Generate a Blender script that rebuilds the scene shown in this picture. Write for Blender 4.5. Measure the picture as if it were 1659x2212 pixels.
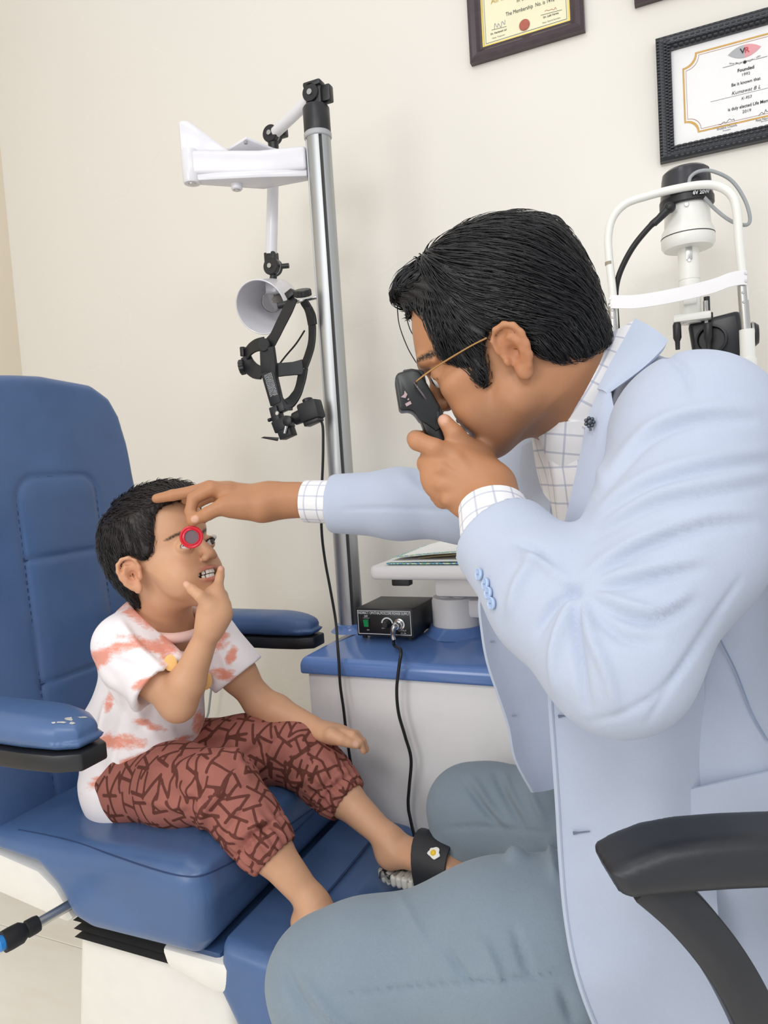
import bpy, bmesh, math, random
import numpy as np
from mathutils import Vector, Matrix
from mathutils.kdtree import KDTree

for o in list(bpy.data.objects):
    bpy.data.objects.remove(o, do_unlink=True)
SC = bpy.context.scene
COL = SC.collection
RNG = np.random.default_rng(7)
random.seed(7)

# ------------------------------------------------------------------ camera
FPX, CAMH = 1534.0, 1.15
YAW, PITCH, ROLL = math.radians(24), math.radians(3.7), math.radians(3.7)
cF = np.array([-math.sin(YAW)*math.cos(PITCH), math.cos(YAW)*math.cos(PITCH), -math.sin(PITCH)])
_r0 = np.array([math.cos(YAW), math.sin(YAW), 0.0])
_u0 = np.cross(_r0, cF)
cR = math.cos(ROLL)*_r0 - math.sin(ROLL)*_u0
cU = math.sin(ROLL)*_r0 + math.cos(ROLL)*_u0
cB = -cF
cC = np.array([0.0, 0.0, CAMH])
cam = bpy.data.cameras.new('camera')
cam.sensor_fit = 'HORIZONTAL'
cam.sensor_width = 36.0
cam.lens = FPX*36.0/1659.0
cam.clip_start = 0.02
camo = bpy.data.objects.new('camera', cam)
COL.objects.link(camo)
camo.matrix_world = Matrix(((cR[0], cU[0], cB[0], 0), (cR[1], cU[1], cB[1], 0), (cR[2], cU[2], cB[2], CAMH), (0, 0, 0, 1)))
SC.camera = camo

# ------------------------------------------------------------------ world, lamps, exposure
SC.view_settings.view_transform = 'Standard'
SC.view_settings.look = 'None'
SC.view_settings.gamma = 1.0
SC.view_settings.use_curve_mapping = False
SC.view_settings.exposure = 0.0
W = bpy.data.worlds.new('world')
SC.world = W
W.use_nodes = True
W.node_tree.nodes['Background'].inputs[0].default_value = (0.98, 0.985, 1.0, 1)
W.node_tree.nodes['Background'].inputs[1].default_value = 0.82


def area(name, loc, target, size, power, color=(1, 1, 1), size_y=None):
    l = bpy.data.lights.new(name, 'AREA')
    l.energy = power
    l.color = color
    l.shape = 'RECTANGLE'
    l.size = size
    l.size_y = size_y or size
    o = bpy.data.objects.new(name, l)
    COL.objects.link(o)
    o.location = loc
    d = Vector(target) - Vector(loc)
    o.rotation_euler = d.to_track_quat('-Z', 'Y').to_euler()
    return o


area('ceiling_lamp', (-0.30, -1.15, 2.55), (-0.7, 1.5, 0.8), 0.6, 13, (1, 0.99, 0.975))
area('ceiling_lamp', (0.75, -0.75, 2.7), (-0.5, 1.2, 0.6), 0.6, 8, (1, 0.99, 0.975))
area('window_light', (-1.3, -1.5, 1.55), (-0.4, 1.3, 0.9), 0.8, 15, (0.98, 0.99, 1.0), 1.1)  # soft fill lamp added out of view to brighten the lower wall
area('ceiling_lamp', (-0.55, 0.35, 2.85), (-0.45, 0.8, 0.0), 0.45, 3, (1, 0.99, 0.975))


# ------------------------------------------------------------------ coordinates read off the photograph
def DIR(px, py):
    return cF + cR*(px-829.5)/FPX - cU*(py-1106)/FPX


def P(px, py, z):
    return cC + z*DIR(px, py)


def PX(px, py, X):
    d = DIR(px, py)
    return cC + d*(X/d[0])


def PY(px, py, Y):
    d = DIR(px, py)
    return cC + d*(Y/d[1])


def PZ(px, py, Z):
    d = DIR(px, py)
    return cC + d*((Z-CAMH)/d[2])


def PROJ(p):
    v = np.asarray(p) - cC
    z = v @ cF
    return np.stack([829.5 + FPX*(v @ cR)/z, 1106 - FPX*(v @ cU)/z, z], -1)


def A3(*a):
    return np.array(a, float)


def nrm(v):
    v = np.asarray(v, float)
    return v/np.linalg.norm(v)


# ------------------------------------------------------------------ materials
def S(r, g, b):
    out = []
    for c in (r, g, b):
        c /= 255.0
        out.append(c/12.92 if c <= 0.04045 else ((c+0.055)/1.055)**2.4)
    return tuple(out)


class NT:
    def __init__(self, name):
        self.m = bpy.data.materials.new(name)
        self.m.use_nodes = True
        self.t = self.m.node_tree
        self.b = self.t.nodes['Principled BSDF']

    def n(self, typ, **kw):
        x = self.t.nodes.new(typ)
        for k, v in kw.items():
            if k.startswith('i_'):
                x.inputs[k[2:].replace('_', ' ')].default_value = v
            else:
                setattr(x, k, v)
        return x

    def l(self, a, b):
        self.t.links.new(a, b)

    def coord(self, scale=None):
        tc = self.n('ShaderNodeTexCoord')
        if scale is None:
            return tc.outputs['Object']
        mp = self.n('ShaderNodeMapping')
        mp.inputs['Scale'].default_value = scale
        self.l(tc.outputs['Object'], mp.inputs[0])
        return mp.outputs[0]

    def noise(self, scale, detail=3, rough=0.5, vec=None):
        x = self.n('ShaderNodeTexNoise')
        x.inputs['Scale'].default_value = scale
        x.inputs['Detail'].default_value = detail
        x.inputs['Roughness'].default_value = rough
        self.l(vec if vec is not None else self.coord(), x.inputs['Vector'])
        return x.outputs['Fac']

    def ramp(self, fac, stops, interp='LINEAR'):
        x = self.n('ShaderNodeValToRGB')
        x.color_ramp.interpolation = interp
        e = x.color_ramp.elements
        while len(e) > 1:
            e.remove(e[-1])
        e[0].position = stops[0][0]
        c = stops[0][1]
        e[0].color = (*c, 1)
        for p, c in stops[1:]:
            q = e.new(p)
            q.color = (*c, 1)
        self.l(fac, x.inputs[0])
        return x.outputs[0]

    def mix(self, fac, a, b):
        x = self.n('ShaderNodeMix', data_type='RGBA')
        for s, v in ((x.inputs[0], fac), (x.inputs[6], a), (x.inputs[7], b)):
            if hasattr(v, 'links') or hasattr(v, 'is_linked'):
                self.l(v, s)
            elif isinstance(v, (tuple, list)):
                s.default_value = (*v, 1)
            else:
                s.default_value = v
        return x.outputs[2]

    def math(self, op, a, b=None, clamp=False):
        x = self.n('ShaderNodeMath', operation=op)
        x.use_clamp = clamp
        for s, v in ((x.inputs[0], a), (x.inputs[1], b)):
            if v is None:
                continue
            if hasattr(v, 'is_linked'):
                self.l(v, s)
            else:
                s.default_value = v
        return x.outputs[0]

    def attr(self, name):
        x = self.n('ShaderNodeAttribute')
        x.attribute_name = name
        return x.outputs['Fac']

    def bump(self, h, strength=0.2, dist=0.002, prev=None):
        x = self.n('ShaderNodeBump')
        x.inputs['Strength'].default_value = strength
        x.inputs['Distance'].default_value = dist
        self.l(h, x.inputs['Height'])
        if prev is not None:
            self.l(prev, x.inputs['Normal'])
        self.l(x.outputs[0], self.b.inputs['Normal'])
        return x.outputs[0]

    def set(self, **kw):
        for k, v in kw.items():
            s = self.b.inputs[k.replace('_', ' ')]
            if hasattr(v, 'is_linked'):
                self.l(v, s)
            elif isinstance(v, (tuple, list)) and len(v) == 3:
                s.default_value = (*v, 1) if s.type == 'RGBA' else v
            else:
                s.default_value = v
        return self


MATS = {}


def mat(name, col, rough=0.5, metal=0.0, var=0.06, vs=30.0, bump=0.0, bs=200.0, spec=0.5, coat=0.0, trans=0.0, emit=None):
    """plain surface: base colour with slight noise variation and fine relief"""
    if name in MATS:
        return MATS[name]
    t = NT(name)
    f = t.noise(vs, 4)
    a = tuple(c*(1-var) for c in col)
    b = tuple(min(1, c*(1+var)) for c in col)
    t.set(Base_Color=t.ramp(f, [(0.3, a), (0.7, b)]), Roughness=rough, Metallic=metal, Specular_IOR_Level=spec, Coat_Weight=coat, Transmission_Weight=trans)
    if bump:
        t.bump(t.noise(bs, 3), bump, 0.001)
    if emit:
        t.set(Emission_Color=emit[0], Emission_Strength=emit[1])
    MATS[name] = t.m
    return t.m


# ------------------------------------------------------------------ objects
def new_mesh(name, V, Fc, smooth=True):
    me = bpy.data.meshes.new(name)
    if isinstance(Fc, np.ndarray):
        V = np.asarray(V, np.float32)
        nf, k = Fc.shape
        me.vertices.add(len(V))
        me.vertices.foreach_set('co', V.ravel())
        me.loops.add(nf*k)
        me.loops.foreach_set('vertex_index', Fc.astype(np.int32).ravel())
        me.polygons.add(nf)
        me.polygons.foreach_set('loop_start', np.arange(0, nf*k, k, dtype=np.int32))
        me.update(calc_edges=True)
        me.validate()
    else:
        me.from_pydata([tuple(map(float, v)) for v in V], [], Fc)
        me.update()
    if smooth:
        me.polygons.foreach_set('use_smooth', [True]*len(me.polygons))
    return me


def link(name, me, material, parent=None, label=None):
    o = bpy.data.objects.new(name, me)
    COL.objects.link(o)
    if material is not None and len(me.materials) == 0:
        me.materials.append(material)
    if parent is not None:
        o.parent = parent
        o.matrix_parent_inverse = wm(parent).inverted()
    if label:
        o['label'] = label
    return o


def wm(o):
    m = Matrix.Translation(o.location) if o.type == 'EMPTY' else Matrix.Identity(4)
    return m


def tag(o, label, cat, group=None):
    o['label'] = label
    o['category'] = cat
    if group:
        o['group'] = group
    return o


def thing(name, loc, label, cat, group=None):
    o = bpy.data.objects.new(name, None)
    o.empty_display_size = 0.05
    COL.objects.link(o)
    o.location = tuple(map(float, loc))
    return tag(o, label, cat, group)


class MB:
    """collects shapes and links them as one mesh object"""

    def __init__(self):
        self.v = []
        self.f = []

    def add(self, V, Fc):
        n = len(self.v)
        self.v += [tuple(map(float, p)) for p in V]
        self.f += [tuple(int(i)+n for i in q) for q in Fc]
        return self

    def box(self, c, half, ax=None):
        c = np.asarray(c, float)
        ax = np.eye(3) if ax is None else np.asarray(ax, float)
        V = [c + sx*half[0]*ax[0] + sy*half[1]*ax[1] + sz*half[2]*ax[2] for sx in (-1, 1) for sy in (-1, 1) for sz in (-1, 1)]
        return self.add(V, [(0, 1, 3, 2), (4, 6, 7, 5), (0, 4, 5, 1), (2, 3, 7, 6), (0, 2, 6, 4), (1, 5, 7, 3)])

    def lohi(self, lo, hi):
        lo, hi = np.asarray(lo, float), np.asarray(hi, float)
        return self.box((lo+hi)/2, (hi-lo)/2)

    def rings(self, R, caps=True, closed=False):
        n = len(R[0])
        V = [p for r in R for p in r]
        Fc = []
        m = len(R)
        for i in range(m if closed else m-1):
            a, b = i*n, ((i+1) % m)*n
            for j in range(n):
                k = (j+1) % n
                Fc.append((a+j, a+k, b+k, b+j))
        if caps and not closed:
            Fc.append(tuple(range(n-1, -1, -1)))
            Fc.append(tuple((m-1)*n+j for j in range(n)))
        return self.add(V, Fc)

    def tube(self, pts, r, n=12, flat=None, caps=True, closed=False, up=None):
        """round tube; flat=(ratio along 'up' normal) gives an oval / strap section"""
        pts = [np.asarray(p, float) for p in pts]
        m = len(pts)
        rr = [r]*m if np.isscalar(r) else list(r)
        T = []
        for i in range(m):
            if closed:
                t = pts[(i+1) % m]-pts[i-1]
            else:
                t = pts[min(i+1, m-1)]-pts[max(i-1, 0)]
            T.append(nrm(t))
        u = np.asarray(up, float) if up is not None else None
        if u is None:
            u = A3(0, 0, 1) if abs(T[0][2]) < 0.9 else A3(1, 0, 0)
        R = []
        for i in range(m):
            u = nrm(u - T[i]*(u @ T[i])) if up is None else nrm(np.asarray(up) - T[i]*(np.asarray(up) @ T[i]))
            w = np.cross(T[i], u)
            ring = []
            for j in range(n):
                a = 2*math.pi*(j+0.5)/n
                ru, rw = rr[i], rr[i]
                if flat is not None:
                    ru = rr[i]*flat
                ring.append(pts[i] + u*ru*math.sin(a) + w*rw*math.cos(a))
            R.append(ring)
        return self.rings(R, caps, closed)

    def cyl(self, a, b, ra, rb=None, n=24):
        return self.tube([a, b], [ra, ra if rb is None else rb], n)

    def lathe(self, prof, o, axis, n=32, caps=True):
        """prof: list of (radius, height along axis)"""
        o = np.asarray(o, float)
        ax = nrm(axis)
        u = nrm(np.cross(ax, A3(0, 0, 1) if abs(ax[2]) < 0.9 else A3(1, 0, 0)))
        w = np.cross(ax, u)
        R = [[o + ax*h + r*(u*math.cos(2*math.pi*j/n) + w*math.sin(2*math.pi*j/n)) for j in range(n)] for r, h in prof]
        return self.rings(R, caps)

    def prism(self, poly, o, u, v, w, d0, d1):
        """polygon in the (u, v) plane at o, extruded along w from d0 to d1"""
        o, u, v, w = [np.asarray(x, float) for x in (o, u, v, w)]
        n = len(poly)
        V = [o + u*p[0] + v*p[1] + w*d for d in (d0, d1) for p in poly]
        Fc = [tuple(range(n-1, -1, -1)), tuple(range(n, 2*n))]
        Fc += [(i, (i+1) % n, n+(i+1) % n, n+i) for i in range(n)]
        return self.add(V, Fc)

    def sphere(self, c, r, ax=None, n=20, m=12):
        c = np.asarray(c, float)
        ax = np.eye(3) if ax is None else np.asarray(ax, float)
        r = (r, r, r) if np.isscalar(r) else r
        V = [c + ax[2]*r[2]]
        for i in range(1, m):
            t = math.pi*i/m
            for j in range(n):
                p = 2*math.pi*j/n
                V.append(c + ax[0]*r[0]*math.sin(t)*math.cos(p) + ax[1]*r[1]*math.sin(t)*math.sin(p) + ax[2]*r[2]*math.cos(t))
        V.append(c - ax[2]*r[2])
        Fc = [(0, 1+j, 1+(j+1) % n) for j in range(n)]
        for i in range(m-2):
            for j in range(n):
                a, b = 1+i*n+j, 1+i*n+(j+1) % n
                Fc.append((a, a+n, b+n, b))
        L = len(V)-1
        Fc += [(L, L-n+(j+1) % n, L-n+j) for j in range(n)]
        return self.add(V, Fc)

    def sheet(self, grid, th):
        """grid[i][j] of points -> thin solid sheet of thickness th"""
        G = np.array(grid, float)
        du = np.gradient(G, axis=0)
        dv = np.gradient(G, axis=1)
        N = np.cross(du, dv)
        N /= np.linalg.norm(N, axis=2, keepdims=True)+1e-12
        a, b = G.shape[:2]
        V = list((G + N*th/2).reshape(-1, 3)) + list((G - N*th/2).reshape(-1, 3))
        Fc = []
        o = a*b
        for i in range(a-1):
            for j in range(b-1):
                q = (i*b+j, (i+1)*b+j, (i+1)*b+j+1, i*b+j+1)
                Fc.append(q)
                Fc.append(tuple(o+k for k in reversed(q)))
        rim = [(i, 0) for i in range(a)] + [(a-1, j) for j in range(1, b)] + [(i, b-1) for i in range(a-2, -1, -1)] + [(0, j) for j in range(b-2, 0, -1)]
        ids = [i*b+j for i, j in rim]
        for k in range(len(ids)):
            p, q = ids[k], ids[(k+1) % len(ids)]
            Fc.append((q, p, o+p, o+q))
        return self.add(V, Fc)

    def build(self, name, material, parent=None, label=None, bevel=0.0, seg=2, smooth=True, angle=35, sub=0):
        me = new_mesh(name, self.v, self.f, False)
        bm = bmesh.new()
        bm.from_mesh(me)
        bmesh.ops.recalc_face_normals(bm, faces=bm.faces)
        if bevel:
            bm.normal_update()
            ed = [e for e in bm.edges if len(e.link_faces) == 2 and e.calc_face_angle(0) > math.radians(28)]
            bmesh.ops.bevel(bm, geom=ed, offset=bevel, segments=seg, profile=0.5, affect='EDGES', clamp_overlap=True)
        bm.to_mesh(me)
        bm.free()
        o = link(name, me, material, parent, label)
        if smooth:
            me.polygons.foreach_set('use_smooth', [True]*len(me.polygons))
            me.set_sharp_from_angle(angle=math.radians(angle))
        if sub:
            s = o.modifiers.new('subdivision', 'SUBSURF')
            s.levels = s.render_levels = sub
        return o


def spline(pts, n=10, closed=False):
    """Catmull-Rom through the points"""
    p = [np.asarray(q, float) for q in pts]
    m = len(p)
    out = []
    for i in range(m if closed else m-1):
        if closed:
            a, b, c, d = p[i-1], p[i], p[(i+1) % m], p[(i+2) % m]
        else:
            a, b, c, d = p[max(i-1, 0)], p[i], p[i+1], p[min(i+2, m-1)]
        for k in range(n):
            t = k/n
            out.append(0.5*((2*b) + (c-a)*t + (2*a-5*b+4*c-d)*t*t + (3*b-a-3*c+d)*t**3))
    if not closed:
        out.append(p[-1])
    return out


def text(s, o, u, v, size, material, parent, name='lettering', align='CENTER', lift=0.0006, thick=0.0, shear=0.0, stretch=1.0, bold=0.0):
    c = bpy.data.curves.new(name, 'FONT')
    c.body = s
    c.size = size
    c.align_x = align
    c.align_y = 'CENTER'
    c.extrude = thick
    c.shear = shear
    c.offset = bold
    c.resolution_u = 3
    t = bpy.data.objects.new(name, c)
    COL.objects.link(t)
    dg = bpy.context.evaluated_depsgraph_get()
    me = bpy.data.meshes.new_from_object(t.evaluated_get(dg))
    bpy.data.objects.remove(t, do_unlink=True)
    o, u, v = np.asarray(o, float), nrm(u), nrm(v)
    w = np.cross(u, v)
    n = len(me.vertices)
    co = np.empty(n*3)
    me.vertices.foreach_get('co', co)
    co = co.reshape(-1, 3)
    co = o + np.outer(co[:, 0]*stretch, u) + np.outer(co[:, 1], v) + np.outer(co[:, 2]+lift, w)
    me.vertices.foreach_set('co', co.ravel())
    me.update()
    me.materials.clear()
    return link(name, me, material, parent)


# ------------------------------------------------------------------ signed distance modelling (organic shapes)
def smin(a, b, k):
    if k <= 0:
        return np.minimum(a, b)
    h = np.maximum(k-np.abs(a-b), 0)/k
    return np.minimum(a, b) - h*h*k*0.25


def smax(a, b, k):
    return -smin(-a, -b, k)


class Sdf:
    def __init__(self):
        self.ops = []

    def add(self, fn, c, r, k=0.0, op='u'):
        self.ops.append((fn, np.asarray(c, float), float(r), k, op))
        return self

    def cone(self, a, b, ra, rb=None, k=0.01, op='u'):
        a, b = np.asarray(a, float), np.asarray(b, float)
        rb = ra if rb is None else rb
        ba = b-a
        L = max(ba @ ba, 1e-9)

        def fn(p):
            pa = p-a
            h = np.clip((pa @ ba)/L, 0, 1)
            return np.linalg.norm(pa - h[:, None]*ba, axis=1) - (ra + (rb-ra)*h)
        return self.add(fn, (a+b)/2, np.linalg.norm(ba)/2+max(ra, rb), k, op)

    def chain(self, pts, rs, k=0.006, k0=None, op='u'):
        for i in range(len(pts)-1):
            self.cone(pts[i], pts[i+1], rs[i], rs[i+1], k if (i or k0 is None) else k0, op)
        return self

    def flat(self, a, b, ra, rb, w, ratio, k=0.01, op='u', shape=None):
        """cone with oval section: radius along w is multiplied by ratio"""
        a, b, w = np.asarray(a, float), np.asarray(b, float), nrm(w)
        ba = b-a
        L = max(ba @ ba, 1e-9)
        s = min(1.0, ratio)

        def fn(p):
            pa = p-a
            h = np.clip((pa @ ba)/L, 0, 1)
            q = pa - h[:, None]*ba
            qw = q @ w
            q = q + np.outer(qw/ratio - qw, w)
            return (np.linalg.norm(q, axis=1) - (ra + (rb-ra)*h))*s
        return self.add(fn, (a+b)/2, np.linalg.norm(ba)/2+max(ra, rb)*max(1, ratio), k, op)

    def ell(self, c, r, M=None, k=0.01, op='u'):
        c = np.asarray(c, float)
        r = np.asarray((r, r, r) if np.isscalar(r) else r, float)
        M = np.eye(3) if M is None else np.asarray(M, float)

        def fn(p):
            q = (p-c) @ M.T
            k0 = np.linalg.norm(q/r, axis=1)
            k1 = np.linalg.norm(q/(r*r), axis=1)+1e-9
            return k0*(k0-1)/k1
        return self.add(fn, c, r.max(), k, op)

    def box(self, c, half, M=None, r=0.005, k=0.005, op='u'):
        c = np.asarray(c, float)
        half = np.asarray(half, float)-r
        M = np.eye(3) if M is None else np.asarray(M, float)

        def fn(p):
            q = np.abs((p-c) @ M.T)-half
            return np.linalg.norm(np.maximum(q, 0), axis=1)+np.minimum(q.max(1), 0)-r
        return self.add(fn, c, np.linalg.norm(half)+r, k, op)

    def extr(self, poly, o, u, v, w, hw, r=0.01, k=0.01, op='u', puff=None):
        """polygon in (u, v) extruded to +-hw along w, rounded by r"""
        o = np.asarray(o, float)
        M = np.array([u, v, w], float)
        poly = np.asarray(poly, float)
        c2 = (poly.min(0)+poly.max(0))/2
        ext = float((poly.max(0)-poly.min(0)).max())
        field = PolyField(poly, 0.06, max(0.0006, ext/400))
        c = o + M[0]*c2[0] + M[1]*c2[1]
        rad = math.sqrt(((poly.max(0)-poly.min(0))**2).sum()/4+hw*hw)

        def fn(p):
            q = (p-o) @ M.T
            if puff is not None:
                q = puff(q)
            d = field(q[:, 0], q[:, 1])+r
            e = np.abs(q[:, 2])-hw+r
            return np.minimum(np.maximum(d, e), 0)+np.hypot(np.maximum(d, 0), np.maximum(e, 0))-r
        return self.add(fn, c, rad, k, op)

    def half(self, o, n, k=0.004, op='s'):
        o, n = np.asarray(o, float), nrm(n)
        return self.add(lambda p: (p-o) @ n, o, 1e3, k, op)

    def sub(self, other, k=0.01, op='u'):
        c, r = other.sphere()
        return self.add(lambda p: other(p), c, r, k, op)

    def sphere(self):
        lo, hi = self.bounds()
        return (lo+hi)/2, np.linalg.norm(hi-lo)/2

    def bounds(self):
        lo = np.min([c-r for _, c, r, _, op in self.ops if op == 'u'], axis=0)
        hi = np.max([c+r for _, c, r, _, op in self.ops if op == 'u'], axis=0)
        return lo, hi

    def __call__(self, p, ops=None):
        d = np.full(len(p), 1.0)
        for fn, c, r, k, op in (self.ops if ops is None else ops):
            e = fn(p)
            if op == 'u':
                d = smin(d, e, k)
            elif op == 's':
                d = smax(d, -e, k)
            elif op == 'i':
                d = smax(d, e, k)
            elif op == '+':
                d = d + e
        return d

    def mesh(self, res, N=16, lo=None, hi=None):
        l0, h0 = self.bounds()
        lo = l0-2*res if lo is None else np.asarray(lo, float)
        hi = h0+2*res if hi is None else np.asarray(hi, float)
        bs = res*N
        nb = np.ceil((hi-lo)/bs).astype(int)
        ii = np.stack(np.meshgrid(*[np.arange(k) for k in nb], indexing='ij'), -1).reshape(-1, 3)
        cen = lo + (ii+0.5)*bs
        hd = bs*math.sqrt(3)/2
        d = np.concatenate([self(cen[i:i+4000]) for i in range(0, len(cen), 4000)])
        act = ii[np.abs(d) < hd*1.35+0.006]
        g = np.arange(N+1)
        G = np.stack(np.meshgrid(g, g, g, indexing='ij'), -1).reshape(-1, 3)
        dims = (nb*N+2).astype(np.int64)
        cid = lambda q: ((q[:, 0]+1)*dims[1]+(q[:, 1]+1))*dims[2]+(q[:, 2]+1)
        cn = [(a, b, c) for a in (0, 1) for b in (0, 1) for c in (0, 1)]
        VID, VP, FQ = [], [], []
        OC = np.array([o[1] for o in self.ops])
        OR = np.array([o[2]+hd+max(o[3], 0.0)+0.004 for o in self.ops])
        for b in act:
            cc = lo+(b+0.5)*bs
            ok = np.linalg.norm(OC-cc, axis=1) < OR
            ops = [o for o, u in zip(self.ops, ok) if u or o[4] == '+']
            if not any(o[4] == 'u' for o in ops):
                continue
            v = self(lo+(b*N+G)*res, ops).reshape(N+1, N+1, N+1)
            ins = v < 0
            if ins.all() or not ins.any():
                continue
            cnt = sum(ins[x:x+N, y:y+N, z:z+N].astype(np.int8) for x, y, z in cn)
            cells = np.argwhere((cnt > 0) & (cnt < 8))
            if len(cells):
                acc = np.zeros((len(cells), 3))
                num = np.zeros(len(cells))
                vals = {c: v[cells[:, 0]+c[0], cells[:, 1]+c[1], cells[:, 2]+c[2]] for c in cn}
                for c in cn:
                    for ax in range(3):
                        if c[ax]:
                            continue
                        e = list(c)
                        e[ax] = 1
                        a0, a1 = vals[c], vals[tuple(e)]
                        m = (a0 < 0) != (a1 < 0)
                        t = a0[m]/(a0[m]-a1[m])
                        pt = np.repeat(np.array([c], float), m.sum(), 0)
                        pt[:, ax] += t
                        acc[m] += pt
                        num[m] += 1
                gc = cells+b*N
                VID.append(cid(gc))
                VP.append(lo+(gc+acc/num[:, None])*res)
            for ax in range(3):
                s0 = ins[:N, :N, :N]
                sl = [slice(0, N)]*3
                sl[ax] = slice(1, N+1)
                s1 = ins[tuple(sl)]
                for flag, m in ((1, s0 & ~s1), (0, ~s0 & s1)):
                    p = np.argwhere(m)
                    if not len(p):
                        continue
                    p = p+b*N
                    eb = np.zeros(3, int)
                    ec = np.zeros(3, int)
                    eb[(ax+1) % 3] = 1
                    ec[(ax+2) % 3] = 1
                    q = np.stack([cid(p), cid(p-eb), cid(p-eb-ec), cid(p-ec)], 1)
                    FQ.append(q if flag else q[:, ::-1])
        VID = np.concatenate(VID)
        VP = np.concatenate(VP)
        FQ = np.concatenate(FQ)
        o = np.argsort(VID)
        VID, VP = VID[o], VP[o]
        ix = np.searchsorted(VID, FQ)
        ix = np.minimum(ix, len(VID)-1)
        ok = (VID[ix] == FQ).all(1)
        return VP, ix[ok]


def poly_sd(poly, x, y):
    d = np.full(x.shape, 1e9)
    s = np.ones(x.shape)
    n = len(poly)
    for i in range(n):
        vi, vj = poly[i], poly[i-1]
        ex, ey = vj[0]-vi[0], vj[1]-vi[1]
        wx, wy = x-vi[0], y-vi[1]
        t = np.clip((wx*ex+wy*ey)/(ex*ex+ey*ey+1e-15), 0, 1)
        bx, by = wx-ex*t, wy-ey*t
        d = np.minimum(d, bx*bx+by*by)
        c1 = y >= vi[1]
        c2 = y < vj[1]
        c3 = ex*wy > ey*wx
        s = np.where((c1 & c2 & c3) | (~c1 & ~c2 & ~c3), -s, s)
    return s*np.sqrt(d)


class PolyField:
    """signed distance to a polygon, tabulated on a fine grid"""

    def __init__(self, poly, margin=0.06, step=0.0007):
        poly = np.asarray(poly, float)
        self.lo = poly.min(0)-margin
        n = np.ceil((poly.max(0)+margin-self.lo)/step).astype(int)+2
        self.n, self.step = n, step
        X, Y = np.meshgrid(self.lo[0]+np.arange(n[0])*step, self.lo[1]+np.arange(n[1])*step, indexing='ij')
        self.t = poly_sd(poly, X.ravel(), Y.ravel()).reshape(X.shape)

    def __call__(self, x, y):
        u = (x-self.lo[0])/self.step
        v = (y-self.lo[1])/self.step
        uc = np.clip(u, 0, self.n[0]-1.001)
        vc = np.clip(v, 0, self.n[1]-1.001)
        i, j = uc.astype(int), vc.astype(int)
        a, b = uc-i, vc-j
        t = self.t
        d = (t[i, j]*(1-a)+t[i+1, j]*a)*(1-b)+(t[i, j+1]*(1-a)+t[i+1, j+1]*a)*b
        return d+np.hypot(u-uc, v-vc)*self.step


def relax(V, Fc, it=1, lam=0.5):
    e = np.concatenate([Fc[:, [0, 1]], Fc[:, [1, 2]], Fc[:, [2, 3]], Fc[:, [3, 0]]])
    for _ in range(it):
        a = np.zeros_like(V)
        c = np.zeros(len(V))
        for k in range(3):
            a[:, k] = np.bincount(e[:, 0], V[e[:, 1], k], len(V)) + np.bincount(e[:, 1], V[e[:, 0], k], len(V))
        c = np.bincount(e[:, 0], minlength=len(V))+np.bincount(e[:, 1], minlength=len(V))
        V = V + lam*(a/np.maximum(c, 1)[:, None]-V)
    return V


def vnormals(V, Fc):
    n = np.cross(V[Fc[:, 2]]-V[Fc[:, 0]], V[Fc[:, 3]]-V[Fc[:, 1]])
    N = np.zeros_like(V)
    for k in range(4):
        for a in range(3):
            N[:, a] += np.bincount(Fc[:, k], n[:, a], len(V))
    return N/(np.linalg.norm(N, axis=1, keepdims=True)+1e-12)


def seg_dist(q, a, b):
    """distance of points q (n,2 or n,3) to segment and parameter"""
    a, b = np.asarray(a, float), np.asarray(b, float)
    ab = b-a
    t = np.clip(((q-a) @ ab)/(ab @ ab+1e-12), 0, 1)
    return np.linalg.norm(q-a-t[:, None]*ab, axis=1), t


def folds(V, Fc, lines, zmax=None):
    """sculpt cloth folds: each line = (points read in the photograph, width px, height m)"""
    N = vnormals(V, Fc)
    pr = PROJ(V)
    q = pr[:, :2]
    near = (N @ cB) > -0.25
    disp = np.zeros(len(V))
    for pts, w, h in lines:
        pts = [np.asarray(p, float) for p in pts]
        if len(pts) > 2:
            pts = spline(pts, 4)
        A = np.array(pts)
        sel = np.where(near & (q > A.min(0)-2.6*w).all(1) & (q < A.max(0)+2.6*w).all(1))[0]
        if not len(sel):
            continue
        qs = q[sel]
        best = np.full(len(sel), 1e9)
        m = len(pts)-1
        fade = np.zeros(len(sel))
        for i in range(m):
            d, t = seg_dist(qs, pts[i], pts[i+1])
            u = (i+t)/m
            better = d < best
            best = np.where(better, d, best)
            fade = np.where(better, np.sin(np.pi*(0.08+0.84*u)), fade)
        disp[sel] += h*np.exp(-(best/w)**2)*fade
    disp = np.where(near, disp, 0)
    if zmax is not None:
        disp = np.where(pr[:, 2] < zmax, disp, 0)
    return V + N*disp[:, None]


def organic(name, V, Fc, material, parent=None, label=None, attrs=None):
    me = new_mesh(name, V, Fc, True)
    for k, a in (attrs or {}).items():
        at = me.attributes.new(k, 'FLOAT', 'POINT')
        at.data.foreach_set('value', np.asarray(a, np.float32))
    return link(name, me, material, parent, label)


def surf(S_, px, py, z0=0.3, z1=2.2, off=0.0):
    """where the line of sight through a photograph pixel first meets a modelled surface"""
    d = DIR(px, py)
    L = np.linalg.norm(d)
    z = z0
    for _ in range(120):
        e = S_((cC+z*d)[None])[0]
        if e < 0.0004:
            break
        z += max(e*0.8, 0.0005)/L
        if z > z1:
            break
    return cC+z*d-d/L*off



first_hit = surf

# ================================================================== room
YW, XL = 1.75, -2.092


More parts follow.
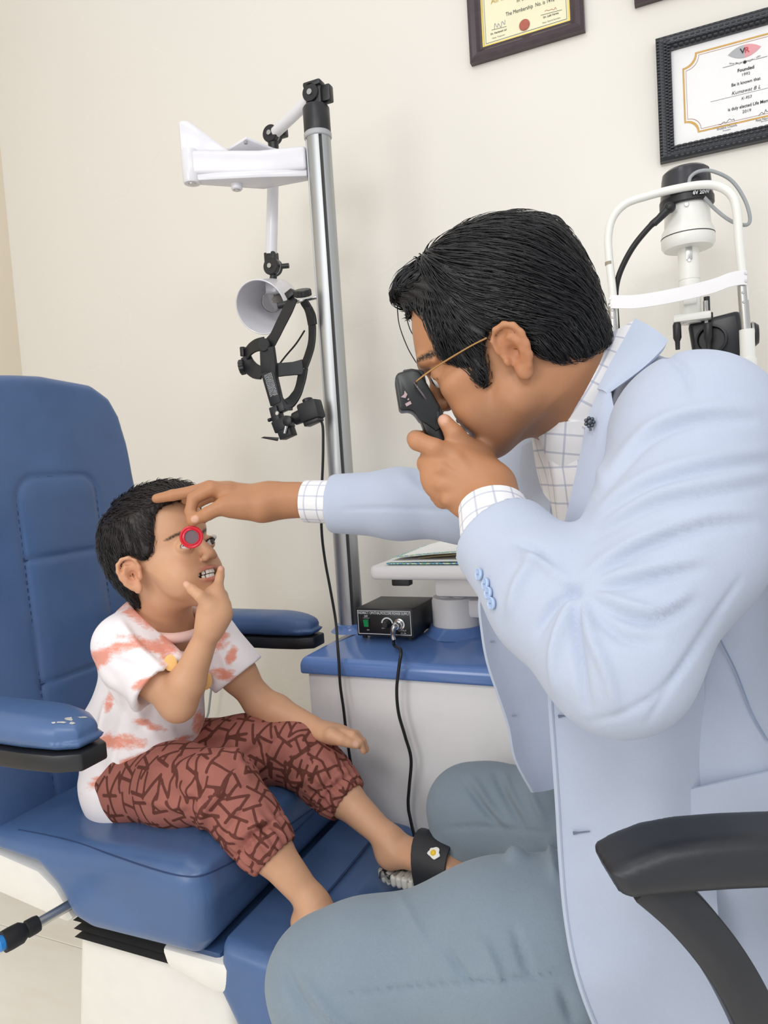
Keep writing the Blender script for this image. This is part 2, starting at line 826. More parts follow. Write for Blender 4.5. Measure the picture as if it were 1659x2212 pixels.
def wall_material(name, col):
    t = NT(name)
    f = t.noise(3.0, 4)
    a = tuple(c*0.985 for c in col)
    t.set(Base_Color=t.mix(f, a, col), Roughness=t.ramp(t.noise(2.2, 3), [(0.35, (0.26,)*3), (0.7, (0.36,)*3)]), Specular_IOR_Level=0.42)
    b = t.bump(t.noise(9.0, 3, vec=t.coord((1, 1, 0.5))), 0.12, 0.01)
    t.bump(t.noise(120.0, 2), 0.04, 0.001, b)
    return t.m


M_wall = wall_material('cream_wall_paint', S(232, 228, 219))
M_wall2 = wall_material('beige_wall_paint', S(232, 220, 200))
wb = MB().lohi((XL-0.1, YW, -0.02), (1.6, YW+0.1, 3.0)).build('wall_back', M_wall, smooth=False)
wl = MB().lohi((XL-0.1, -1.6, -0.02), (XL, YW, 3.0)).build('wall_left', M_wall2, smooth=False)
for o in (wb, wl):
    o['kind'] = 'structure'
fl = MB().lohi((XL, -1.6, -0.06), (1.6, YW, -0.002)).build('floor', mat('tile_grout', S(190, 184, 172), 0.8), smooth=False)
fl['kind'] = 'structure'


def tile_material():
    t = NT('polished_ivory_tile')
    f = t.noise(2.5, 6, 0.6, t.coord((1, 3, 1)))
    t.set(Base_Color=t.ramp(f, [(0.3, S(244, 239, 229)), (0.5, S(250, 247, 240)), (0.75, S(250, 247, 240))]), Roughness=0.2, Specular_IOR_Level=0.5)
    return t.m


M_tile = tile_material()
TS = 0.6
tile_me = None
for i in range(6):
    for j in range(6):
        x, y = -1.93 + i*TS, -1.48 + j*TS
        x0, x1 = max(x-TS/2+0.001, XL+0.001), min(x+TS/2-0.001, 1.58)
        y0, y1 = max(y-TS/2+0.001, -1.58), min(y+TS/2-0.001, YW-0.001)
        if x1-x0 < 0.02 or y1-y0 < 0.02:
            continue
        full = abs(x1-x0-TS+0.002) < 1e-6 and abs(y1-y0-TS+0.002) < 1e-6
        if full and tile_me is not None:
            o = bpy.data.objects.new('tile', tile_me)
            COL.objects.link(o)
            o.parent = fl
            o.location = (x, y, 0)
            continue
        m = MB().lohi((x0-x, y0-y, -0.008), (x1-x, y1-y, 0.0))
        o = m.build('tile', M_tile, fl, bevel=0.0012, seg=1, smooth=False)
        o.location = (x, y, 0)
        if full:
            tile_me = o.data

# ================================================================== examination chair
def leather(name, col, rough=0.34):
    t = NT(name)
    f = t.noise(7.0, 4)
    a = tuple(c*0.9 for c in col)
    b = tuple(min(1, c*1.12) for c in col)
    t.set(Base_Color=t.ramp(f, [(0.3, a), (0.7, b)]), Roughness=t.ramp(t.noise(14.0, 3), [(0.3, (rough-0.05,)*3), (0.7, (rough+0.08,)*3)]), Specular_IOR_Level=0.5)
    b1 = t.bump(t.noise(11.0, 3), 0.25, 0.008)
    v = t.n('ShaderNodeTexVoronoi')
    v.inputs['Scale'].default_value = 900.0
    t.l(t.coord(), v.inputs['Vector'])
    t.bump(v.outputs['Distance'], 0.06, 0.0006, b1)
    return t.m


BLUE = S(74, 102, 146)
M_leather = leather('blue_leatherette', BLUE)
M_seam = mat('navy_thread', S(38, 62, 104), 0.7)
M_white = mat('white_painted_shell', S(236, 233, 226), 0.35, var=0.02)
M_black = mat('black_plastic', S(30, 31, 34), 0.4, var=0.1)
M_rubber = mat('black_rubber', S(26, 26, 28), 0.65, var=0.1)
M_chrome = mat('polished_steel', S(205, 205, 205), 0.18, 1.0, var=0.03)
M_satin = mat('satin_steel', S(190, 190, 188), 0.32, 1.0, var=0.04)

chair = thing('examination_chair', (-0.95, 1.04, 0), 'blue leatherette examination chair with high back and black-edged armrests under the boy', 'chair')
CY = 1.045
X_, Y_, Z_ = np.eye(3)

# seat cushion: side outline (x, z) swept across the width
seat_poly = [(-1.24, 0.545), (-1.10, 0.558), (-0.98, 0.560), (-0.84, 0.572), (-0.735, 0.574), (-0.700, 0.560), (-0.690, 0.52), (-0.695, 0.45), (-0.72, 0.424),
             (-0.93, 0.420), (-0.972, 0.432), (-1.005, 0.482), (-1.045, 0.512), (-1.24, 0.53)]
S_seat = Sdf().extr(seat_poly, (0, CY, 0), X_, Z_, Y_, 0.245, 0.036, 0)


def seat_shape(p):
    d = 0.006*np.sin(np.clip((p[:, 1]-0.80)/0.49, 0, 1)*math.pi)*(p[:, 2] > 0.5)
    # saddle dip where the boy sits, small creases at the front edge
    q = ((p[:, 0]+0.98)/0.14)**2+((p[:, 1]-1.03)/0.13)**2
    return 0.006*np.exp(-q)*(p[:, 2] > 0.5)-d


S_seat.add(seat_shape, (0, 0, 0), 10, op='+')
v, f = S_seat.mesh(0.006)
seat = organic('seat_cushion', v, f, M_leather, chair)


def seam_line(name, pts, parent, r=0.0016, n=6):
    return MB().tube(spline([A3(*p) for p in pts], 6), r, 6).build(name, M_seam, parent)


for path in ([(40, 1792), (150, 1815), (250, 1850), (340, 1880), (400, 1893), (440, 1890), (490, 1868), (520, 1852)], [(600, 1800), (650, 1765), (700, 1730), (750, 1695), (785, 1668)]):
    hit = [first_hit(S_seat, x, y) for x, y in path]
    MB().tube(spline([p_ for p_ in hit if S_seat(p_[None])[0] < 0.004], 5), 0.0013, 6).build('seam', M_seam, seat)

# backrest: outline in the (y, z) plane, slightly reclined
back_n = nrm((1, 0, 0.045))
back_v = np.cross(back_n, Y_)
back_v = -back_v if back_v[2] < 0 else back_v
back_o = A3(-1.150, CY, 0.54)
hb = 0.236
back_poly = [(-hb, -0.03), (-hb, 0.60), (-hb+0.012, 0.70), (-hb+0.03, 0.765), (-hb+0.06, 0.805), (-hb+0.11, 0.828), (0, 0.836), (hb-0.11, 0.828), (hb-0.06, 0.805), (hb-0.03, 0.765), (hb-0.012, 0.70), (hb, 0.60), (hb, -0.03)]
S_back = Sdf().extr(back_poly, back_o-back_n*0.05, Y_, back_v, back_n, 0.05, 0.02, 0)


def back_shape(p):
    q = p-back_o
    y, z, w = q @ Y_, q @ back_v, q @ back_n
    front = (w > -0.06)
    r = 0.0
    d = -0.012*np.clip(np.abs(y)/hb, 0, 1)**3
    # stitched centre panel sits a little proud; grooves along its seams
    arch = np.where(z < 0.59, np.abs(y)-0.098, np.hypot(np.maximum(np.abs(y)-0.055, 0)/1.0, np.maximum(z-0.59, 0))-0.043)
    g = -0.0035*np.exp(-(arch/0.006)**2)
    g = g-0.004*np.exp(-((z-0.475)/0.006)**2)*(arch < 0) - 0.004*np.exp(-((z-0.235)/0.006)**2)*(arch < 0)
    puff = 0.004*np.clip(-arch/0.03, 0, 1)
    wr = 0.0012*np.sin(30*z+14*y)*np.sin(17*y-9*z)
    return -(d+g+puff+wr)*front


S_back.add(back_shape, (0, 0, 0), 10, op='+')
v, f = S_back.mesh(0.005)
back = organic('backrest', v, f, M_leather, chair)


def bk(y, z, w=0.0):
    return back_o + Y_*y + back_v*z + back_n*w


arch_pts = [bk(-0.098, z, -0.0045) for z in np.linspace(0.02, 0.59, 14)]
arch_pts += [bk(0.055*-1-0.043*math.cos(a), 0.59+0.043*math.sin(a), -0.004) for a in np.linspace(0.2, 1.57, 6)]
arch_pts += [bk(0.055+0.043*math.sin(a), 0.59+0.043*math.cos(a), -0.004) for a in np.linspace(0, 1.4, 6)]
arch_pts += [bk(0.098, z, -0.0045) for z in np.linspace(0.59, 0.02, 14)]
# stitches: short dashes along the seam
sp = spline(arch_pts, 6)
mb = MB()
acc = 0
for i in range(0, len(sp)-2, 2):
    mb.tube([sp[i], sp[i+1]], 0.0016, 5)
mb.build('stitching', M_seam, back)['kind'] = 'stuff'
for z in (0.475, 0.235):
    MB().tube([bk(y, z, -0.0045) for y in np.linspace(-0.097, 0.097, 12)], 0.0015, 6).build('seam', M_seam, back)
# piping round the rim of the back
rim = [bk(y*1.0, z-0.005, -0.03) for y, z in back_poly[1:-1]]
MB().tube(spline(rim, 5), 0.004, 8).build('piping', leather('navy_piping', S(52, 82, 128)), back)

# armrests: black base plate under a blue pad
for yy, nm in ((0.715, 'near'), (1.365, 'far')):
    pad = Sdf()
    pp = [(-1.20, -0.045), (-0.88, -0.045), (-0.82, -0.040), (-0.785, -0.024), (-0.785, 0.024), (-0.82, 0.040), (-0.88, 0.045), (-1.20, 0.045)]
    pad.extr(pp, (0, yy, 0.806), X_, Y_, Z_, 0.021, 0.02, 0)
    pad.add(lambda p, yy=yy: 0.02*np.clip((p[:, 0]+0.89)/0.11, 0, 1)**2*(p[:, 2] > 0.8)-0.008*np.cos(np.clip((p[:, 1]-yy)/0.05, -1, 1)*1.57)*(p[:, 2] > 0.8), (0, 0, 0), 10, op='+')
    v, f = pad.mesh(0.004)
    arm = organic('armrest_pad', v, f, M_leather, chair)
    MB().prism([(x, y*0.98) for x, y in pp], (0, yy, 0.770), X_, Y_, Z_, -0.012, 0.014).build('armrest_base', M_black, chair, bevel=0.004)
    MB().tube(spline([A3(-1.15, yy, 0.76), A3(-1.19, yy, 0.70), A3(-1.2, yy+(0.08 if yy < 1 else -0.08), 0.62), A3(-1.19, yy+(0.13 if yy < 1 else -0.13), 0.60)], 6), 0.02, 12).build('armrest_bracket', M_black, chair)
    if yy < 1:
        for (px, py, l, w) in ((133, 1560, 13, 2.2), (150, 1553, 9, 4.0), (156, 1562, 6, 3.0), (116, 1561, 5, 2.0), (180, 1549, 11, 1.6)):
            pts = []
            for k in range(11):
                a = 2*math.pi*k/11
                rr = 0.7+0.6*random.random()
                pts.append(first_hit(pad, px+l*rr*math.cos(a), py+w*rr*math.sin(a)))
            pts = [q_ for q_ in pts if pad(q_[None])[0] < 0.004]
            m_ = len(pts)
            if m_ < 4:
                continue
            c = sum(pts)/m_
            MB().add([c+cB*0.0006]+[q_+cB*0.0004 for q_ in pts], [(0, 1+k, 1+(k+1) % m_) for k in range(m_)]).build('worn_patch', mat('torn_leatherette', S(186, 184, 182), 0.8, var=0.2, vs=300), arm)

# white shell under the seat, bellows, pedestal
MB().prism([(-1.34, 0.515), (-1.17, 0.512), (-1.06, 0.495), (-1.02, 0.47), (-0.985, 0.425), (-1.0, 0.415), (-1.34, 0.46)], (0, CY, 0), X_, Z_, Y_, -0.225, 0.225).build('seat_shell', M_white, chair, bevel=0.006)
mb = MB()
rings = []
for k in range(11):
    s_ = 0.0 if k % 2 else 0.012
    z = 0.452-k*0.0075
    rings.append([(-0.995-s_, 0.85-s_, z), (-0.76+s_, 0.85-s_, z), (-0.76+s_, 1.24+s_, z), (-0.995-s_, 1.24+s_, z)])
mb.rings(rings)
mb.build('bellows', M_rubber, chair, smooth=False)
MB().prism([(-1.075, 0.0), (-1.02, 0.372), (-0.70, 0.372), (-0.66, 0.0)], (0, CY, 0), X_, Z_, Y_, -0.19, 0.19).build('pedestal', M_white, chair, bevel=0.02, seg=3)
MB().lohi((-1.2, 0.80, 0.001), (-0.56, 1.22, 0.03)).build('base_plate', M_white, chair, bevel=0.008)
MB().prism([(-0.80, 0.416), (-0.655, 0.416), (-0.63, 0.40), (-0.64, 0.375), (-0.70, 0.365), (-0.79, 0.385)], (0, CY, 0), X_, Z_, Y_, -0.224, -0.10).build('hinge_bracket', M_white, chair, bevel=0.008)

MB().lohi((-0.765, CY-0.215, 0.375), (-0.69, CY+0.215, 0.425)).build('front_skirt', leather('navy_leatherette', S(52, 78, 118)), chair, bevel=0.01)  # navy filler block added for the shaded gap between seat and leg rest
# leg rest: two padded blocks hung from the front of the seat
lr = Sdf()
lr_poly = [(-0.70, 0.37), (-0.685, 0.447), (-0.55, 0.435), (-0.515, 0.41), (-0.47, 0.30), (-0.44, 0.16), (-0.47, 0.13), (-0.56, 0.15), (-0.62, 0.22)]
lr.extr(lr_poly, (0, CY, 0), X_, Z_, Y_, 0.225, 0.025, 0)
v, f = lr.mesh(0.006)
leg = organic('leg_rest', v, f, M_leather, chair)
seam_line('seam', [(-0.60, 0.83, 0.20), (-0.625, 0.83, 0.30), (-0.62, 0.835, 0.40), (-0.60, 0.86, 0.444), (-0.59, 1.0, 0.444), (-0.59, 1.2, 0.444)], leg, 0.0022)
MB().prism([(-0.52, 0.115), (-0.415, 0.120), (-0.415, 0.140), (-0.52, 0.137)], (0, CY, 0), X_, Z_, Y_, -0.17, 0.17).build('foot_plate', M_satin, chair, bevel=0.004)

# side lever with black grip and blue end button
la, lb_, lc = P(150, 1955, 1.19), P(72, 2000, 1.14), P(8, 2035, 1.105)
MB().cyl(la+(la-lb_)*0.6, lb_, 0.0085).build('lever_rod', M_satin, chair)
dl = nrm(lc-lb_)
MB().lathe([(0.0125, -0.008), (0.0135, -0.002), (0.0135, 0.010), (0.0115, 0.012), (0.0125, 0.014), (0.0165, 0.020), (0.0170, 0.036), (0.0165, 0.046)], lb_, dl, 24).build('lever_grip', M_rubber, chair)
MB().lathe([(0.0115, 0.042), (0.0115, 0.053), (0.009, 0.056)], lb_, dl, 20).build('lever_button', mat('bright_blue_plastic', S(40, 130, 205), 0.35), chair)

# ================================================================== instrument stand
M_bluegel = mat('glossy_blue_top', S(98, 132, 192), 0.16, var=0.02, spec=0.6)
M_cab = mat('white_cabinet_laminate', S(240, 238, 236), 0.35, var=0.015)
M_grey = mat('grey_plastic_ring', S(168, 170, 172), 0.4)
M_cast = mat('white_cast_enamel', S(224, 223, 228), 0.22, var=0.015)
M_slot = mat('dark_slot', S(66, 66, 64), 0.55, 0.5)

stand = thing('instrument_stand', (-0.45, 1.45, 0), 'white ophthalmic instrument stand with glossy blue top, aluminium column and jointed lamp', 'medical stand')
cx0, cx1, cy0, cy1 = -0.775, -0.12, 1.255, 1.66
MB().lohi((cx0+0.012, cy0+0.012, 0.0), (cx1-0.012, cy1, 0.735)).build('cabinet', M_cab, stand, bevel=0.006)
mb = MB()
zz = [(0.0, 0.728), (0.0, 0.752), (0.006, 0.762), (0.04, 0.772), (0.085, 0.788), (0.098, 0.790)]
mb.rings([[(cx0+d, cy0+d*1.1, z), (cx1-d, cy0+d*1.1, z), (cx1-d, cy1-d*0.3, z), (cx0+d, cy1-d*0.3, z)] for d, z in zz])
top = mb.build('blue_top', M_bluegel, stand, bevel=0.010, seg=4)
# raised collars moulded in the top
PC = A3(-0.7265, 1.41, 0.0)
DC = A3(-0.478, 1.42, 0.0)
MB().lathe([(0.047, 0.786), (0.042, 0.7905), (0.036, 0.796), (0.034, 0.801), (0.027, 0.803)], PC, Z_, 40).build('collar', M_bluegel, top)
MB().lathe([(0.078, 0.787), (0.071, 0.791), (0.063, 0.797), (0.058, 0.806), (0.05, 0.807)], DC, Z_, 40).build('collar', M_bluegel, top)

# column: extruded aluminium tube with four slots
M_alu = NT('anodised_aluminium')
fz = M_alu.noise(60.0, 3, vec=M_alu.coord((1, 1, 0.02)))
M_alu.set(Base_Color=M_alu.ramp(fz, [(0.3, S(172, 174, 175)), (0.7, S(192, 194, 195))]), Metallic=1.0, Roughness=0.46)
M_alu = M_alu.m
RP = 0.0275
ring = []
slots = [math.radians(a) for a in (-52, -131, 38, 128)]
for j in range(120):
    a = 2*math.pi*j/120
    r = RP
    for s_ in slots:
        d = abs((a-s_+math.pi) % (2*math.pi)-math.pi)
        if d < 0.10:
            r = RP-0.006
    ring.append((r*math.cos(a), r*math.sin(a)))
MB().prism(ring, PC, X_, Y_, Z_, 0.79, 1.885).build('column', M_alu, stand, smooth=True, angle=25)
for s_ in slots:
    n_ = A3(math.cos(s_), math.sin(s_), 0)
    t_ = A3(-math.sin(s_), math.cos(s_), 0)
    MB().box(PC+n_*(RP-0.005)+Z_*1.337, (0.0026, 0.0012, 0.545), [t_, n_, Z_]).build('slot_strip', M_slot, stand)
MB().lathe([(0.0285, 1.862), (0.030, 1.864), (0.030, 1.872), (0.0285, 1.874)], PC, Z_, 40).build('column_ring', M_grey, stand)
MB().lathe([(0.0285, 1.874), (0.029, 1.876), (0.029, 1.925), (0.0265, 1.929), (0.02, 1.930)], PC, Z_, 40).build('column_cap', M_black, stand)

# phoropter arm in white cast metal: bent beam with bosses, gusset and mounting plate
zt, zb_ = 1.844, 1.794
a_pole, a_bend, a_end = A3(-0.752, 1.402, 0), A3(-0.850, 1.370, 0), A3(-0.972, 1.285, 0)


def beam_outline(w0, w1, w2):
    d1, d2 = nrm(a_bend-a_pole), nrm(a_end-a_bend)
    n1, n2 = A3(-d1[1], d1[0], 0), A3(-d2[1], d2[0], 0)
    nb_ = nrm(n1+n2)
    L = [a_pole+n1*w0, a_bend+nb_*w1, a_end+n2*w2]
    R_ = [a_end-n2*w2, a_bend-nb_*w1, a_pole-n1*w0]
    return [(p[0], p[1]) for p in L+R_]


ph = MB().prism(beam_outline(0.022, 0.025, 0.018), (0, 0, 0), X_, Y_, Z_, zb_, zt).build('phoropter_arm', M_cast, stand, bevel=0.007, seg=3)
MB().prism(beam_outline(0.014, 0.034, 0.012), (0, 0, 0), X_, Y_, Z_, zb_-0.012, zb_+0.004).build('rib_plate', M_cast, ph, bevel=0.004)
MB().lathe([(0.017, zb_-0.014), (0.019, zb_-0.010), (0.0195, zt), (0.018, zt+0.004)], a_end, Z_, 28).build('end_boss', M_cast, ph)
MB().lathe([(0.008, zb_-0.0155), (0.0085, zb_-0.0138)], a_end, Z_, 20).build('bolt', M_satin, ph)
bb = (a_bend+a_end)/2+A3(0.012, 0.016, 0)
MB().lathe([(0.010, zb_-0.024), (0.012, zb_-0.022), (0.014, zb_-0.004)], bb, Z_, 20).build('boss', M_cast, ph)
MB().lathe([(0.007, zb_-0.0252), (0.007, zb_-0.0238)], bb, Z_, 20).build('bolt', M_satin, ph)
MB().box(PC+A3(-0.030, 0.004, 1.817), (0.006, 0.026, 0.030)).build('clamp', M_cast, ph, bevel=0.004, seg=3)
ge = nrm(a_bend-a_end)
MB().prism([(-0.018, 0.0), (-0.018, 0.058), (-0.012, 0.063), (0.0, 0.063), (0.010, 0.057), (0.085, 0.0)], a_end+Z_*zt, ge, Z_, np.cross(ge, Z_), -0.012, 0.012).build('gusset', M_cast, ph, bevel=0.005, seg=2)
plate = [PZ(488, 328, 1.856), PZ(532, 300, 1.868), PZ(603, 330, 1.858), PZ(560, 352, 1.846)]
mb = MB()
n_ = Z_*0.006
mb.rings([[p for p in plate], [p+n_ for p in plate]])
pl = mb.build('mounting_plate', M_cast, ph, bevel=0.0015)
for px, py in ((531, 309), (583, 331)):
    MB().lathe([(0.004, -0.0015), (0.004, 0.004)], PZ(px, py, 1.860), Z_, 14).build('hole', mat('shadow_grey', S(150, 148, 150), 0.6), pl)

# jointed lamp
lt = [P(676, 222, 1.53), P(606, 268, 1.60), P(588, 285, 1.615)]
T0 = PC+Z_*1.955
J1 = PY(589, 292, 1.47)
d01 = nrm(J1-T0)
lj = MB().box(T0+Z_*-0.008, (0.019, 0.011, 0.024)).box(T0+A3(0.0, -0.002, 0.018), (0.021, 0.014, 0.006)).build('head_joint', M_black, stand, bevel=0.004)
MB().lathe([(0.018, -0.016), (0.019, -0.014), (0.019, 0.014), (0.018, 0.016)], T0-Y_*0.0+A3(-0.004, 0, 0), Y_, 28).build('joint_disc', M_black, lj)
MB().lathe([(0.006, -0.019), (0.006, -0.014)], T0+A3(-0.004, 0, 0), Y_, 16).build('bolt', M_satin, lj)
MB().box(T0+A3(0.028, 0.004, -0.004), (0.01, 0.01, 0.017)).build('joint_block', M_black, lj, bevel=0.003)
MB().cyl(T0+d01*0.012, J1-d01*0.012, 0.0125, n=24).build('arm_tube', M_cast, stand)
j = MB().lathe([(0.018, -0.014), (0.0195, -0.012), (0.0195, 0.012), (0.018, 0.014)], J1, Y_, 28).build('elbow_joint', M_black, stand)
MB().lathe([(0.0055, -0.018), (0.006, -0.013)], J1, Y_, 14).build('bolt', M_satin, j)
MB().lathe([(0.0197, -0.0012), (0.0197, 0.0012)], J1, Y_, 28).build('joint_ring', M_grey, j)
MB().box(J1+A3(0.02, 0.01, 0.004), (0.012, 0.009, 0.010)).build('thumb_nut', M_black, j, bevel=0.003)
MB().lathe([(0.012, -0.034), (0.0125, -0.012)], J1, Z_, 20).build('socket', M_black, j)
J2 = PY(590, 577, 1.47)
tb = PY(586, 550, 1.47)
MB().cyl(J1-Z_*0.034, tb, 0.0135, n=24).build('arm_tube', M_cast, stand)
j = MB().lathe([(0.018, -0.013), (0.020, -0.011), (0.020, 0.011), (0.018, 0.013)], J2, Y_, 28).build('swivel_joint', M_black, stand)
MB().box(tb+A3(0, 0, -0.008), (0.0135, 0.012, 0.012)).build('joint_block', M_black, j, bevel=0.002)
MB().lathe([(0.0055, -0.018), (0.006, -0.012)], J2, Y_, 14).build('bolt', M_satin, j)
MB().lathe([(0.0202, -0.0012), (0.0202, 0.0012)], J2, Y_, 28).build('joint_ring', M_grey, j)
MB().cyl(J2, J2+A3(0.036, 0.012, 0.0), 0.006, n=14).build('thumb_nut', M_black, j)
SH = PY(588, 612, 1.47)
MB().cyl(J2-Z_*0.018, SH-Z_*0.003, 0.0085, n=16).build('stem', M_black, j)
# shade: open bowl facing the camera side, bulb inside
rimc = P(563, 664, 1.625)
apex = P(610, 640, 1.735)
ax = nrm(rimc-apex)
L = np.linalg.norm(rimc-apex)
RS = 0.0625
prof = [(0.020, -0.018), (0.034, -0.010), (0.042, 0.01), (0.050, L*0.35), (0.058, L*0.7), (RS, L), (RS-0.0015, L+0.001), (RS-0.003, L), (0.0555, L*0.7), (0.047, L*0.35), (0.039, 0.01), (0.03, -0.006)]
mb = MB()
mb.lathe(prof, apex, ax, 48)
shade = mb.build('lamp_shade', M_cast, stand)
MB().box(SH-Z_*0.012+A3(0.004, 0, 0), (0.015, 0.016, 0.014)).build('shade_neck', M_cast, shade, bevel=0.004)
MB().lathe([(0.013, 0.0), (0.014, 0.012), (0.013, 0.022)], apex, ax, 24).build('bulb_holder', M_black, shade)
mg = NT('clear_bulb_glass')
mg.set(Base_Color=(0.97, 0.96, 0.94), Roughness=0.04, Transmission_Weight=0.92, IOR=1.12, Specular_IOR_Level=0.6)
gb = apex+ax*0.058
MB().lathe([(0.012, -0.034), (0.013, -0.026), (0.022, -0.012), (0.0265, 0.002), (0.0245, 0.014), (0.017, 0.023), (0.008, 0.0265), (0.001, 0.0272)], gb, ax, 28).build('bulb', mg.m, shade)
MB().lathe([(0.006, -0.03), (0.008, -0.02), (0.004, 0.0), (0.002, 0.006)], gb, ax, 14).build('bulb_stem', mat('bulb_inside', S(150, 140, 130), 0.4), shade)

# slit-lamp table on its swing arm
M_tab = mat('white_table_moulding', S(226, 224, 224), 0.4, var=0.02)
MB().prism([(-0.585, 1.23), (-0.575, 1.215), (0.22, 1.215), (0.235, 1.23), (0.235, 1.64), (0.22, 1.655), (-0.575, 1.655), (-0.585, 1.64)], (0, 0, 0), X_, Y_, Z_, 0.934, 0.960).build('table_top', M_tab, stand, bevel=0.010, seg=4)
k_ = MB().lohi((-0.553, 1.255, 0.916), (-0.515, 1.275, 0.936)).build('table_lock', M_black, stand, bevel=0.003)
MB().lohi((-0.47, 1.27, 0.893), (0.15, 1.6, 0.934)).build('table_frame', M_tab, stand, bevel=0.006)
t = NT('textured_enamel')
t.set(Base_Color=S(226, 224, 224), Roughness=0.45)
t.bump(t.noise(450.0, 2), 0.5, 0.001)
sw = MB().lathe([(0.052, 0.800), (0.052, 0.858), (0.049, 0.866), (0.040, 0.868)], DC, Z_, 44).build('swing_drum', t.m, stand)
MB().lohi((DC[0], DC[1]-0.035, 0.826), (-0.15, DC[1]+0.035, 0.865)).build('swing_arm', t.m, stand, bevel=0.008)
for a in (0.3, 1.6, 2.9, 4.2, 5.3):
    MB().lathe([(0.012, 0.8675), (0.012, 0.8692), (0.011, 0.8695)], DC+A3(0.028*math.cos(a), 0.028*math.sin(a), 0), Z_, 16).build('screw_cap', M_tab, sw)
MB().cyl((-0.17, DC[1], 0.80), (-0.17, DC[1], 0.90), 0.04, n=28).build('table_post', t.m, stand)

# ================================================================== power supply box
psu = thing('power_supply', (-0.6, 1.38, 0.79), 'small black power supply box with white lettering and green switch on the blue top', 'electrical box')
px0, px1, py0, py1, pz0, pz1 = -0.668, -0.540, 1.322, 1.452, 0.797, 0.856
MB().lohi((px0, py0, pz0), (px1, py1, pz1)).build('case', mat('black_powder_coat', S(34, 34, 36), 0.45, bump=0.1, bs=600), psu, bevel=0.002)
fy = py0-0.0002
M_face = mat('black_face_plate', S(20, 24, 28), 0.3)
M_print = mat('white_print', S(225, 228, 230), 0.6)
mb = MB()
fp = MB().lohi((px0+0.0025, py0-0.0012, pz0+0.0025), (px1-0.0025, py0+0.001, pz1-0.0025)).build('face_plate', M_face, psu, bevel=0.0004)


def framed(mb, x0, x1, z0, z1, w, y):
    for a, b, c, d in ((x0, x1, z1-w, z1), (x0, x1, z0, z0+w), (x0, x0+w, z0+w, z1-w), (x1-w, x1, z0+w, z1-w)):
        mb.lohi((a, y-0.0003, c), (b, y+0.0003, d))
    return mb


framed(MB(), px0+0.004, px1-0.004, pz0+0.005, pz1-0.004, 0.0012, py0-0.0014).build('border_line', M_print, fp)
ft = py0-0.0013
text('INDIRECT OPHTHALMOSCOPE POWER SUPPLY', ((px0+px1)/2, ft, pz1-0.0095), X_, Z_, 0.0078, M_print, fp, stretch=0.70, bold=0.00012)
text('OFF', (px0+0.0235, ft, pz1-0.0165), X_, Z_, 0.0048, M_print, fp, bold=0.0001)
text('ON', (px0+0.0265, ft, pz0+0.0135), X_, Z_, 0.0036, M_print, fp)
text('OUTPUT', (px1-0.024, ft, pz0+0.0145), X_, Z_, 0.0046, M_print, fp)
text('6V, 2A', (px1-0.022, ft, pz0+0.0092), X_, Z_, 0.0044, M_print, fp)
text('LOW', (px0+0.062, ft, pz0+0.0185), X_, Z_, 0.0036, M_print, fp)
text('HIGH', (px0+0.083, ft, pz0+0.0185), X_, Z_, 0.0036, M_print, fp)
MB().lohi((px0+0.016, ft-0.0003, pz1-0.0205), (px0+0.031, ft+0.0003, pz1-0.0200)).build('rule_line', M_print, fp)
sx, sz = px0+0.0235, pz0+0.028
MB().lohi((sx-0.0065, ft-0.0015, sz-0.009), (sx+0.0065, ft+0.001, sz+0.009)).build('switch_bezel', M_black, psu, bevel=0.0006)
MB().prism([(-0.0075, 0.001), (-0.001, 0.0022), (0.0075, 0.0045), (0.0075, 0.0), (-0.0075, 0.0)], (sx, ft-0.001, sz), Z_, -Y_, X_, -0.005, 0.005).build('rocker_switch', mat('lit_green_switch', S(20, 120, 70), 0.25, emit=(S(40, 190, 110), 0.12)), psu)
kx = px0+0.071
mb = MB()
arc = [(0.0135*math.cos(a), 0.0135*math.sin(a)) for a in np.linspace(0.1, math.pi-0.1, 20)]
arc += [(0.0105*math.cos(a), 0.0105*math.sin(a)) for a in np.linspace(math.pi-0.1, 0.1, 20)]
mb.prism(arc, (kx, ft, sz), X_, Z_, -Y_, 0.0, 0.0005).build('dial_arc', M_print, fp)
MB().lathe([(0.0088, 0.0), (0.009, 0.004), (0.007, 0.006), (0.0065, 0.013), (0.005, 0.0142)], (kx, ft, sz), -Y_, 24).build('knob', M_black, psu)
ox = px1-0.029
MB().lathe([(0.012, 0.0), (0.012, 0.003), (0.009, 0.0034), (0.009, 0.010), (0.0082, 0.0105)], (ox, ft, sz), -Y_, 24).build('output_socket', M_chrome, psu)
plug_a = A3(ox, ft-0.0105, sz)
MB().lathe([(0.0075, 0.0), (0.008, 0.002), (0.008, 0.010), (0.0065, 0.0115)], plug_a, -Y_, 22).build('plug', M_chrome, psu)
pe = plug_a+A3(-0.004, -0.013, -0.003)
MB().tube(spline([plug_a-Y_*0.008, pe, pe+A3(-0.003, 0.002, -0.014), pe+A3(-0.002, 0.002, -0.024)], 5), [0.0065, 0.0065, 0.0065, 0.006, 0.006, 0.0055, 0.0055, 0.0055, 0.0055, 0.005, 0.005, 0.005, 0.005, 0.005, 0.005, 0.005], 16).build('plug_elbow', M_chrome, psu)
ce = pe+A3(-0.002, 0.002, -0.024)
M_cord = mat('black_cord', S(22, 22, 24), 0.45)
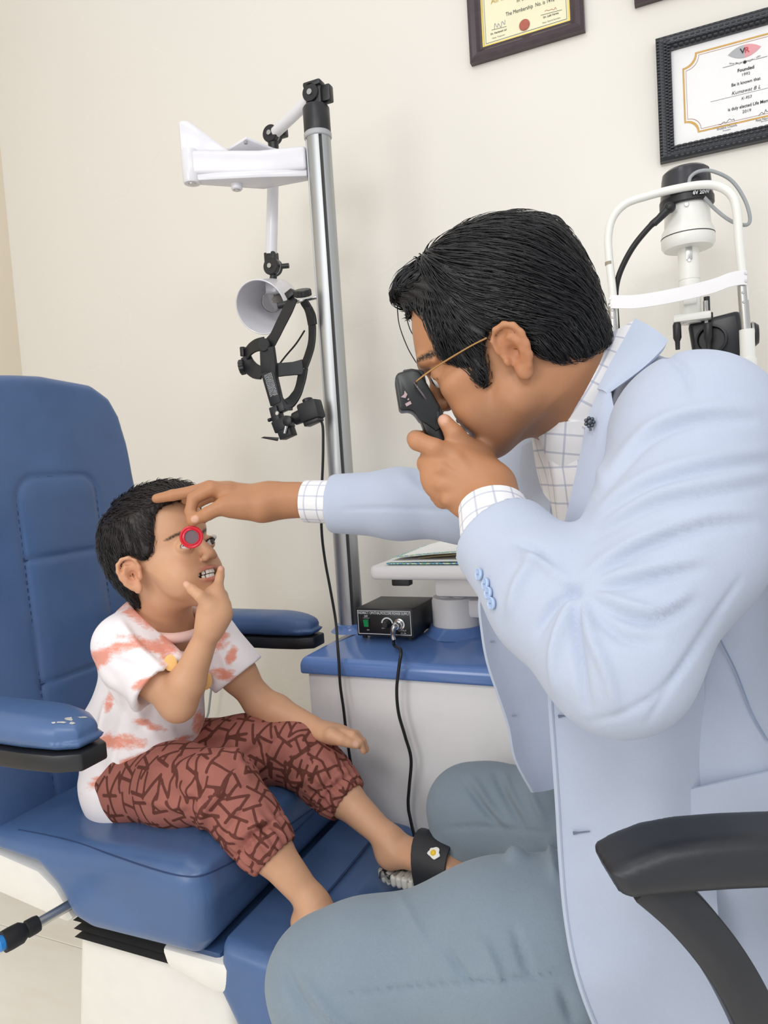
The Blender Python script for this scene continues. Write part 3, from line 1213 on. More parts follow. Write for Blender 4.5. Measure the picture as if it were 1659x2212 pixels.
pts = [ce+Z_*0.004, ce-Z_*0.012, PY(866, 1405, 1.243), PY(862, 1440, 1.235), PY(857, 1490, 1.235), PY(861, 1540, 1.235), PY(875, 1590, 1.235), PY(888, 1640, 1.235), PY(884, 1700, 1.235), PY(882, 1740, 1.235), PY(890, 1785, 1.235), A3(-0.50, 1.235, 0.25), A3(-0.52, 1.225, 0.05), A3(-0.56, 1.215, 0.006), A3(-0.66, 1.20, 0.006), A3(-0.70, 1.17, 0.05)]
MB().tube(spline(pts, 8), 0.0032, 8).build('cord', M_cord, psu)
for x in (px0+0.012, px1-0.012):
    for y in (py0+0.012, py1-0.012):
        MB().lathe([(0.005, 0.7905), (0.0055, 0.798)], (x, y, 0), Z_, 14).build('foot', M_rubber, psu)

# ================================================================== indirect ophthalmoscope headset hanging on the column hook
hs = thing('headset_ophthalmoscope', PY(600, 800, 1.36), 'black head-mounted ophthalmoscope hanging from the hook on the aluminium column', 'medical headset')
HK = PY(600, 661, 1.37)
hk0 = PC+A3(-0.02, -0.01, HK[2]+0.012)
MB().cyl(hk0+nrm(hk0-HK)*-0.0, HK+nrm(hk0-HK)*0.03, 0.0042, n=14).build('hook_rod', M_chrome, stand)
MB().cyl(HK, HK+nrm(hk0-HK)*0.035, 0.0075, n=16).build('hook_sleeve', M_black, stand)


def H(px, py, y=1.36):
    return PY(px, py, y)


def strap(name, pts, w, th, parent=hs, m=None):
    """flat moulded band; pts = (point, width m)"""
    return MB().tube(spline(pts, 7), w, 10, flat=th/w if np.isscalar(w) else None, up=None).build(name, m or M_hs, parent)


M_hs = mat('black_moulded_band', S(27, 29, 32), 0.5, var=0.08)


def band(name, pts, halfw, th, facing):
    """flat band whose broad side faces 'facing' (vector or list of vectors)"""
    sp_ = spline(pts, 8)
    n = len(sp_)
    fac = [nrm(facing)]*n if np.ndim(facing) == 1 else [nrm(q) for q in spline([np.asarray(q, float) for q in facing], 8)]
    hw = [halfw]*n if np.isscalar(halfw) else list(1.2*np.interp(np.linspace(0, 1, n), np.linspace(0, 1, len(halfw)), halfw))
    R_ = []
    for i in range(n):
        t_ = nrm(sp_[min(i+1, n-1)]-sp_[max(i-1, 0)])
        f_ = fac[i]-t_*(fac[i] @ t_)
        f_ = nrm(f_)
        w_ = np.cross(t_, f_)
        c = sp_[i]
        R_.append([c+w_*hw[i]-f_*th, c+w_*hw[i]*0.94+f_*th, c-w_*hw[i]*0.94+f_*th, c-w_*hw[i]-f_*th])
    return MB().rings(R_).build(name, M_hs, hs, bevel=0.0008, seg=1)


cam_dir = -Y_
# crown strap from the top knob down to the side pivot
band('crown_strap', [H(634, 642), H(622, 668), H(606, 700), H(592, 728), H(578, 748)], [0.011, 0.0135, 0.013, 0.0125, 0.016], 0.0018, (-0.25, -1, 0.1))
band('rear_strap', [H(655, 650), H(668, 672, 1.37), H(674, 704, 1.385), H(673, 740, 1.385), H(665, 770, 1.385), H(655, 795, 1.38)], [0.010, 0.012, 0.0115, 0.011, 0.0115, 0.013], 0.0018, (-0.5, -1, 0))
band('rear_sleeve', [H(664, 662, 1.365), H(671, 680, 1.375), H(675, 702, 1.38)], [0.0125, 0.0135, 0.0125], 0.0028, (-0.5, -1, 0))
band('side_strap', [H(655, 797, 1.38), H(652, 815, 1.375), H(648, 832, 1.37), H(641, 850, 1.36), H(628, 868, 1.352), H(612, 876, 1.345)], [0.012, 0.012, 0.0115, 0.013, 0.014, 0.010], 0.0022, (-0.3, -1, 0.25))
band('cross_strap', [H(590, 800, 1.35), H(612, 798, 1.36), H(634, 796, 1.37), H(655, 793, 1.378)], [0.0135, 0.0125, 0.0125, 0.015], 0.0018, (0, -1, 0))
band('brow_strap', [H(570, 742, 1.352), H(553, 746, 1.36), H(540, 755, 1.37), H(531, 768, 1.38)], [0.013, 0.0125, 0.012, 0.011], 0.0018, (-0.3, -1, 0.1))
band('brow_pad', [H(531, 770, 1.38), H(538, 790, 1.375), H(552, 802, 1.36), H(568, 806, 1.352)], [0.010, 0.014, 0.014, 0.012], 0.003, (0.2, -1, 0.2))
band('fork', [H(586, 750, 1.345), H(591, 790, 1.345), H(593, 830, 1.345), H(602, 858, 1.345), H(618, 878, 1.345), H(632, 880, 1.35)], [0.006, 0.006, 0.006, 0.006, 0.006, 0.005], 0.005, (0, -1, 0))
# pivot disc, lower arm with printed plate
MB().lathe([(0.0135, 0.0), (0.0145, 0.002), (0.0145, 0.008), (0.013, 0.0095)], H(574, 746, 1.352), -Y_, 28).build('pivot_knob', M_hs, hs)
MB().add([H(561, 755, 1.345), H(592, 755, 1.345), H(594, 807, 1.345), H(563, 807, 1.345), H(561, 755, 1.36), H(592, 755, 1.36), H(594, 807, 1.36), H(563, 807, 1.36)], [(0, 1, 2, 3), (7, 6, 5, 4), (0, 4, 5, 1), (1, 5, 6, 2), (2, 6, 7, 3), (3, 7, 4, 0)]).build('side_plate', M_hs, hs, bevel=0.0015)
q0 = [H(563, 806, 1.338), H(591, 802, 1.338), H(606, 868, 1.338), H(584, 878, 1.338)]
la_ = MB().add(q0+[p+Y_*0.016 for p in q0], [(0, 1, 2, 3), (7, 6, 5, 4), (0, 4, 5, 1), (1, 5, 6, 2), (2, 6, 7, 3), (3, 7, 4, 0)]).build('label_arm', M_hs, hs, bevel=0.001)
M_tiny = mat('small_white_print', S(190, 192, 195), 0.6)
u_ = nrm(q0[3]-q0[0])
v_ = nrm(q0[1]-q0[0])
v_ = nrm(v_-u_*(v_ @ u_))
oo = (q0[0]+q0[1])/2
random.seed(3)
for k in range(7):
    mb = MB()
    s0 = 0.004
    while s0 < 0.052:
        w_ = random.uniform(0.001, 0.0045)
        c = oo+u_*(s0+w_/2)+v_*(-0.0085+k*0.0029)-Y_*0.0003
        mb.box(c, (w_/2, 0.00055, 0.0003), [u_, v_, Y_])
        s0 += w_+random.uniform(0.0006, 0.0015)
    mb.build('print_line', M_tiny, la_)
text('CE', oo+u_*0.012+v_*-0.0042, u_, -v_, 0.007, M_tiny, la_, lift=0.0006)


# ratchet knobs
def ratchet(c, axis, r, h):
    mb = MB()
    ax_ = nrm(axis)
    u1 = nrm(np.cross(ax_, A3(0.3, 0.2, 1)))
    w1 = np.cross(ax_, u1)
    n = 44
    R_ = []
    for hh, k in ((0, 0.94), (h*0.15, 1.0), (h*0.85, 1.0), (h, 0.9)):
        R_.append([np.asarray(c)+ax_*hh+(r*k*(1.0 if (j//2) % 2 else 0.93))*(u1*math.cos(2*math.pi*j/n)+w1*math.sin(2*math.pi*j/n)) for j in range(n)])
    mb.rings(R_)
    return mb.build('ratchet_knob', M_black, hs, angle=20)


ratchet(H(655, 640, 1.355), (0.12, -0.42, 1), 0.0190, 0.014)
ratchet(H(529, 792, 1.375), (-1, -0.35, -0.15), 0.0175, 0.012)
MB().box(H(628, 636, 1.36), (0.010, 0.008, 0.008), [nrm((1, 0, 0.5)), Y_, nrm((-0.5, 0, 1))]).build('strap_buckle', M_black, hs, bevel=0.002)
MB().box(H(526, 760, 1.38), (0.005, 0.008, 0.011)).build('strap_buckle', M_black, hs, bevel=0.002)
# viewing head
op = MB()
MB().box(H(606, 880, 1.348), (0.013, 0.009, 0.012), [nrm((1, 0, 0.3)), Y_, nrm((-0.3, 0, 1))]).build('bracket', M_black, hs, bevel=0.0015)
q1 = H(599, 897, 1.345)
MB().box(q1, (0.0100, 0.012, 0.019), [nrm((1, 0, 0.2)), Y_, nrm((-0.2, 0, 1))]).build('bracket', M_black, hs, bevel=0.0015)
MB().lathe([(0.0052, 0), (0.0052, 0.003), (0.004, 0.004)], H(600, 893, 1.333), -Y_, 6).build('hex_bolt', M_chrome, hs)
MB().box(H(612, 917, 1.345), (0.020, 0.014, 0.013), [nrm((1, 0, 0.35)), Y_, nrm((-0.35, 0, 1))]).build('optic_block', M_black, hs, bevel=0.002)
MB().lathe([(0.0105, 0), (0.011, 0.002), (0.011, 0.008), (0.0095, 0.009)], H(624, 910, 1.332), -Y_, 24).build('optic_knob', M_black, hs)
MB().cyl(H(637, 905, 1.348), H(660, 895, 1.348), 0.014, 0.016).build('optic_barrel', M_black, hs)
e0 = H(672, 888, 1.345)
MB().box(e0, (0.024, 0.018, 0.021), [nrm((1, 0, 0.22)), Y_, nrm((-0.22, 0, 1))]).build('eyepiece_housing', M_hs, hs, bevel=0.006, seg=2)
MB().box(e0+A3(0.004, 0, -0.022), (0.019, 0.013, 0.006), [nrm((1, 0, 0.3)), Y_, nrm((-0.3, 0, 1))]).build('housing_vent', M_black, hs, bevel=0.002)
MB().lathe([(0.011, 0), (0.0115, 0.006), (0.009, 0.008)], e0+A3(-0.006, 0, 0.020), (-0.22, 0, 1), 20).build('housing_cap', M_black, hs)
MB().box(H(620, 934, 1.345), (0.016, 0.013, 0.012), [nrm((1, 0, 0.3)), Y_, nrm((-0.3, 0, 1))]).build('mirror_box', M_hs, hs, bevel=0.0015)
MB().cyl(H(620, 914, 1.328), H(615, 936, 1.328), 0.0036, n=12).build('steel_pin', M_chrome, hs)
MB().add([H(563, 946, 1.34), H(600, 953, 1.34), H(603, 945, 1.34), H(570, 943, 1.34), H(563, 946, 1.37), H(600, 953, 1.37), H(603, 945, 1.37), H(570, 943, 1.37)], [(0, 1, 2, 3), (7, 6, 5, 4), (0, 4, 5, 1), (1, 5, 6, 2), (2, 6, 7, 3), (3, 7, 4, 0)]).build('eyepiece_flap', M_black, hs, bevel=0.001)
MB().cyl(H(586, 906, 1.34), H(580, 908, 1.34), 0.004, n=12).build('set_screw', M_black, hs)
# loose inner cord and the long cord down to the floor
MB().tube(spline([H(658, 714, 1.385), H(640, 742, 1.39), H(618, 768, 1.39), H(604, 786, 1.375)], 6), 0.002, 8).build('inner_cord', M_cord, hs)
pts = [H(690, 902, 1.35), H(697, 920, 1.352), H(698, 960, 1.352), H(697, 1010, 1.352), H(694, 1080, 1.352), H(695, 1150, 1.352), H(702, 1210, 1.352), H(713, 1270, 1.345), H(725, 1340, 1.33), H(729, 1390, 1.27), H(732, 1430, 1.243), H(735, 1480, 1.237), H(742, 1530, 1.237), H(748, 1580, 1.237), H(760, 1660, 1.237), H(780, 1740, 1.237), H(792, 1800, 1.237), A3(-0.64, 1.23, 0.2), A3(-0.66, 1.225, 0.03), A3(-0.69, 1.21, 0.006)]
MB().tube(spline(pts, 8), 0.003, 8).build('cord', M_cord, hs)

# thin grey cable hanging against the wall behind the boy
gc = MB().tube(spline([PY(472, 1380, 1.70), PY(464, 1440, 1.70), PY(456, 1490, 1.70), PY(450, 1540, 1.70), PY(440, 1600, 1.70), A3(-1.16, 1.70, 0.25), A3(-1.15, 1.70, 0.006)], 8), 0.0035, 8).build('grey_cable', mat('grey_cable', S(158, 162, 164), 0.45))
tag(gc, 'thin grey cable hanging down the wall behind the boy', 'cable')

# ================================================================== slit lamp
M_sl = mat('ivory_enamel', S(240, 240, 234), 0.3, var=0.015)
sl = thing('slit_lamp', (0.0, 1.45, 0.96), 'ivory slit lamp microscope with chin rest frame and black lamp housing behind the doctor', 'medical instrument')
YS = 1.45


def q(px, py, y=YS):
    return PY(px, py, y)


fr = [q(1327, 715), q(1324, 640), q(1316, 560), q(1314, 510), q(1324, 470), q(1352, 440), q(1400, 423), q(1460, 408), q(1520, 399), q(1556, 404), q(1582, 424), q(1592, 460), q(1596, 520), q(1604, 600), q(1608, 650)]
MB().tube(spline(fr, 7), 0.0075, 16).build('rest_frame', M_sl, sl)
for (a, b) in (((1323, 655), (1327, 740)), ((1603, 612), (1612, 725))):
    p = MB().cyl(q(*a), q(*b), 0.0085, n=20).build('frame_post', M_satin, sl)
    for k in (0.32, 0.62):
        c = q(*a)*(1-k*0.6)+q(*b)*k*0.6
        MB().lathe([(0.0028, 0), (0.0024, 0.0012)], c-Y_*0.0085, -Y_, 12).build('screw', M_chrome, p)
MB().cyl(q(1613, 712), q(1618, 850), 0.0125, n=24).build('post_sleeve', M_sl, sl)
MB().cyl(q(1615, 775), A3(0.083, YS, 0.962), 0.015, n=24).build('post_base', M_sl, sl)
lp = q(1327, 740)
MB().cyl(lp, A3(lp[0], YS, 0.962), 0.012, n=24).build('post_base', M_sl, sl)
bd = [q(1318, 652, 1.438), q(1332, 652, 1.436), q(1370, 652, 1.432), q(1420, 645, 1.428), q(1480, 633, 1.428), q(1540, 618, 1.43), q(1575, 605, 1.433), q(1600, 600, 1.437), q(1614, 600, 1.44)]
sp_ = spline(bd, 6)
R_ = [[c+Z_*0.0125-Y_*0.0009, c+Z_*0.0125+Y_*0.0009, c-Z_*0.0125+Y_*0.0009, c-Z_*0.0125-Y_*0.0009] for c in sp_]
hb_ = MB().rings(R_).build('forehead_band', mat('white_silicone_band', S(244, 243, 245), 0.4, var=0.01), sl, bevel=0.0005, seg=1)
for px, py in ((1318, 645), (1318, 660), (1612, 590), (1612, 607)):
    MB().lathe([(0.0026, 0), (0.0022, 0.001)], q(px, py, 1.437), -Y_, 12).build('rivet', M_satin, hb_)
MB().lathe([(0.0079, -0.003), (0.0079, 0.003)], q(1316, 569), q(1316, 560)-q(1318, 580), 20).build('sticker', mat('brown_sticker', S(160, 148, 126), 0.6), sl)
# illumination tower
YT = 1.50
tc = q(1487, 545, YT)


def T(py):
    return q(1487, py, YT)[2]


tx = A3(tc[0], YT, 0)
MB().lathe([(0.0475, T(432)), (0.046, T(425)), (0.043, T(385)), (0.041, T(373)), (0.035, T(367)), (0.01, T(366))], tx, Z_, 36).build('lamp_cover', mat('dark_grey_cover', S(52, 52, 58), 0.25, var=0.05), sl)
MB().lathe([(0.046, T(448)), (0.048, T(446)), (0.048, T(432)), (0.046, T(431))], tx, Z_, 36).build('cover_ring', M_black, sl)
text('6V 20W', (tx[0]+0.024, YT-0.043, T(437)), nrm((1, 0.5, 0.05)), Z_, 0.009, M_print, sl, bold=0.0003, lift=0.002)
MB().lathe([(0.040, T(448)), (0.041, T(490)), (0.046, T(500)), (0.0475, T(512)), (0.0475, T(530)), (0.043, T(538)), (0.02, T(539))], tx, Z_, 36).build('tower_head', M_sl, sl)
MB().lathe([(0.0478, T(513)), (0.0478, T(511))], tx, Z_, 36).build('seam_line', M_slot, sl)
MB().lathe([(0.004, 0), (0.003, 0.002)], (tx[0], YT-0.0415, T(456)), -Y_, 14).build('screw', M_chrome, sl)
MB().lathe([(0.0195, T(640)), (0.0195, T(610)), (0.018, T(609)), (0.018, T(606)), (0.019, T(605)), (0.019, T(530))], tx, Z_, 28).build('tower_tube', M_sl, sl)
MB().box((tx[0]+0.001, YT-0.019, T(550)), (0.0055, 0.0012, 0.014)).build('steel_clip', M_satin, sl, bevel=0.0005)
MB().lathe([(0.0032, 0), (0.0025, 0.0015)], (tx[0]+0.001, YT-0.0195, T(568)), -Y_, 12).build('screw', M_chrome, sl)
MB().lathe([(0.0018*10, T(700)), (0.019, T(697)), (0.019, T(640))], tx, Z_, 28).build('tower_tube', M_sl, sl)
MB().lohi((q(1455, 690, YT)[0], YT-0.03, T(698)), (q(1536, 690, YT)[0], YT+0.01, T(682))).build('mirror_arm', M_sl, sl, bevel=0.003)
MB().lohi((tx[0]-0.012, YT-0.024, T(662)), (tx[0]+0.012, YT-0.01, T(640))).build('filter_lever', M_sl, sl, bevel=0.003)
for px in (1462, 1529):
    c = q(px, 700, YT-0.022)
    MB().lathe([(0.004, -0.05), (0.0045, -0.035), (0.0075, -0.028), (0.0075, -0.004), (0.006, 0.0)], c+Z_*0.002, Z_, 16).build('mirror_post', M_black, sl)
c = q(1524, 650, YT)
MB().cyl(c, c-Z_*0.05, 0.0045, n=14).build('steel_rod', M_satin, sl)
c = q(1527, 655, YT+0.005)
MB().cyl(c+Z_*0.012, c-Z_*0.03, 0.0055, n=14).build('guide_rod', M_black, sl)
# microscope body
mc = q(1552, 738, 1.53)
MB().box(mc, (0.046, 0.035, 0.044), [nrm((1, -0.1, 0.12)), nrm((0.1, 1, 0)), nrm((-0.12, 0, 1))]).build('microscope_body', mat('black_microscope', S(36, 37, 42), 0.35, var=0.1), sl, bevel=0.010, seg=3)
MB().lathe([(0.026, 0), (0.028, 0.004), (0.028, 0.012), (0.024, 0.013), (0.022, 0.004)], mc+A3(-0.012, -0.034, 0.0), (-0.15, -1, 0), 32).build('objective_lens', M_black, sl)
MB().lathe([(0.022, -0.004), (0.022, 0.012), (0.017, 0.018)], mc+A3(0.05, -0.01, 0.004), (1, 0, 0), 28).build('magnification_knob', M_black, sl)
MB().lathe([(0.024, -0.002), (0.024, 0.002)], mc+A3(0.058, -0.01, 0.004), (1, 0, 0), 28).build('knob_ring', M_satin, sl)
MB().box(mc+A3(-0.02, 0.0, 0.048), (0.012, 0.012, 0.008)).build('body_clamp', M_black, sl, bevel=0.002)
MB().lohi((mc[0]-0.03, 1.49, 0.962), (mc[0]+0.03, 1.57, mc[2]-0.03)).build('microscope_column', M_sl, sl, bevel=0.006)
MB().lohi((tx[0]-0.14, 1.40, 0.9605), (tx[0]+0.14, 1.62, 0.99)).build('cross_slide_base', M_sl, sl, bevel=0.008)
# cables
M_gcord = mat('grey_cable', S(158, 162, 164), 0.45)
pts = [q(1488, 398, 1.452), q(1492, 382, 1.452), q(1510, 370, 1.452), q(1540, 370, 1.46), q(1580, 390, 1.47), q(1608, 430, 1.47), q(1620, 470, 1.47), q(1612, 486, 1.47), q(1580, 478, 1.47), q(1545, 452, 1.47), q(1515, 420, 1.465), q(1490, 405, 1.46), q(1465, 408, 1.46), q(1442, 416, 1.46)]
MB().tube(spline(pts, 7), 0.0032, 10).build('grey_cable', M_gcord, sl)
a_, b_ = q(1447, 448, 1.45), q(1428, 468, 1.45)
MB().sphere(a_, 0.0105).build('plug_ball', M_black, sl)
MB().cyl(a_, q(1412, 484, 1.45), 0.0085, 0.006, n=16).build('plug_grip', M_black, sl)
MB().tube(spline([b_, q(1405, 488, 1.45), q(1370, 530, 1.45), q(1345, 575, 1.455), q(1332, 615, 1.46), q(1330, 660, 1.47), q(1335, 740, 1.48)], 7), [0.0062]*7+[0.0055]*36, 12).build('black_cable', M_cord, sl)

# ================================================================== certificates on the wall
M_ink = mat('black_ink', S(70, 70, 74), 0.7)
M_ink2 = mat('dark_ink', S(40, 40, 44), 0.7)


def picture_frame(th, x0, x1, z0, z1, w, m_frame, m_paper, m_edge, inner):
    """moulded frame of four mitred bars, backing, paper, pane"""
    prof = [(0.0, 0.0), (0.0, 0.016), (w*0.25, 0.021), (w*0.6, 0.019), (w*0.85, 0.012), (w, 0.011), (w, 0.0)]
    cor = [(x0, z0, 1, 1), (x1, z0, -1, 1), (x1, z1, -1, -1), (x0, z1, 1, -1)]
    for k in range(4):
        a, b = cor[k], cor[(k+1) % 4]
        R_ = [[A3(c[0]+c[2]*t_, YW-0.001-h, c[1]+c[3]*t_) for t_, h in prof] for c in (a, b)]
        MB().rings(R_).build('frame_bar', m_frame, th, smooth=False)
    paper = MB().lohi((x0+w*0.8, YW-0.007, z0+w*0.8), (x1-w*0.8, YW-0.004, z1-w*0.8)).build('paper', m_paper, th)
    if m_edge is not None:
        framed(MB(), x0+w, x1-w, z0+w, z1-w, inner, YW-0.0095).build('gilt_slip', m_edge, th)
    return paper


def woodm(name, c):
    t = NT(name)
    f = t.noise(40.0, 5, 0.6, t.coord((1, 1, 4)))
    t.set(Base_Color=t.ramp(f, [(0.3, tuple(k*0.8 for k in c)), (0.7, tuple(k*1.15 for k in c))]), Roughness=0.3, Specular_IOR_Level=0.5)
    return t.m


M_brown = woodm('dark_brown_moulding', S(68, 54, 60))
z1b = 2.101
cert1 = thing('framed_certificate', (-0.335, YW-0.01, z1b), 'pale yellow certificate with red seal in smooth dark brown wooden frame', 'certificate', None)
M_yel = mat('yellow_certificate_paper', S(238, 233, 198), 0.35, var=0.04, vs=8)
p1 = picture_frame(cert1, -0.469, -0.201, z1b, z1b+0.36, 0.031, M_brown, M_yel, mat('gilt_slip', S(206, 184, 96), 0.35, 0.6), 0.004)
yp = YW-0.0075
xl, xr, zb0 = -0.469+0.031, -0.201-0.031, z1b+0.031
framed(MB(), xl+0.008, xr-0.008, zb0+0.008, z1b+0.325, 0.0006, yp).build('border_line', M_ink, p1)


def W_(px, py):
    return PY(px, py, yp)


M_red = mat('faded_red_seal', S(176, 96, 78), 0.6, var=0.12, vs=120)
MB().lathe([(0.0125, 0), (0.0125, 0.0012), (0.011, 0.0015)], W_(1133, 54), -Y_, 32).build('red_seal', M_red, p1)
text('The Membership  No. is 1492', W_(1148, 14)+A3(-0.004, 0, 0), X_, Z_, 0.0125, M_ink, p1, stretch=0.75)
text('in the', W_(1128, -2), X_, Z_, 0.0115, M_ink, p1)
text('All India', W_(1085, -4), X_, Z_, 0.017, mat('gold_ink', S(196, 164, 70), 0.5), p1)
text('Dr. Lalit Verma', W_(1190, 33), X_, Z_, 0.0056, M_ink, p1, bold=0.0001)
text('Hony. General Secretary', W_(1191, 44), X_, Z_, 0.0045, M_ink, p1, stretch=0.9)
text('Dr. Harbansh Lal', W_(1077, 69), X_, Z_, 0.0056, M_ink, p1, bold=0.0001)
text('Hony. Treasurer', W_(1077, 79), X_, Z_, 0.0045, M_ink, p1)


def scribble(a, b, amp, n, m, parent, seed):
    rg = np.random.default_rng(seed)
    pts = []
    for i in range(n):
        t_ = i/(n-1)
        pts.append(a*(1-t_)+b*t_+Z_*amp*(rg.random()-0.4)*(1.5 if i % 2 else -0.6)+X_*amp*0.5*(rg.random()-0.5))
    return MB().tube(spline(pts, 6), 0.00045, 5).build('signature', m, parent)


M_bink = mat('blue_pen', S(120, 124, 160), 0.6)
M_rink = mat('red_pen', S(190, 100, 80), 0.6)
scribble(W_(1068, 60), W_(1092, 52), 0.011, 8, M_bink, p1, 4)
scribble(W_(1176, 24), W_(1202, 20), 0.006, 9, M_rink, p1, 5)
for a, b in (((1062, 65), (1094, 57)), ((1168, 33), (1214, 21))):
    MB().tube([W_(*a), W_(*b)], 0.0004, 5).build('rule_line', M_ink, p1)

# corner of a third brown frame at the top edge of the photograph
z3 = PY(1376, 18, YW)[2]
x3 = PY(1371, 0, YW)[0]
cert3 = thing('framed_certificate', (x3+0.14, YW-0.01, z3), 'dark brown frame above the woven black frame, only its lower corner in view', 'certificate')
picture_frame(cert3, x3, x3+0.27, z3, z3+0.36, 0.031, M_brown, mat('white_certificate_paper', S(240, 240, 240), 0.3, var=0.01), None, 0.004)

# black woven frame
x0, x1, z0, z1 = -0.054, 0.325, 1.776, 2.037
cert2 = thing('framed_certificate', ((x0+x1)/2, YW-0.01, z0), 'white membership certificate with gold border in black woven-pattern frame', 'certificate')
M_weave = mat('black_woven_moulding', S(46, 48, 54), 0.35, var=0.1)
wf = 0.030
pw = picture_frame(cert2, x0, x1, z0, z1, wf, M_weave, mat('white_certificate_paper', S(240, 240, 240), 0.3, var=0.01), None, 0.0)
# raised weave lozenges on the bars
wme = None


def lozenge(c, ax_):
    global wme
    if wme is None:
        m = MB()
        n = 8
        R_ = []
        for s_, h in ((1.0, 0.0), (0.85, 0.0018), (0.45, 0.0028)):
            R_.append([(0.0052*s_*math.copysign(abs(math.cos(2*math.pi*j/n))**0.6, math.cos(2*math.pi*j/n)), 0.0026*s_*math.copysign(abs(math.sin(2*math.pi*j/n))**0.6, math.sin(2*math.pi*j/n)), h) for j in range(n)])
        m.rings(R_)
        o = m.build('weave_strip', M_weave, cert2)
        wme = o.data
        o.matrix_parent_inverse = Matrix.Identity(4)
    else:
        o = bpy.data.objects.new('weave_strip', wme)
        COL.objects.link(o)
        o.parent = cert2
    u1 = nrm(ax_)
    n1 = -Y_
    v1 = np.cross(n1, u1)
    M4 = Matrix(((u1[0], v1[0], n1[0], c[0]), (u1[1], v1[1], n1[1], c[1]), (u1[2], v1[2], n1[2], c[2]), (0, 0, 0, 1)))
    o.matrix_basis = wm(cert2).inverted() @ M4


yb = YW-0.0195
for r in range(4):
    off = 0.005+r*0.0068
    k = 0
    zz_ = z0+0.008
    while zz_ < z1-0.006:
        lozenge((x0+off, yb, zz_+(0.0032 if r % 2 else 0)), X_ if True else Z_)
        zz_ += 0.0066
    for zrow in (z0+off, z1-off):
        xx = x0+wf+0.004
        while xx < 0.20:
            lozenge((xx+(0.0055 if r % 2 else 0), yb, zrow), X_)
            xx += 0.0112
# gold stepped border with scooped corners
xa, xb, za, zb1 = PY(1474, 150, YW)[0], x1-(PY(1474, 150, YW)[0]-x0), PY(1495, 280, YW)[2]-0.012, 2.037-0.046
rs = 0.026


def scoop(d):
    pts = []
    for (cx_, cz_, a0, a1) in ((xa+d, za+d, math.pi/2, 0), (xb-d, za+d, math.pi, math.pi/2), (xb-d, zb1-d, 3*math.pi/2, math.pi), (xa+d, zb1-d, 2*math.pi, 3*math.pi/2)):
        for a in np.linspace(a0, a1, 9):
            pts.append((cx_+rs*math.cos(a), cz_+rs*math.sin(a)))
    return pts


def loop_strip(o1, o2, m, name, y):
    n = len(o1)
    V = [A3(p[0], y, p[1]) for p in o1]+[A3(p[0], y, p[1]) for p in o2]
    V += [v-Y_*0.0004 for v in V]
    Fc = []
    for i in range(n):
        j = (i+1) % n
        Fc += [(2*n+i, 2*n+j, 3*n+j, 3*n+i), (i, n+i, n+j, j), (i, j, 2*n+j, 2*n+i), (n+i, 3*n+i, 3*n+j, n+j)]
    return MB().add(V, Fc).build(name, m, pw, smooth=False)


loop_strip(scoop(0), scoop(0.0035), mat('gold_print', S(208, 164, 84), 0.45), 'gold_border', yp+0.0003)
loop_strip(scoop(0.0065), scoop(0.0073), mat('brown_print', S(176, 130, 110), 0.5), 'inner_border', yp+0.0003)
ctr = W_(1608, 110)
ex = 0.031
for s_, m in ((-1, mat('grey_emblem', S(176, 178, 180), 0.6)), (1, mat('pink_emblem', S(226, 160, 166), 0.6))):
    n = 14
    up = [(s_*ex*(1-t_), 0.0135*(1-(1-t_)**2)*(1-0.1*t_)) for t_ in np.linspace(0, 1, n)]
    lo_ = [(s_*ex*(1-t_), -0.0135*(1-(1-t_)**2)) for t_ in np.linspace(1, 0, n)]
    MB().prism(up+lo_[:-1], ctr, X_, Z_, -Y_, 0, 0.0004).build('emblem', m, pw)
text('V', ctr+A3(-0.0035, -0.0008, 0.0), X_, Z_, 0.0155, M_ink2, pw, bold=0.0002)
text('R', ctr+A3(0.0045, -0.0008, 0.0), X_, Z_, 0.0155, mat('crimson_print', S(196, 70, 80), 0.6), pw, bold=0.0002)
# curved motto under the emblem
for i, ch in enumerate('Vitreo Retinal Society - India'):
    if ch == ' ':
        continue
    a = -0.9+1.8*i/29
    c = ctr+A3(0.036*math.sin(a), 0, -0.0185-0.010*math.cos(a)+0.007)
    text(ch, c, nrm((math.cos(a), 0, math.sin(a))), nrm((-math.sin(a), 0, math.cos(a))), 0.0048, M_ink, pw)
ru = W_(1609, 134)
MB().tube([ru-X_*0.042, ru-X_*0.02], 0.0004, 5).build('rule_line', M_ink, pw)
MB().tube([ru+X_*0.02, ru+X_*0.042], 0.0004, 5).build('rule_line', M_ink, pw)
star = [((0.0042 if k % 2 else 0.0024)*math.cos(k*math.pi/8), (0.0042 if k % 2 else 0.0024)*math.sin(k*math.pi/8)) for k in range(16)]
MB().prism(star, ru, X_, Z_, -Y_, 0, 0.0004).build('ornament', M_ink2, pw)
for s_ in (-1, 1):
    MB().tube(spline([ru+X_*s_*0.006+Z_*0.001, ru+X_*s_*0.010-Z_*0.0012, ru+X_*s_*0.014+Z_*0.0012, ru+X_*s_*0.019], 5), 0.00035, 5).build('flourish', M_ink, pw)
cxm = ctr[0]


def line(s, px, py, size, m=M_ink2, **kw):
    p = W_(px, py)
    return text(s, p, X_, Z_, size*0.72, m, pw, **kw)


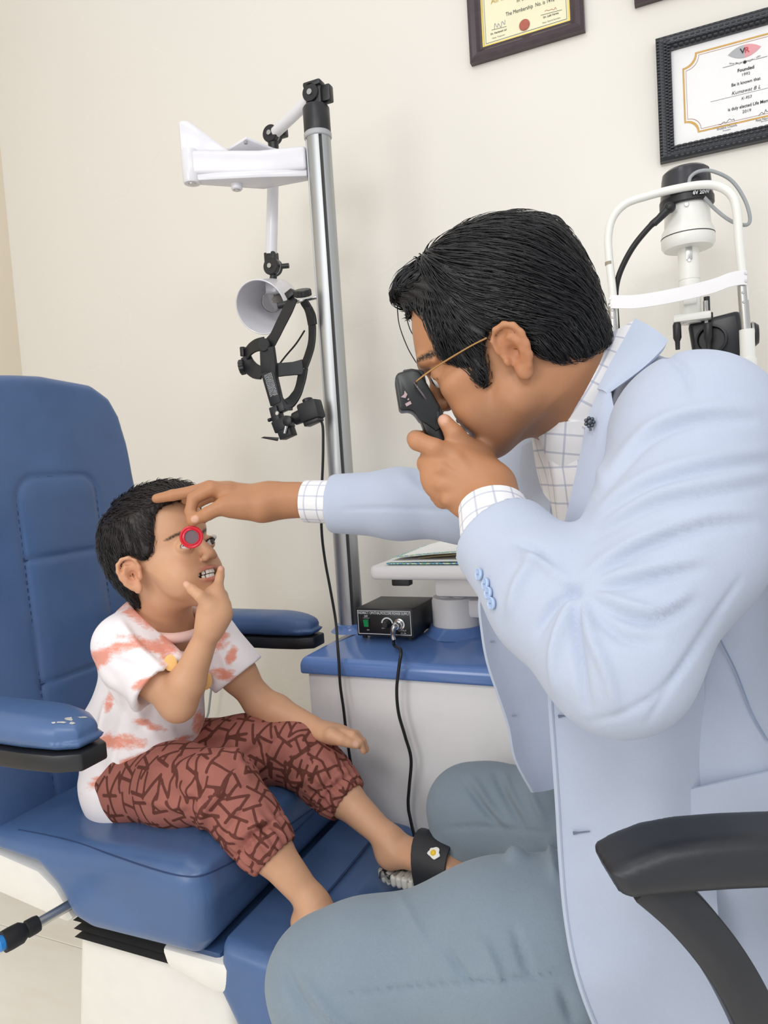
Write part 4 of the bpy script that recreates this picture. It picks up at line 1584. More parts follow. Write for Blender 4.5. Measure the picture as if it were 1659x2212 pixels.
line('Founded', 1611, 149, 0.0125, bold=0.0002)
line('1992', 1611, 160, 0.0115)
line('Be it known that', 1611, 177, 0.0125, bold=0.0001, stretch=0.9)
line('Kumawat B L', 1611, 195, 0.0140, shear=0.3)
line('K-953', 1612, 211, 0.0110, shear=0.3)
line('is duly elected Life Member', 1622, 226, 0.0128, bold=0.0001, stretch=0.85)
line('2019', 1613, 240, 0.0118)
line('Shobhit Chawla', 1570, 275, 0.0085)
line('President', 1570, 281, 0.0055)
line('Raja Narayanan', 1655, 256, 0.0085)
line('Secretary', 1652, 261, 0.0055)
MB().tube([W_(1535, 220), W_(1535, 220)+X_*0.115], 0.0003, 5).build('rule_line', M_ink, pw)
MB().tube([W_(1541, 276), W_(1541, 276)+X_*0.046], 0.0003, 5).build('rule_line', M_ink, pw)
scribble(W_(1550, 269), W_(1588, 258), 0.007, 11, M_ink, pw, 8)
scribble(W_(1640, 247), W_(1672, 238), 0.009, 9, M_ink, pw, 9)

# ================================================================== papers on the table
M_cover = NT('printed_cover')
vv = M_cover.n('ShaderNodeTexVoronoi')
vv.inputs['Scale'].default_value = 60.0
M_cover.l(M_cover.coord(), vv.inputs['Vector'])
M_cover.set(Base_Color=M_cover.ramp(M_cover.math('FRACT', M_cover.math('MULTIPLY', vv.outputs['Distance'], 3.0)), [(0.0, S(60, 130, 180)), (0.3, S(90, 170, 190)), (0.55, S(150, 190, 80)), (0.8, S(235, 238, 236)), (1.0, S(70, 120, 160))]), Roughness=0.4)
M_cover = M_cover.m
M_paper = mat('white_paper', S(240, 240, 238), 0.6, var=0.02)
for k, (lab, m, lift, wdt) in enumerate((('closed patient file with blue and green printed cover on the table', M_cover, 0.0, 0.30), ('thin white booklet lying on the patient file', M_paper, 0.0030, 0.26), ('topmost white folder with curled page and blue-green printed edge', M_paper, 0.0090, 0.28))):
    g = []
    for i in range(15):
        s_ = i/14
        row = []
        for j in range(8):
            t_ = j/7
            x = -0.552+0.004*k+s_*wdt
            y = 1.232+0.006*k+t_*0.20
            z = 0.962+0.0012+lift+(0.026 if k == 2 else 0.003*k)*math.sin(min(1, s_*1.6)*math.pi/2)*(0.4+0.6*t_)
            row.append((x, y, z))
        g.append(row)
    th_ = 0.0022 if k < 2 else 0.0010
    o = MB().sheet(g, th_).build(('patient_file', 'booklet', 'folder')[k], m)
    tag(o, lab, ('file', 'booklet', 'folder')[k])
    if k == 2:
        front = [A3(*row[0]) for row in g]
        MB().sheet([[p_+A3(0, -0.0006, 0.0009), p_+A3(0, 0.012, 0.0014)] for p_ in front], 0.0006).build('printed_edge', M_cover, o)
        left = [A3(*q_) for q_ in g[0]]
        MB().sheet([[p_+A3(-0.0006, 0, 0.0009), p_+A3(0.010, 0, 0.0018)] for p_ in left], 0.0006).build('printed_edge', M_cover, o)
        MB().sheet([[A3(*p_)+A3(0.03, 0.012, -0.004) for p_ in row[:5]] for row in g[1:9]], 0.0006).build('page', mat('kraft_page', S(206, 190, 150), 0.7), o)

# ================================================================== people: shared builders
class Frame:
    """head frame: x forward, y to the person's left, z up"""

    def __init__(self, dirdeg, depthdeg, rolldeg, facing, origin, scale=1.0):
        a, t = math.radians(dirdeg), math.radians(depthdeg)
        f2 = (facing*math.cos(a), math.sin(a))
        u2 = (-facing*math.sin(a), math.cos(a))
        self.F = math.cos(t)*(f2[0]*cR+f2[1]*cU)+math.sin(t)*cB
        U = u2[0]*cR+u2[1]*cU
        L = np.cross(U, self.F)
        r = math.radians(rolldeg)
        self.U = math.cos(r)*U+math.sin(r)*L
        self.L = np.cross(self.U, self.F)
        self.M = np.array([self.F, self.L, self.U])
        self.o = np.asarray(origin, float)
        self.s = scale

    def __call__(self, x, y, z):
        return self.o+self.s*(self.F*x+self.L*y+self.U*z)

    def inv(self, p):
        return ((np.asarray(p)-self.o) @ self.M.T)/self.s


def profile_prim(fr, poly, wz, ww, D, k=0.0):
    """solid from a side outline (x, z) rounded across the width; half-width ww at heights wz"""
    field = PolyField(poly, 0.07)

    def fn(p):
        q = fr.inv(p)
        w = np.interp(q[:, 2], wz, ww)
        y = np.abs(q[:, 1])
        t = np.minimum(y/w, 1.0)
        t2 = t*t
        g = D*(0.5*t2+0.5*t2*t2*t2)+np.maximum(y-w, 0)*D/w*4.0
        gp = D/w*(t+3*t2*t2*t)
        return fr.s*(field(q[:, 0], q[:, 2])+g)/np.sqrt(1+gp*gp)
    c = fr(0, 0, 0.03)
    return fn, c, 0.22*fr.s


def smooth_poly(pts, n=4):
    return [(p[0], p[1]) for p in spline([A3(x, z, 0) for x, z in pts], n, closed=True)]


def build_ear(S_, fr, side, c, size, tilt, flare, k=0.003):
    """outer ear: rim, inner fold, bowl, tragus, lobe"""
    cx, cy, cz = c
    ct, st = math.cos(tilt), math.sin(tilt)

    def E(a, b, o):
        # a forward, b up in the ear plane, o outward
        x = a*ct+b*st
        z = -a*st+b*ct
        out = o+flare*(0.012-a)
        return fr(cx+x*size, side*(cy+out*size), cz+z*size)
    M = fr.M
    body = Sdf()
    body.flat(E(-0.007, 0.013, 0.001), E(-0.004, -0.008, 0.001), 0.0155*size*fr.s, 0.0105*size*fr.s, fr.L*1.0+fr.F*side*0.5, 0.30, 0.002)
    body.ell(E(0.001, -0.0215, 0.001), np.array([0.0085, 0.0048, 0.0095])*size*fr.s, M, 0.006)
    rimp = [(0.0075, 0.004, 0.001), (0.0085, 0.013, 0.003), (0.005, 0.024, 0.005), (-0.004, 0.030, 0.0065), (-0.014, 0.028, 0.0075), (-0.0205, 0.020, 0.008), (-0.0215, 0.009, 0.008), (-0.0185, -0.003, 0.007), (-0.013, -0.013, 0.0055), (-0.006, -0.021, 0.004)]
    body.chain([E(*p) for p in rimp], [0.0026*size*fr.s]*3+[0.0032*size*fr.s]*5+[0.0034*size*fr.s]*2, 0.003)
    anti = [(-0.004, 0.020, 0.005), (-0.011, 0.014, 0.0065), (-0.0135, 0.005, 0.0068), (-0.011, -0.005, 0.006), (-0.005, -0.011, 0.0045)]
    body.chain([E(*p) for p in anti], [0.0026*size*fr.s]*5, 0.004)
    body.ell(E(-0.001, 0.000, 0.0060), np.array([0.0080, 0.0066, 0.0092])*size*fr.s, M, 0.002, 's')
    body.ell(E(-0.003, 0.0215, 0.0072), np.array([0.0085, 0.0040, 0.0045])*size*fr.s, M, 0.002, 's')
    body.ell(E(0.0085, -0.0025, 0.003), np.array([0.0038, 0.0042, 0.0062])*size*fr.s, M, 0.003)
    S_.sub(body, k)


def skin_material(name, base, dark, lip, nail, brow=(0.012, 0.009, 0.008), rough=0.45):
    t = NT(name)
    f = t.noise(55.0, 5, 0.6)
    c = t.mix(f, tuple(k*0.94 for k in base), tuple(min(1, k*1.05) for k in base))
    c = t.mix(t.math('MULTIPLY', t.attr('blush'), 0.75), c, tuple((base[0]*0.98, base[1]*0.66, base[2]*0.6)))
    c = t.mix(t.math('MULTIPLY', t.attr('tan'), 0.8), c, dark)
    c = t.mix(t.attr('lip'), c, lip)
    c = t.mix(t.math('MULTIPLY', t.attr('nail'), 0.8), c, nail)
    nb = t.noise(520.0, 2)
    bf = t.math('MULTIPLY', t.attr('brow'), t.ramp(nb, [(0.30, (0.3,)*3), (0.5, (1,)*3)]), True)
    c = t.mix(bf, c, brow)
    t.set(Base_Color=c, Roughness=rough, Specular_IOR_Level=0.35, Subsurface_Weight=0.12, Subsurface_Radius=(0.012, 0.005, 0.003), Subsurface_Scale=0.6)
    t.bump(t.noise(700.0, 2), 0.12, 0.0006)
    return t.m


def hair_material(name, col, rough=0.38):
    t = NT(name)
    f = t.noise(300.0, 3)
    t.set(Base_Color=t.mix(f, tuple(k*0.6 for k in col), tuple(k*1.6 for k in col)), Roughness=rough, Specular_IOR_Level=0.5)
    t.bump(t.noise(420.0, 3, 0.6), 0.5, 0.002)
    return t.m


def strands(S_, roots, flow, steps, length, r0, lift, rng, jitter=0.22):
    """hair locks: thin tapered tubes that follow a flow field over the hair surface"""
    def grad(q):
        e = 0.0012
        d = [S_(q+e*a)-S_(q-e*a) for a in np.eye(3)]
        g = np.stack(d, 1)
        return g/(np.linalg.norm(g, axis=1, keepdims=True)+1e-9)
    m = len(roots)
    L = length(roots) if callable(length) else np.full(m, length)
    L = L*(0.6+0.8*rng.random(m))
    st = (L/steps)[:, None]
    jit = rng.normal(0, jitter, (m, 3))
    lf = lift*(0.2+1.3*rng.random(m)**2)
    q = roots.copy()
    n = grad(q)
    n0 = n
    pts = [q-n*0.002]
    alive = np.ones(m, bool)
    for k in range(steps):
        d = flow(q)+jit*0.5
        d = d-n*np.sum(d*n, 1, keepdims=True)
        d /= np.linalg.norm(d, axis=1, keepdims=True)+1e-9
        q1 = q+d*st
        n1 = grad(q1)
        e = S_(q1)
        q1 = q1-n1*np.clip(e, -0.004, 0.004)[:, None]
        # a lock that reaches the hairline ends there instead of curling round the edge
        alive &= (np.sum(n1*n, 1) > 0.55) & (np.abs(S_(q1)) < 0.0025)
        q1 = np.where(alive[:, None], q1, q+d*st*0.18)
        n = np.where(alive[:, None], n1, n)
        q = q1
        t = (k+1)/steps
        pts.append(q+n*(0.0006+lf*math.sin(t*2.4)*t*np.where(alive, 1, 0.4))[:, None])
    pts = np.stack(pts, 1)
    T = np.gradient(pts, axis=1)
    T /= np.linalg.norm(T, axis=2, keepdims=True)+1e-9
    u = np.cross(T, n0[:, None, :])
    u /= np.linalg.norm(u, axis=2, keepdims=True)+1e-9
    w = np.cross(u, T)
    K = steps+1
    r = (r0*(1-0.85*np.linspace(0, 1, K)**1.5))[None, :, None]
    V = np.stack([pts+u*r*1.3, pts-u*r*0.65+w*r*0.8, pts-u*r*0.65-w*r*0.8], 2).reshape(-1, 3)
    base = (np.arange(m)[:, None]*K+np.arange(K-1)[None])*3
    Fc = np.concatenate([np.stack([base+j, base+(j+1) % 3, base+3+(j+1) % 3, base+3+j], -1).reshape(-1, 4) for j in range(3)])
    return V, Fc


def make_hair(name, S_, res, flow, n, length, r0, lift, material, parent, mask=None, steps=7, seed=1, relaxn=1, groove=None, jitter=0.22):
    V, Fc = S_.mesh(res)
    V = relax(V, Fc, relaxn)
    rng = np.random.default_rng(seed)
    ok = np.arange(len(V)) if mask is None else np.where(mask(V))[0]
    ids = rng.choice(ok, min(n, len(ok)), replace=False)
    sv, sf = strands(S_, V[ids], flow, steps, length, r0, lift, rng, jitter)
    if groove is not None:
        V = V+vnormals(V, Fc)*groove(V)[:, None]
    return organic(name, np.concatenate([V, sv]), np.concatenate([Fc, sf+len(V)]), material, parent)


def finger(S_, pts, rs, k=0.003, k0=0.006):
    f = Sdf()
    f.chain(pts, rs, 0.0025)
    S_.sub(f, k0)


def sph_mask(V, c, r, soft=0.35):
    d = np.linalg.norm(V-np.asarray(c), axis=1)/r
    return np.clip((1-d)/soft, 0, 1)


def ell_mask(q, c, r, soft=0.35):
    d = np.linalg.norm((q-np.asarray(c))/np.asarray(r), axis=1)
    return np.clip((1-d)/soft, 0, 1)


def checked_cloth(name, base, line, pitch=0.0215):
    """windowpane check woven along the cloth's own u, v directions"""
    t = NT(name)
    f = t.noise(90.0, 3)
    c = t.mix(f, tuple(k*0.96 for k in base), base)
    for a in ('cu', 'cv'):
        fr_ = t.math('FRACT', t.math('DIVIDE', t.attr(a), pitch))
        m = t.math('LESS_THAN', t.math('ABSOLUTE', t.math('SUBTRACT', fr_, 0.5)), 0.055)
        c = t.mix(t.math('MULTIPLY', m, 0.62), c, line)
    t.set(Base_Color=c, Roughness=0.85, Specular_IOR_Level=0.2)
    t.bump(t.noise(900.0, 2), 0.15, 0.0006)
    return t.m


def cloth(name, col, var=0.08, weave=900.0, vs=16.0, rough=0.9, bump=0.25, fine=0.10):
    t = NT(name)
    f = t.noise(vs, 4)
    c = t.mix(f, tuple(k*(1-var) for k in col), tuple(min(1, k*(1+var)) for k in col))
    h = t.noise(weave, 3, 0.7)
    c = t.mix(t.math('MULTIPLY', h, fine), c, tuple(k*0.3 for k in col))
    t.set(Base_Color=c, Roughness=rough, Specular_IOR_Level=0.2, Sheen_Weight=0.15)
    t.bump(h, bump, 0.0006)
    return t.m


def eyelashes(fr, x, y, z, r, side, parent, m, droop=0.0):
    """dark upper lid line with a fan of short lashes"""
    mb = MB()
    rr = r*1.10
    arc = []
    for k in range(15):
        a = -1.05+2.1*k/14                       # across the lid
        v = 0.42-0.42*(a/1.1)**2                 # height of the lid edge
        arc.append((a, v))
    pts = [fr(x+rr*math.cos(a)*math.cos(v), y+rr*math.sin(a), z+rr*math.sin(v)*math.cos(a*0.5)) for a, v in arc]
    mb.tube(pts, [0.0003]+[0.0009]*13+[0.0003], 6)
    for k in range(1, 14):
        a, v = arc[k]
        d = fr.F*(0.8*math.cos(a))+fr.L*(0.9*math.sin(a))+fr.U*0.45
        p = pts[k]
        mb.tube([p, p+nrm(d)*0.0035*fr.s+fr.U*0.0002, p+nrm(d)*0.0058*fr.s+fr.U*0.0020], [0.00045, 0.00035, 0.0001], 4)
    o = mb.build('eyelashes', m, parent)
    o['kind'] = 'stuff'
    return o

# ================================================================== the boy
boy = thing('person', (-0.95, 1.02, 0.56), 'young boy in tie-dye T-shirt and brown trousers sitting on the blue chair, hand on chin', 'person')
BH = Frame(21, 27, 5, 1, P(364, 1214, 1.27), 1.06)
M_bskin = skin_material('light_brown_skin', S(208, 160, 126), S(182, 132, 100), S(198, 118, 108), S(226, 176, 156))

b_neck = P(352, 1325, 1.315)
b_sn, b_sf = P(266, 1392, 1.245), P(452, 1375, 1.375)
b_en, b_ef = P(385, 1520, 1.195), P(563, 1520, 1.365)
b_wn, b_wf = P(455, 1352, 1.170), P(683, 1572, 1.315)
b_chest, b_belly, b_pelvis = P(345, 1430, 1.325), P(315, 1570, 1.335), P(312, 1668, 1.335)
b_hn, b_hf = P(300, 1690, 1.275), P(430, 1630, 1.375)
b_kn, b_kf = P(478, 1700, 1.175), P(645, 1622, 1.325)
b_cn, b_cf = P(585, 1838, 1.125), P(742, 1722, 1.275)
b_an, b_af = P(676, 1950, 1.095), P(838, 1812, 1.225)

Sb = Sdf()
# head: side outline without nose
bp = smooth_poly([(0.079, 0.080), (0.084, 0.058), (0.0835, 0.034), (0.078, 0.018), (0.0775, 0.0), (0.079, -0.022), (0.082, -0.036), (0.0825, -0.046), (0.079, -0.060), (0.077, -0.072), (0.070, -0.086), (0.054, -0.092), (0.030, -0.086), (-0.01, -0.075),
                  (-0.055, -0.060), (-0.082, -0.03), (-0.098, 0.01), (-0.100, 0.05), (-0.086, 0.088), (-0.055, 0.112), (-0.01, 0.121), (0.035, 0.115), (0.062, 0.100)])
Sb.add(*profile_prim(BH, bp, [-0.10, -0.075, -0.045, -0.01, 0.03, 0.08], [0.030, 0.040, 0.051, 0.062, 0.068, 0.069], 0.088))
for s in (-1, 1):
    Sb.ell(BH(0.042, s*0.029, -0.032), np.array([0.030, 0.022, 0.030])*BH.s, BH.M, 0.03)      # cheek
    Sb.ell(BH(0.082, s*0.027, 0.010), np.array([0.012, 0.017, 0.009])*BH.s, BH.M, 0.010, 's')   # socket
    Sb.ell(BH(0.0690, s*0.0275, 0.009), np.array([0.0132, 0.0150, 0.0125])*BH.s, BH.M, 0.004)     # eyelids
    Sb.flat(BH(0.0850, s*0.0195, 0.0078), BH(0.0800, s*0.0365, 0.0088), 0.0052*BH.s, 0.0042*BH.s, BH.F, 2.6, 0.0015, 's')   # opening
    Sb.ell(BH(0.0885, s*0.0095, -0.018), np.array([0.0075, 0.0060, 0.0058])*BH.s, BH.M, 0.005)   # nostril wing
Sb.chain([BH(0.078, 0, 0.016), BH(0.086, 0, -0.001), BH(0.0935, 0, -0.0125)], [0.0058, 0.0066, 0.0085], 0.008, 0.012)
for s in (-1, 1):
    Sb.ell(BH(0.0915, s*0.0050, -0.0235), np.array([0.0035, 0.0026, 0.0034])*BH.s, BH.M, 0.002, 's')
# mouth: parted smile
lipz = -0.0405
Sb.chain([BH(0.060, 0.030, lipz+0.003), BH(0.0785, 0.014, lipz+0.0066), BH(0.0845, 0, lipz+0.0058), BH(0.0785, -0.014, lipz+0.0066), BH(0.060, -0.030, lipz+0.003)], [0.0018, 0.0031, 0.0034, 0.0031, 0.0018], 0.003, 0.006)
Sb.chain([BH(0.060, 0.030, lipz+0.001), BH(0.0770, 0.014, lipz-0.0102), BH(0.0815, 0, lipz-0.0122), BH(0.0770, -0.014, lipz-0.0102), BH(0.060, -0.030, lipz+0.001)], [0.0018, 0.0034, 0.0040, 0.0034, 0.0018], 0.003, 0.006)
Sb.ell(BH(0.071, 0, lipz-0.0025), np.array([0.022, 0.0275, 0.0070])*BH.s, BH.M, 0.002, 's')
for s in (-1, 1):
    build_ear(Sb, BH, s, (-0.005, 0.066, -0.010), 0.98, 0.25, 0.42)
# neck and trunk core, arms, legs
Sb.cone(BH(-0.022, 0, -0.045), b_neck, 0.045, 0.046, 0.02)
latb = nrm(b_sf-b_sn)
Sb.flat(b_neck+A3(0, 0, -0.02), b_chest, 0.05, 0.075, np.cross(latb, Z_), 0.75, 0.03)
Sb.flat(b_chest, b_pelvis, 0.078, 0.080, np.cross(latb, Z_), 0.8, 0.03)
for sh, el, wr in ((b_sn, b_en, b_wn), (b_sf, b_ef, b_wf)):
    mid = el*0.72+wr*0.28
    Sb.chain([sh, sh*0.45+el*0.55, el], [0.037, 0.033, 0.0275], 0.02, 0.03)
    Sb.chain([el, mid, wr*0.9+el*0.1], [0.0275, 0.029, 0.0195], 0.012, 0.02)
for hp, kn, cu, an in ((b_hn, b_kn, b_cn, b_an), (b_hf, b_kf, b_cf, b_af)):
    Sb.chain([hp, kn], [0.050, 0.036], 0.02, 0.03)
    Sb.chain([kn, cu, an], [0.034, 0.0325, 0.0215], 0.012, 0.02)

# near (right) hand at the chin
def hand_scale(pts):
    return pts


hz = 1.168
w0 = P(455, 1352, hz)
palm_a, palm_b = P(463, 1325, hz+0.000), P(462, 1290, hz+0.012)
Sb.chain([b_wn, w0], [0.0195, 0.0195], 0.01, 0.015)
Sb.flat(w0, palm_a, 0.021, 0.026, cB, 0.75, 0.012)
Sb.flat(palm_a, palm_b, 0.027, 0.020, cB, 0.75, 0.012)
finger(Sb, [P(452, 1308, hz-0.012), P(432, 1287, hz-0.016), P(416, 1274, hz-0.010), P(403, 1262, hz-0.003)], [0.0110, 0.0095, 0.0086, 0.0068], k0=0.010)   # thumb
finger(Sb, [P(470, 1296, hz+0.008), P(471, 1268, hz+0.018), P(475, 1245, hz+0.026), P(477.5, 1229, hz+0.032)], [0.0098, 0.0085, 0.0075, 0.0060], k0=0.008)  # index
finger(Sb, [P(482, 1303, hz+0.012), P(480, 1285, hz+0.030), P(468, 1282, hz+0.046), P(458, 1290, hz+0.05)], [0.0100, 0.0090, 0.0080, 0.0068], k0=0.008)
finger(Sb, [P(485, 1314, hz+0.014), P(484, 1300, hz+0.034), P(470, 1298, hz+0.048), P(460, 1305, hz+0.05)], [0.0098, 0.0088, 0.0078, 0.0066], k0=0.008)
finger(Sb, [P(483, 1326, hz+0.014), P(481, 1316, hz+0.032), P(468, 1314, hz+0.044), P(460, 1320, hz+0.045)], [0.0090, 0.0080, 0.0070, 0.0060], k0=0.008)
# far (left) hand lying on the front edge of the seat
fz = 1.300
Sb.flat(b_wf, P(722, 1586, fz), 0.0195, 0.0235, Z_, 0.68, 0.012)
Sb.flat(P(705, 1582, fz), P(742, 1590, fz-0.008), 0.023, 0.022, Z_, 0.62, 0.012)
finger(Sb, [P(715, 1586, fz-0.024), P(737, 1598, fz-0.030), P(753, 1604, fz-0.030), P(770, 1610, fz-0.030)], [0.0105, 0.0090, 0.0082, 0.0068], k0=0.010)
for i, (dx, dz, sc) in enumerate(((-2, -0.016, 0.96), (3, 0.003, 0.98), (5, 0.021, 0.94), (1, 0.037, 0.82))):
    finger(Sb, [P(742+dx*0.5, 1583-i*0.5, fz+dz), P(764+dx, 1587-i, fz+dz-0.006), P(779+dx, 1603-i, fz+dz-0.008), P(787+dx, 1623-i*2, fz+dz-0.006)], [0.0086*sc, 0.0074*sc, 0.0068*sc, 0.0056*sc], k0=0.004)
# feet
def foot(an, heel, ball, toes, upv, sc=1.0, side=1):
    Sb.chain([an, heel], [0.0225*sc, 0.0235*sc], 0.015, 0.015)
    lat = nrm(np.cross(nrm(ball-heel), upv))
    Sb.flat(an*0.5+heel*0.5+(ball-heel)*0.25, ball, 0.024*sc, 0.031*sc, upv, 0.62, 0.02)
    Sb.flat(heel, ball, 0.022*sc, 0.029*sc, upv, 0.60, 0.02)
    for i, (o, l, r) in enumerate(((-0.020, 1.0, 0.0092), (-0.007, 0.98, 0.0070), (0.004, 0.92, 0.0066), (0.0135, 0.84, 0.0062), (0.0225, 0.72, 0.0058))):
        a = ball+lat*o*side*sc
        e = ball+lat*o*1.15*side*sc+(toes-ball)*l
        finger(Sb, [a, a*0.45+e*0.55+upv*0.003, e], [r*1.15*sc, r*1.05*sc, r*sc], k0=0.006)


up_foot_f = nrm(b_kf-b_af)
heel_f, ball_f, toe_f = P(846, 1846, 1.225), P(962, 1858, 1.165), P(1008, 1868, 1.145)
heel_n, ball_n, toe_n = P(668, 1992, 1.10), P(772, 2045, 1.03), P(812, 2066, 1.01)
upf = nrm(A3(0.25, -0.05, 1.0))
foot(b_af, heel_f, ball_f, toe_f, upf, 1.0, 1)
foot(b_an, heel_n, ball_n, toe_n, upf, 1.0, -1)

V, Fc = Sb.mesh(0.0024)
V = relax(V, Fc, 1, 0.4)
q = BH.inv(V)
inhead = (np.abs(q[:, 0]) < 0.13) & (np.abs(q[:, 1]) < 0.10) & (q[:, 2] > -0.11) & (q[:, 2] < 0.14)
lip = np.maximum(0.75*ell_mask(q, (0.078, 0, lipz+0.0066), (0.026, 0.0285, 0.0048), 0.4), 0.75*ell_mask(q, (0.076, 0, lipz-0.0120), (0.026, 0.0255, 0.0058), 0.4))*inhead
lip = np.maximum(lip, ell_mask(q, (0.068, 0, lipz-0.002), (0.016, 0.018, 0.0045), 0.3)*inhead)
brow = np.zeros(len(V))
for s in (-1, 1):
    for i in range(8):
        t = i/7
        brow = np.maximum(brow, ell_mask(q, (0.075-0.012*t*t, s*(0.014+0.031*t), 0.0265+0.006*math.sin(t*2.4)-0.003*t), (0.02, 0.0065, 0.0046-0.0018*t), 0.6))
    # lash line
    for i in range(9):
        t = i/8-0.5
        brow = np.maximum(brow, 0.9*ell_mask(q, (0.080, s*(0.0275+0.026*t), 0.0135-0.016*t*t), (0.012, 0.0024, 0.0012), 0.5))
brow *= inhead
blush = np.zeros(len(V))
for s in (-1, 1):
    blush = np.maximum(blush, 0.30*ell_mask(q, (0.064, s*0.036, -0.020), (0.03, 0.022, 0.02), 1.0))
    blush = np.maximum(blush, 0.6*ell_mask(q, (-0.008, s*0.078, -0.008), (0.035, 0.02, 0.035), 0.6))
blush = np.maximum(blush, 0.4*ell_mask(q, (0.094, 0, -0.014), (0.012, 0.014, 0.012), 0.8))*inhead
nail = np.zeros(len(V))
for c in (P(402, 1261, hz-0.010), P(768, 1606, fz-0.035), P(477, 1226, hz+0.026)):
    nail = np.maximum(nail, sph_mask(V, c, 0.0062, 0.3))
dark_tone = np.clip((0.30-np.abs(q[:, 2]+0.13)/0.1), 0, 1)*(q[:, 2] < -0.06)*(q[:, 2] > -0.2)*0.6
body = organic('body', V, Fc, M_bskin, boy, None, {'lip': lip, 'brow': brow, 'blush': blush, 'nail': nail, 'tan': dark_tone})

# eyes and teeth
def eye(fr, y, x, z, r, parent, gaze):
    t = NT('eye_surface')
    tc = t.coord()
    d = t.n('ShaderNodeVectorMath', operation='DISTANCE')
    t.l(tc, d.inputs[0])
    c0 = fr(x, y, z)
    g = nrm(gaze)
    pole = c0+g*r*fr.s
    d.inputs[1].default_value = tuple(map(float, pole))
    rr = r*fr.s
    t.set(Base_Color=t.ramp(t.math('DIVIDE', d.outputs['Value'], rr*1.2), [(0.0, S(10, 8, 8)), (0.24, S(12, 9, 8)), (0.30, S(52, 32, 22)), (0.50, S(40, 26, 20)), (0.56, S(222, 214, 212)), (1.0, S(214, 200, 198))]), Roughness=0.08, Specular_IOR_Level=0.6)
    return MB().sphere(c0, rr, n=28, m=18).build('eye', t.m, parent)


gz = nrm(BH.F*0.95+BH.U*0.0+BH.L*0.25)
for s in (-1, 1):
    # palpebral opening: eyeball just proud of the lids
    eye(BH, s*0.0275, 0.0692, 0.0085, 0.0116, body, gz)
for s in (-1, 1):
    eyelashes(BH, 0.0692, s*0.0275, 0.0085, 0.0116, s, body, mat('black_lash', S(20, 16, 16), 0.6))
M_teeth = mat('milk_teeth', S(240, 236, 226), 0.2, var=0.01)
for row, zc, hh in (('up', lipz+0.0012, 0.0036), ('low', lipz-0.0066, 0.0034)):
    for i in range(-4, 5):
        a = i*0.0060
        c = BH((0.0808 if row == 'up' else 0.0785)-0.75*a*a/0.022, a, zc)
        tn = nrm(BH.L-BH.F*1.5*a/0.022)
        MB().box(c, (0.00285*BH.s, 0.0022*BH.s, hh*BH.s), [tn, nrm(np.cross(BH.U, tn)), BH.U]).build('tooth', M_teeth, body, bevel=0.0010, seg=2)

# hair
M_bhair = hair_material('soft_black_hair', S(38, 32, 32), 0.42)
Shb = Sdf()
ho = smooth_poly([(0.087, 0.092), (0.080, 0.112), (0.050, 0.128), (0.0, 0.136), (-0.05, 0.130), (-0.09, 0.106), (-0.113, 0.060), (-0.112, 0.01), (-0.092, -0.035), (-0.055, -0.075), (0.0, -0.08), (0.05, -0.02), (0.075, 0.05)])
Shb.add(*profile_prim(BH, ho, [-0.08, 0.0, 0.05, 0.1], [0.064, 0.0745, 0.081, 0.082], 0.096))
region = np.array(smooth_poly([(0.120, 0.092), (0.075, 0.086), (0.058, 0.078), (0.046, 0.062), (0.040, 0.040), (0.030, 0.022), (0.018, 0.012), (0.009, 0.014), (0.000, 0.024), (-0.016, 0.026), (-0.030, 0.012), (-0.038, -0.012), (-0.050, -0.045), (-0.062, -0.066), (-0.10, -0.075), (-0.2, 0.0), (-0.2, 0.2), (0.12, 0.2)], 3))


def hair_region(reg, fr):
    field = PolyField(reg, 0.06, 0.001)

    def fn(p):
        qq = fr.inv(p)
        return field(qq[:, 0], qq[:, 2])*fr.s
    return fn


_pf = profile_prim(BH, bp, [-0.10, -0.075, -0.045, -0.01, 0.03, 0.08], [0.030, 0.040, 0.051, 0.062, 0.068, 0.069], 0.088)
Shb.add(lambda p: _pf[0](p)-0.0045, _pf[1], _pf[2], 0.006)
Shb.add(hair_region(region, BH), BH(0, 0, 0.05), 1.0, 0.004, 'i')


def bflow(p):
    x, y, z = BH.inv(p).T
    # whorl at the crown: forward over the top, down at the back and sides
    v = np.where(((x > 0.02) & (z <= 0.085))[:, None], A3(0.55, -0.1, -0.8), np.where((x > -0.05)[:, None], A3(0.05, 0, -1.0), A3(0.25, 0, -1.0)))
    v = np.where(((z > 0.085) & (x > -0.06))[:, None], np.stack([np.ones_like(x), 0.1*np.sign(y)-0.25, -0.1+0*x], 1), v)
    return v @ BH.M


make_hair('hair', Shb, 0.003, bflow, 3600, 0.034, 0.00085, 0.006, M_bhair, body, steps=6, seed=5,
          groove=lambda v: 0.0012*np.sin(900*(BH.inv(v)[:, 1]+0.25*BH.inv(v)[:, 0])))

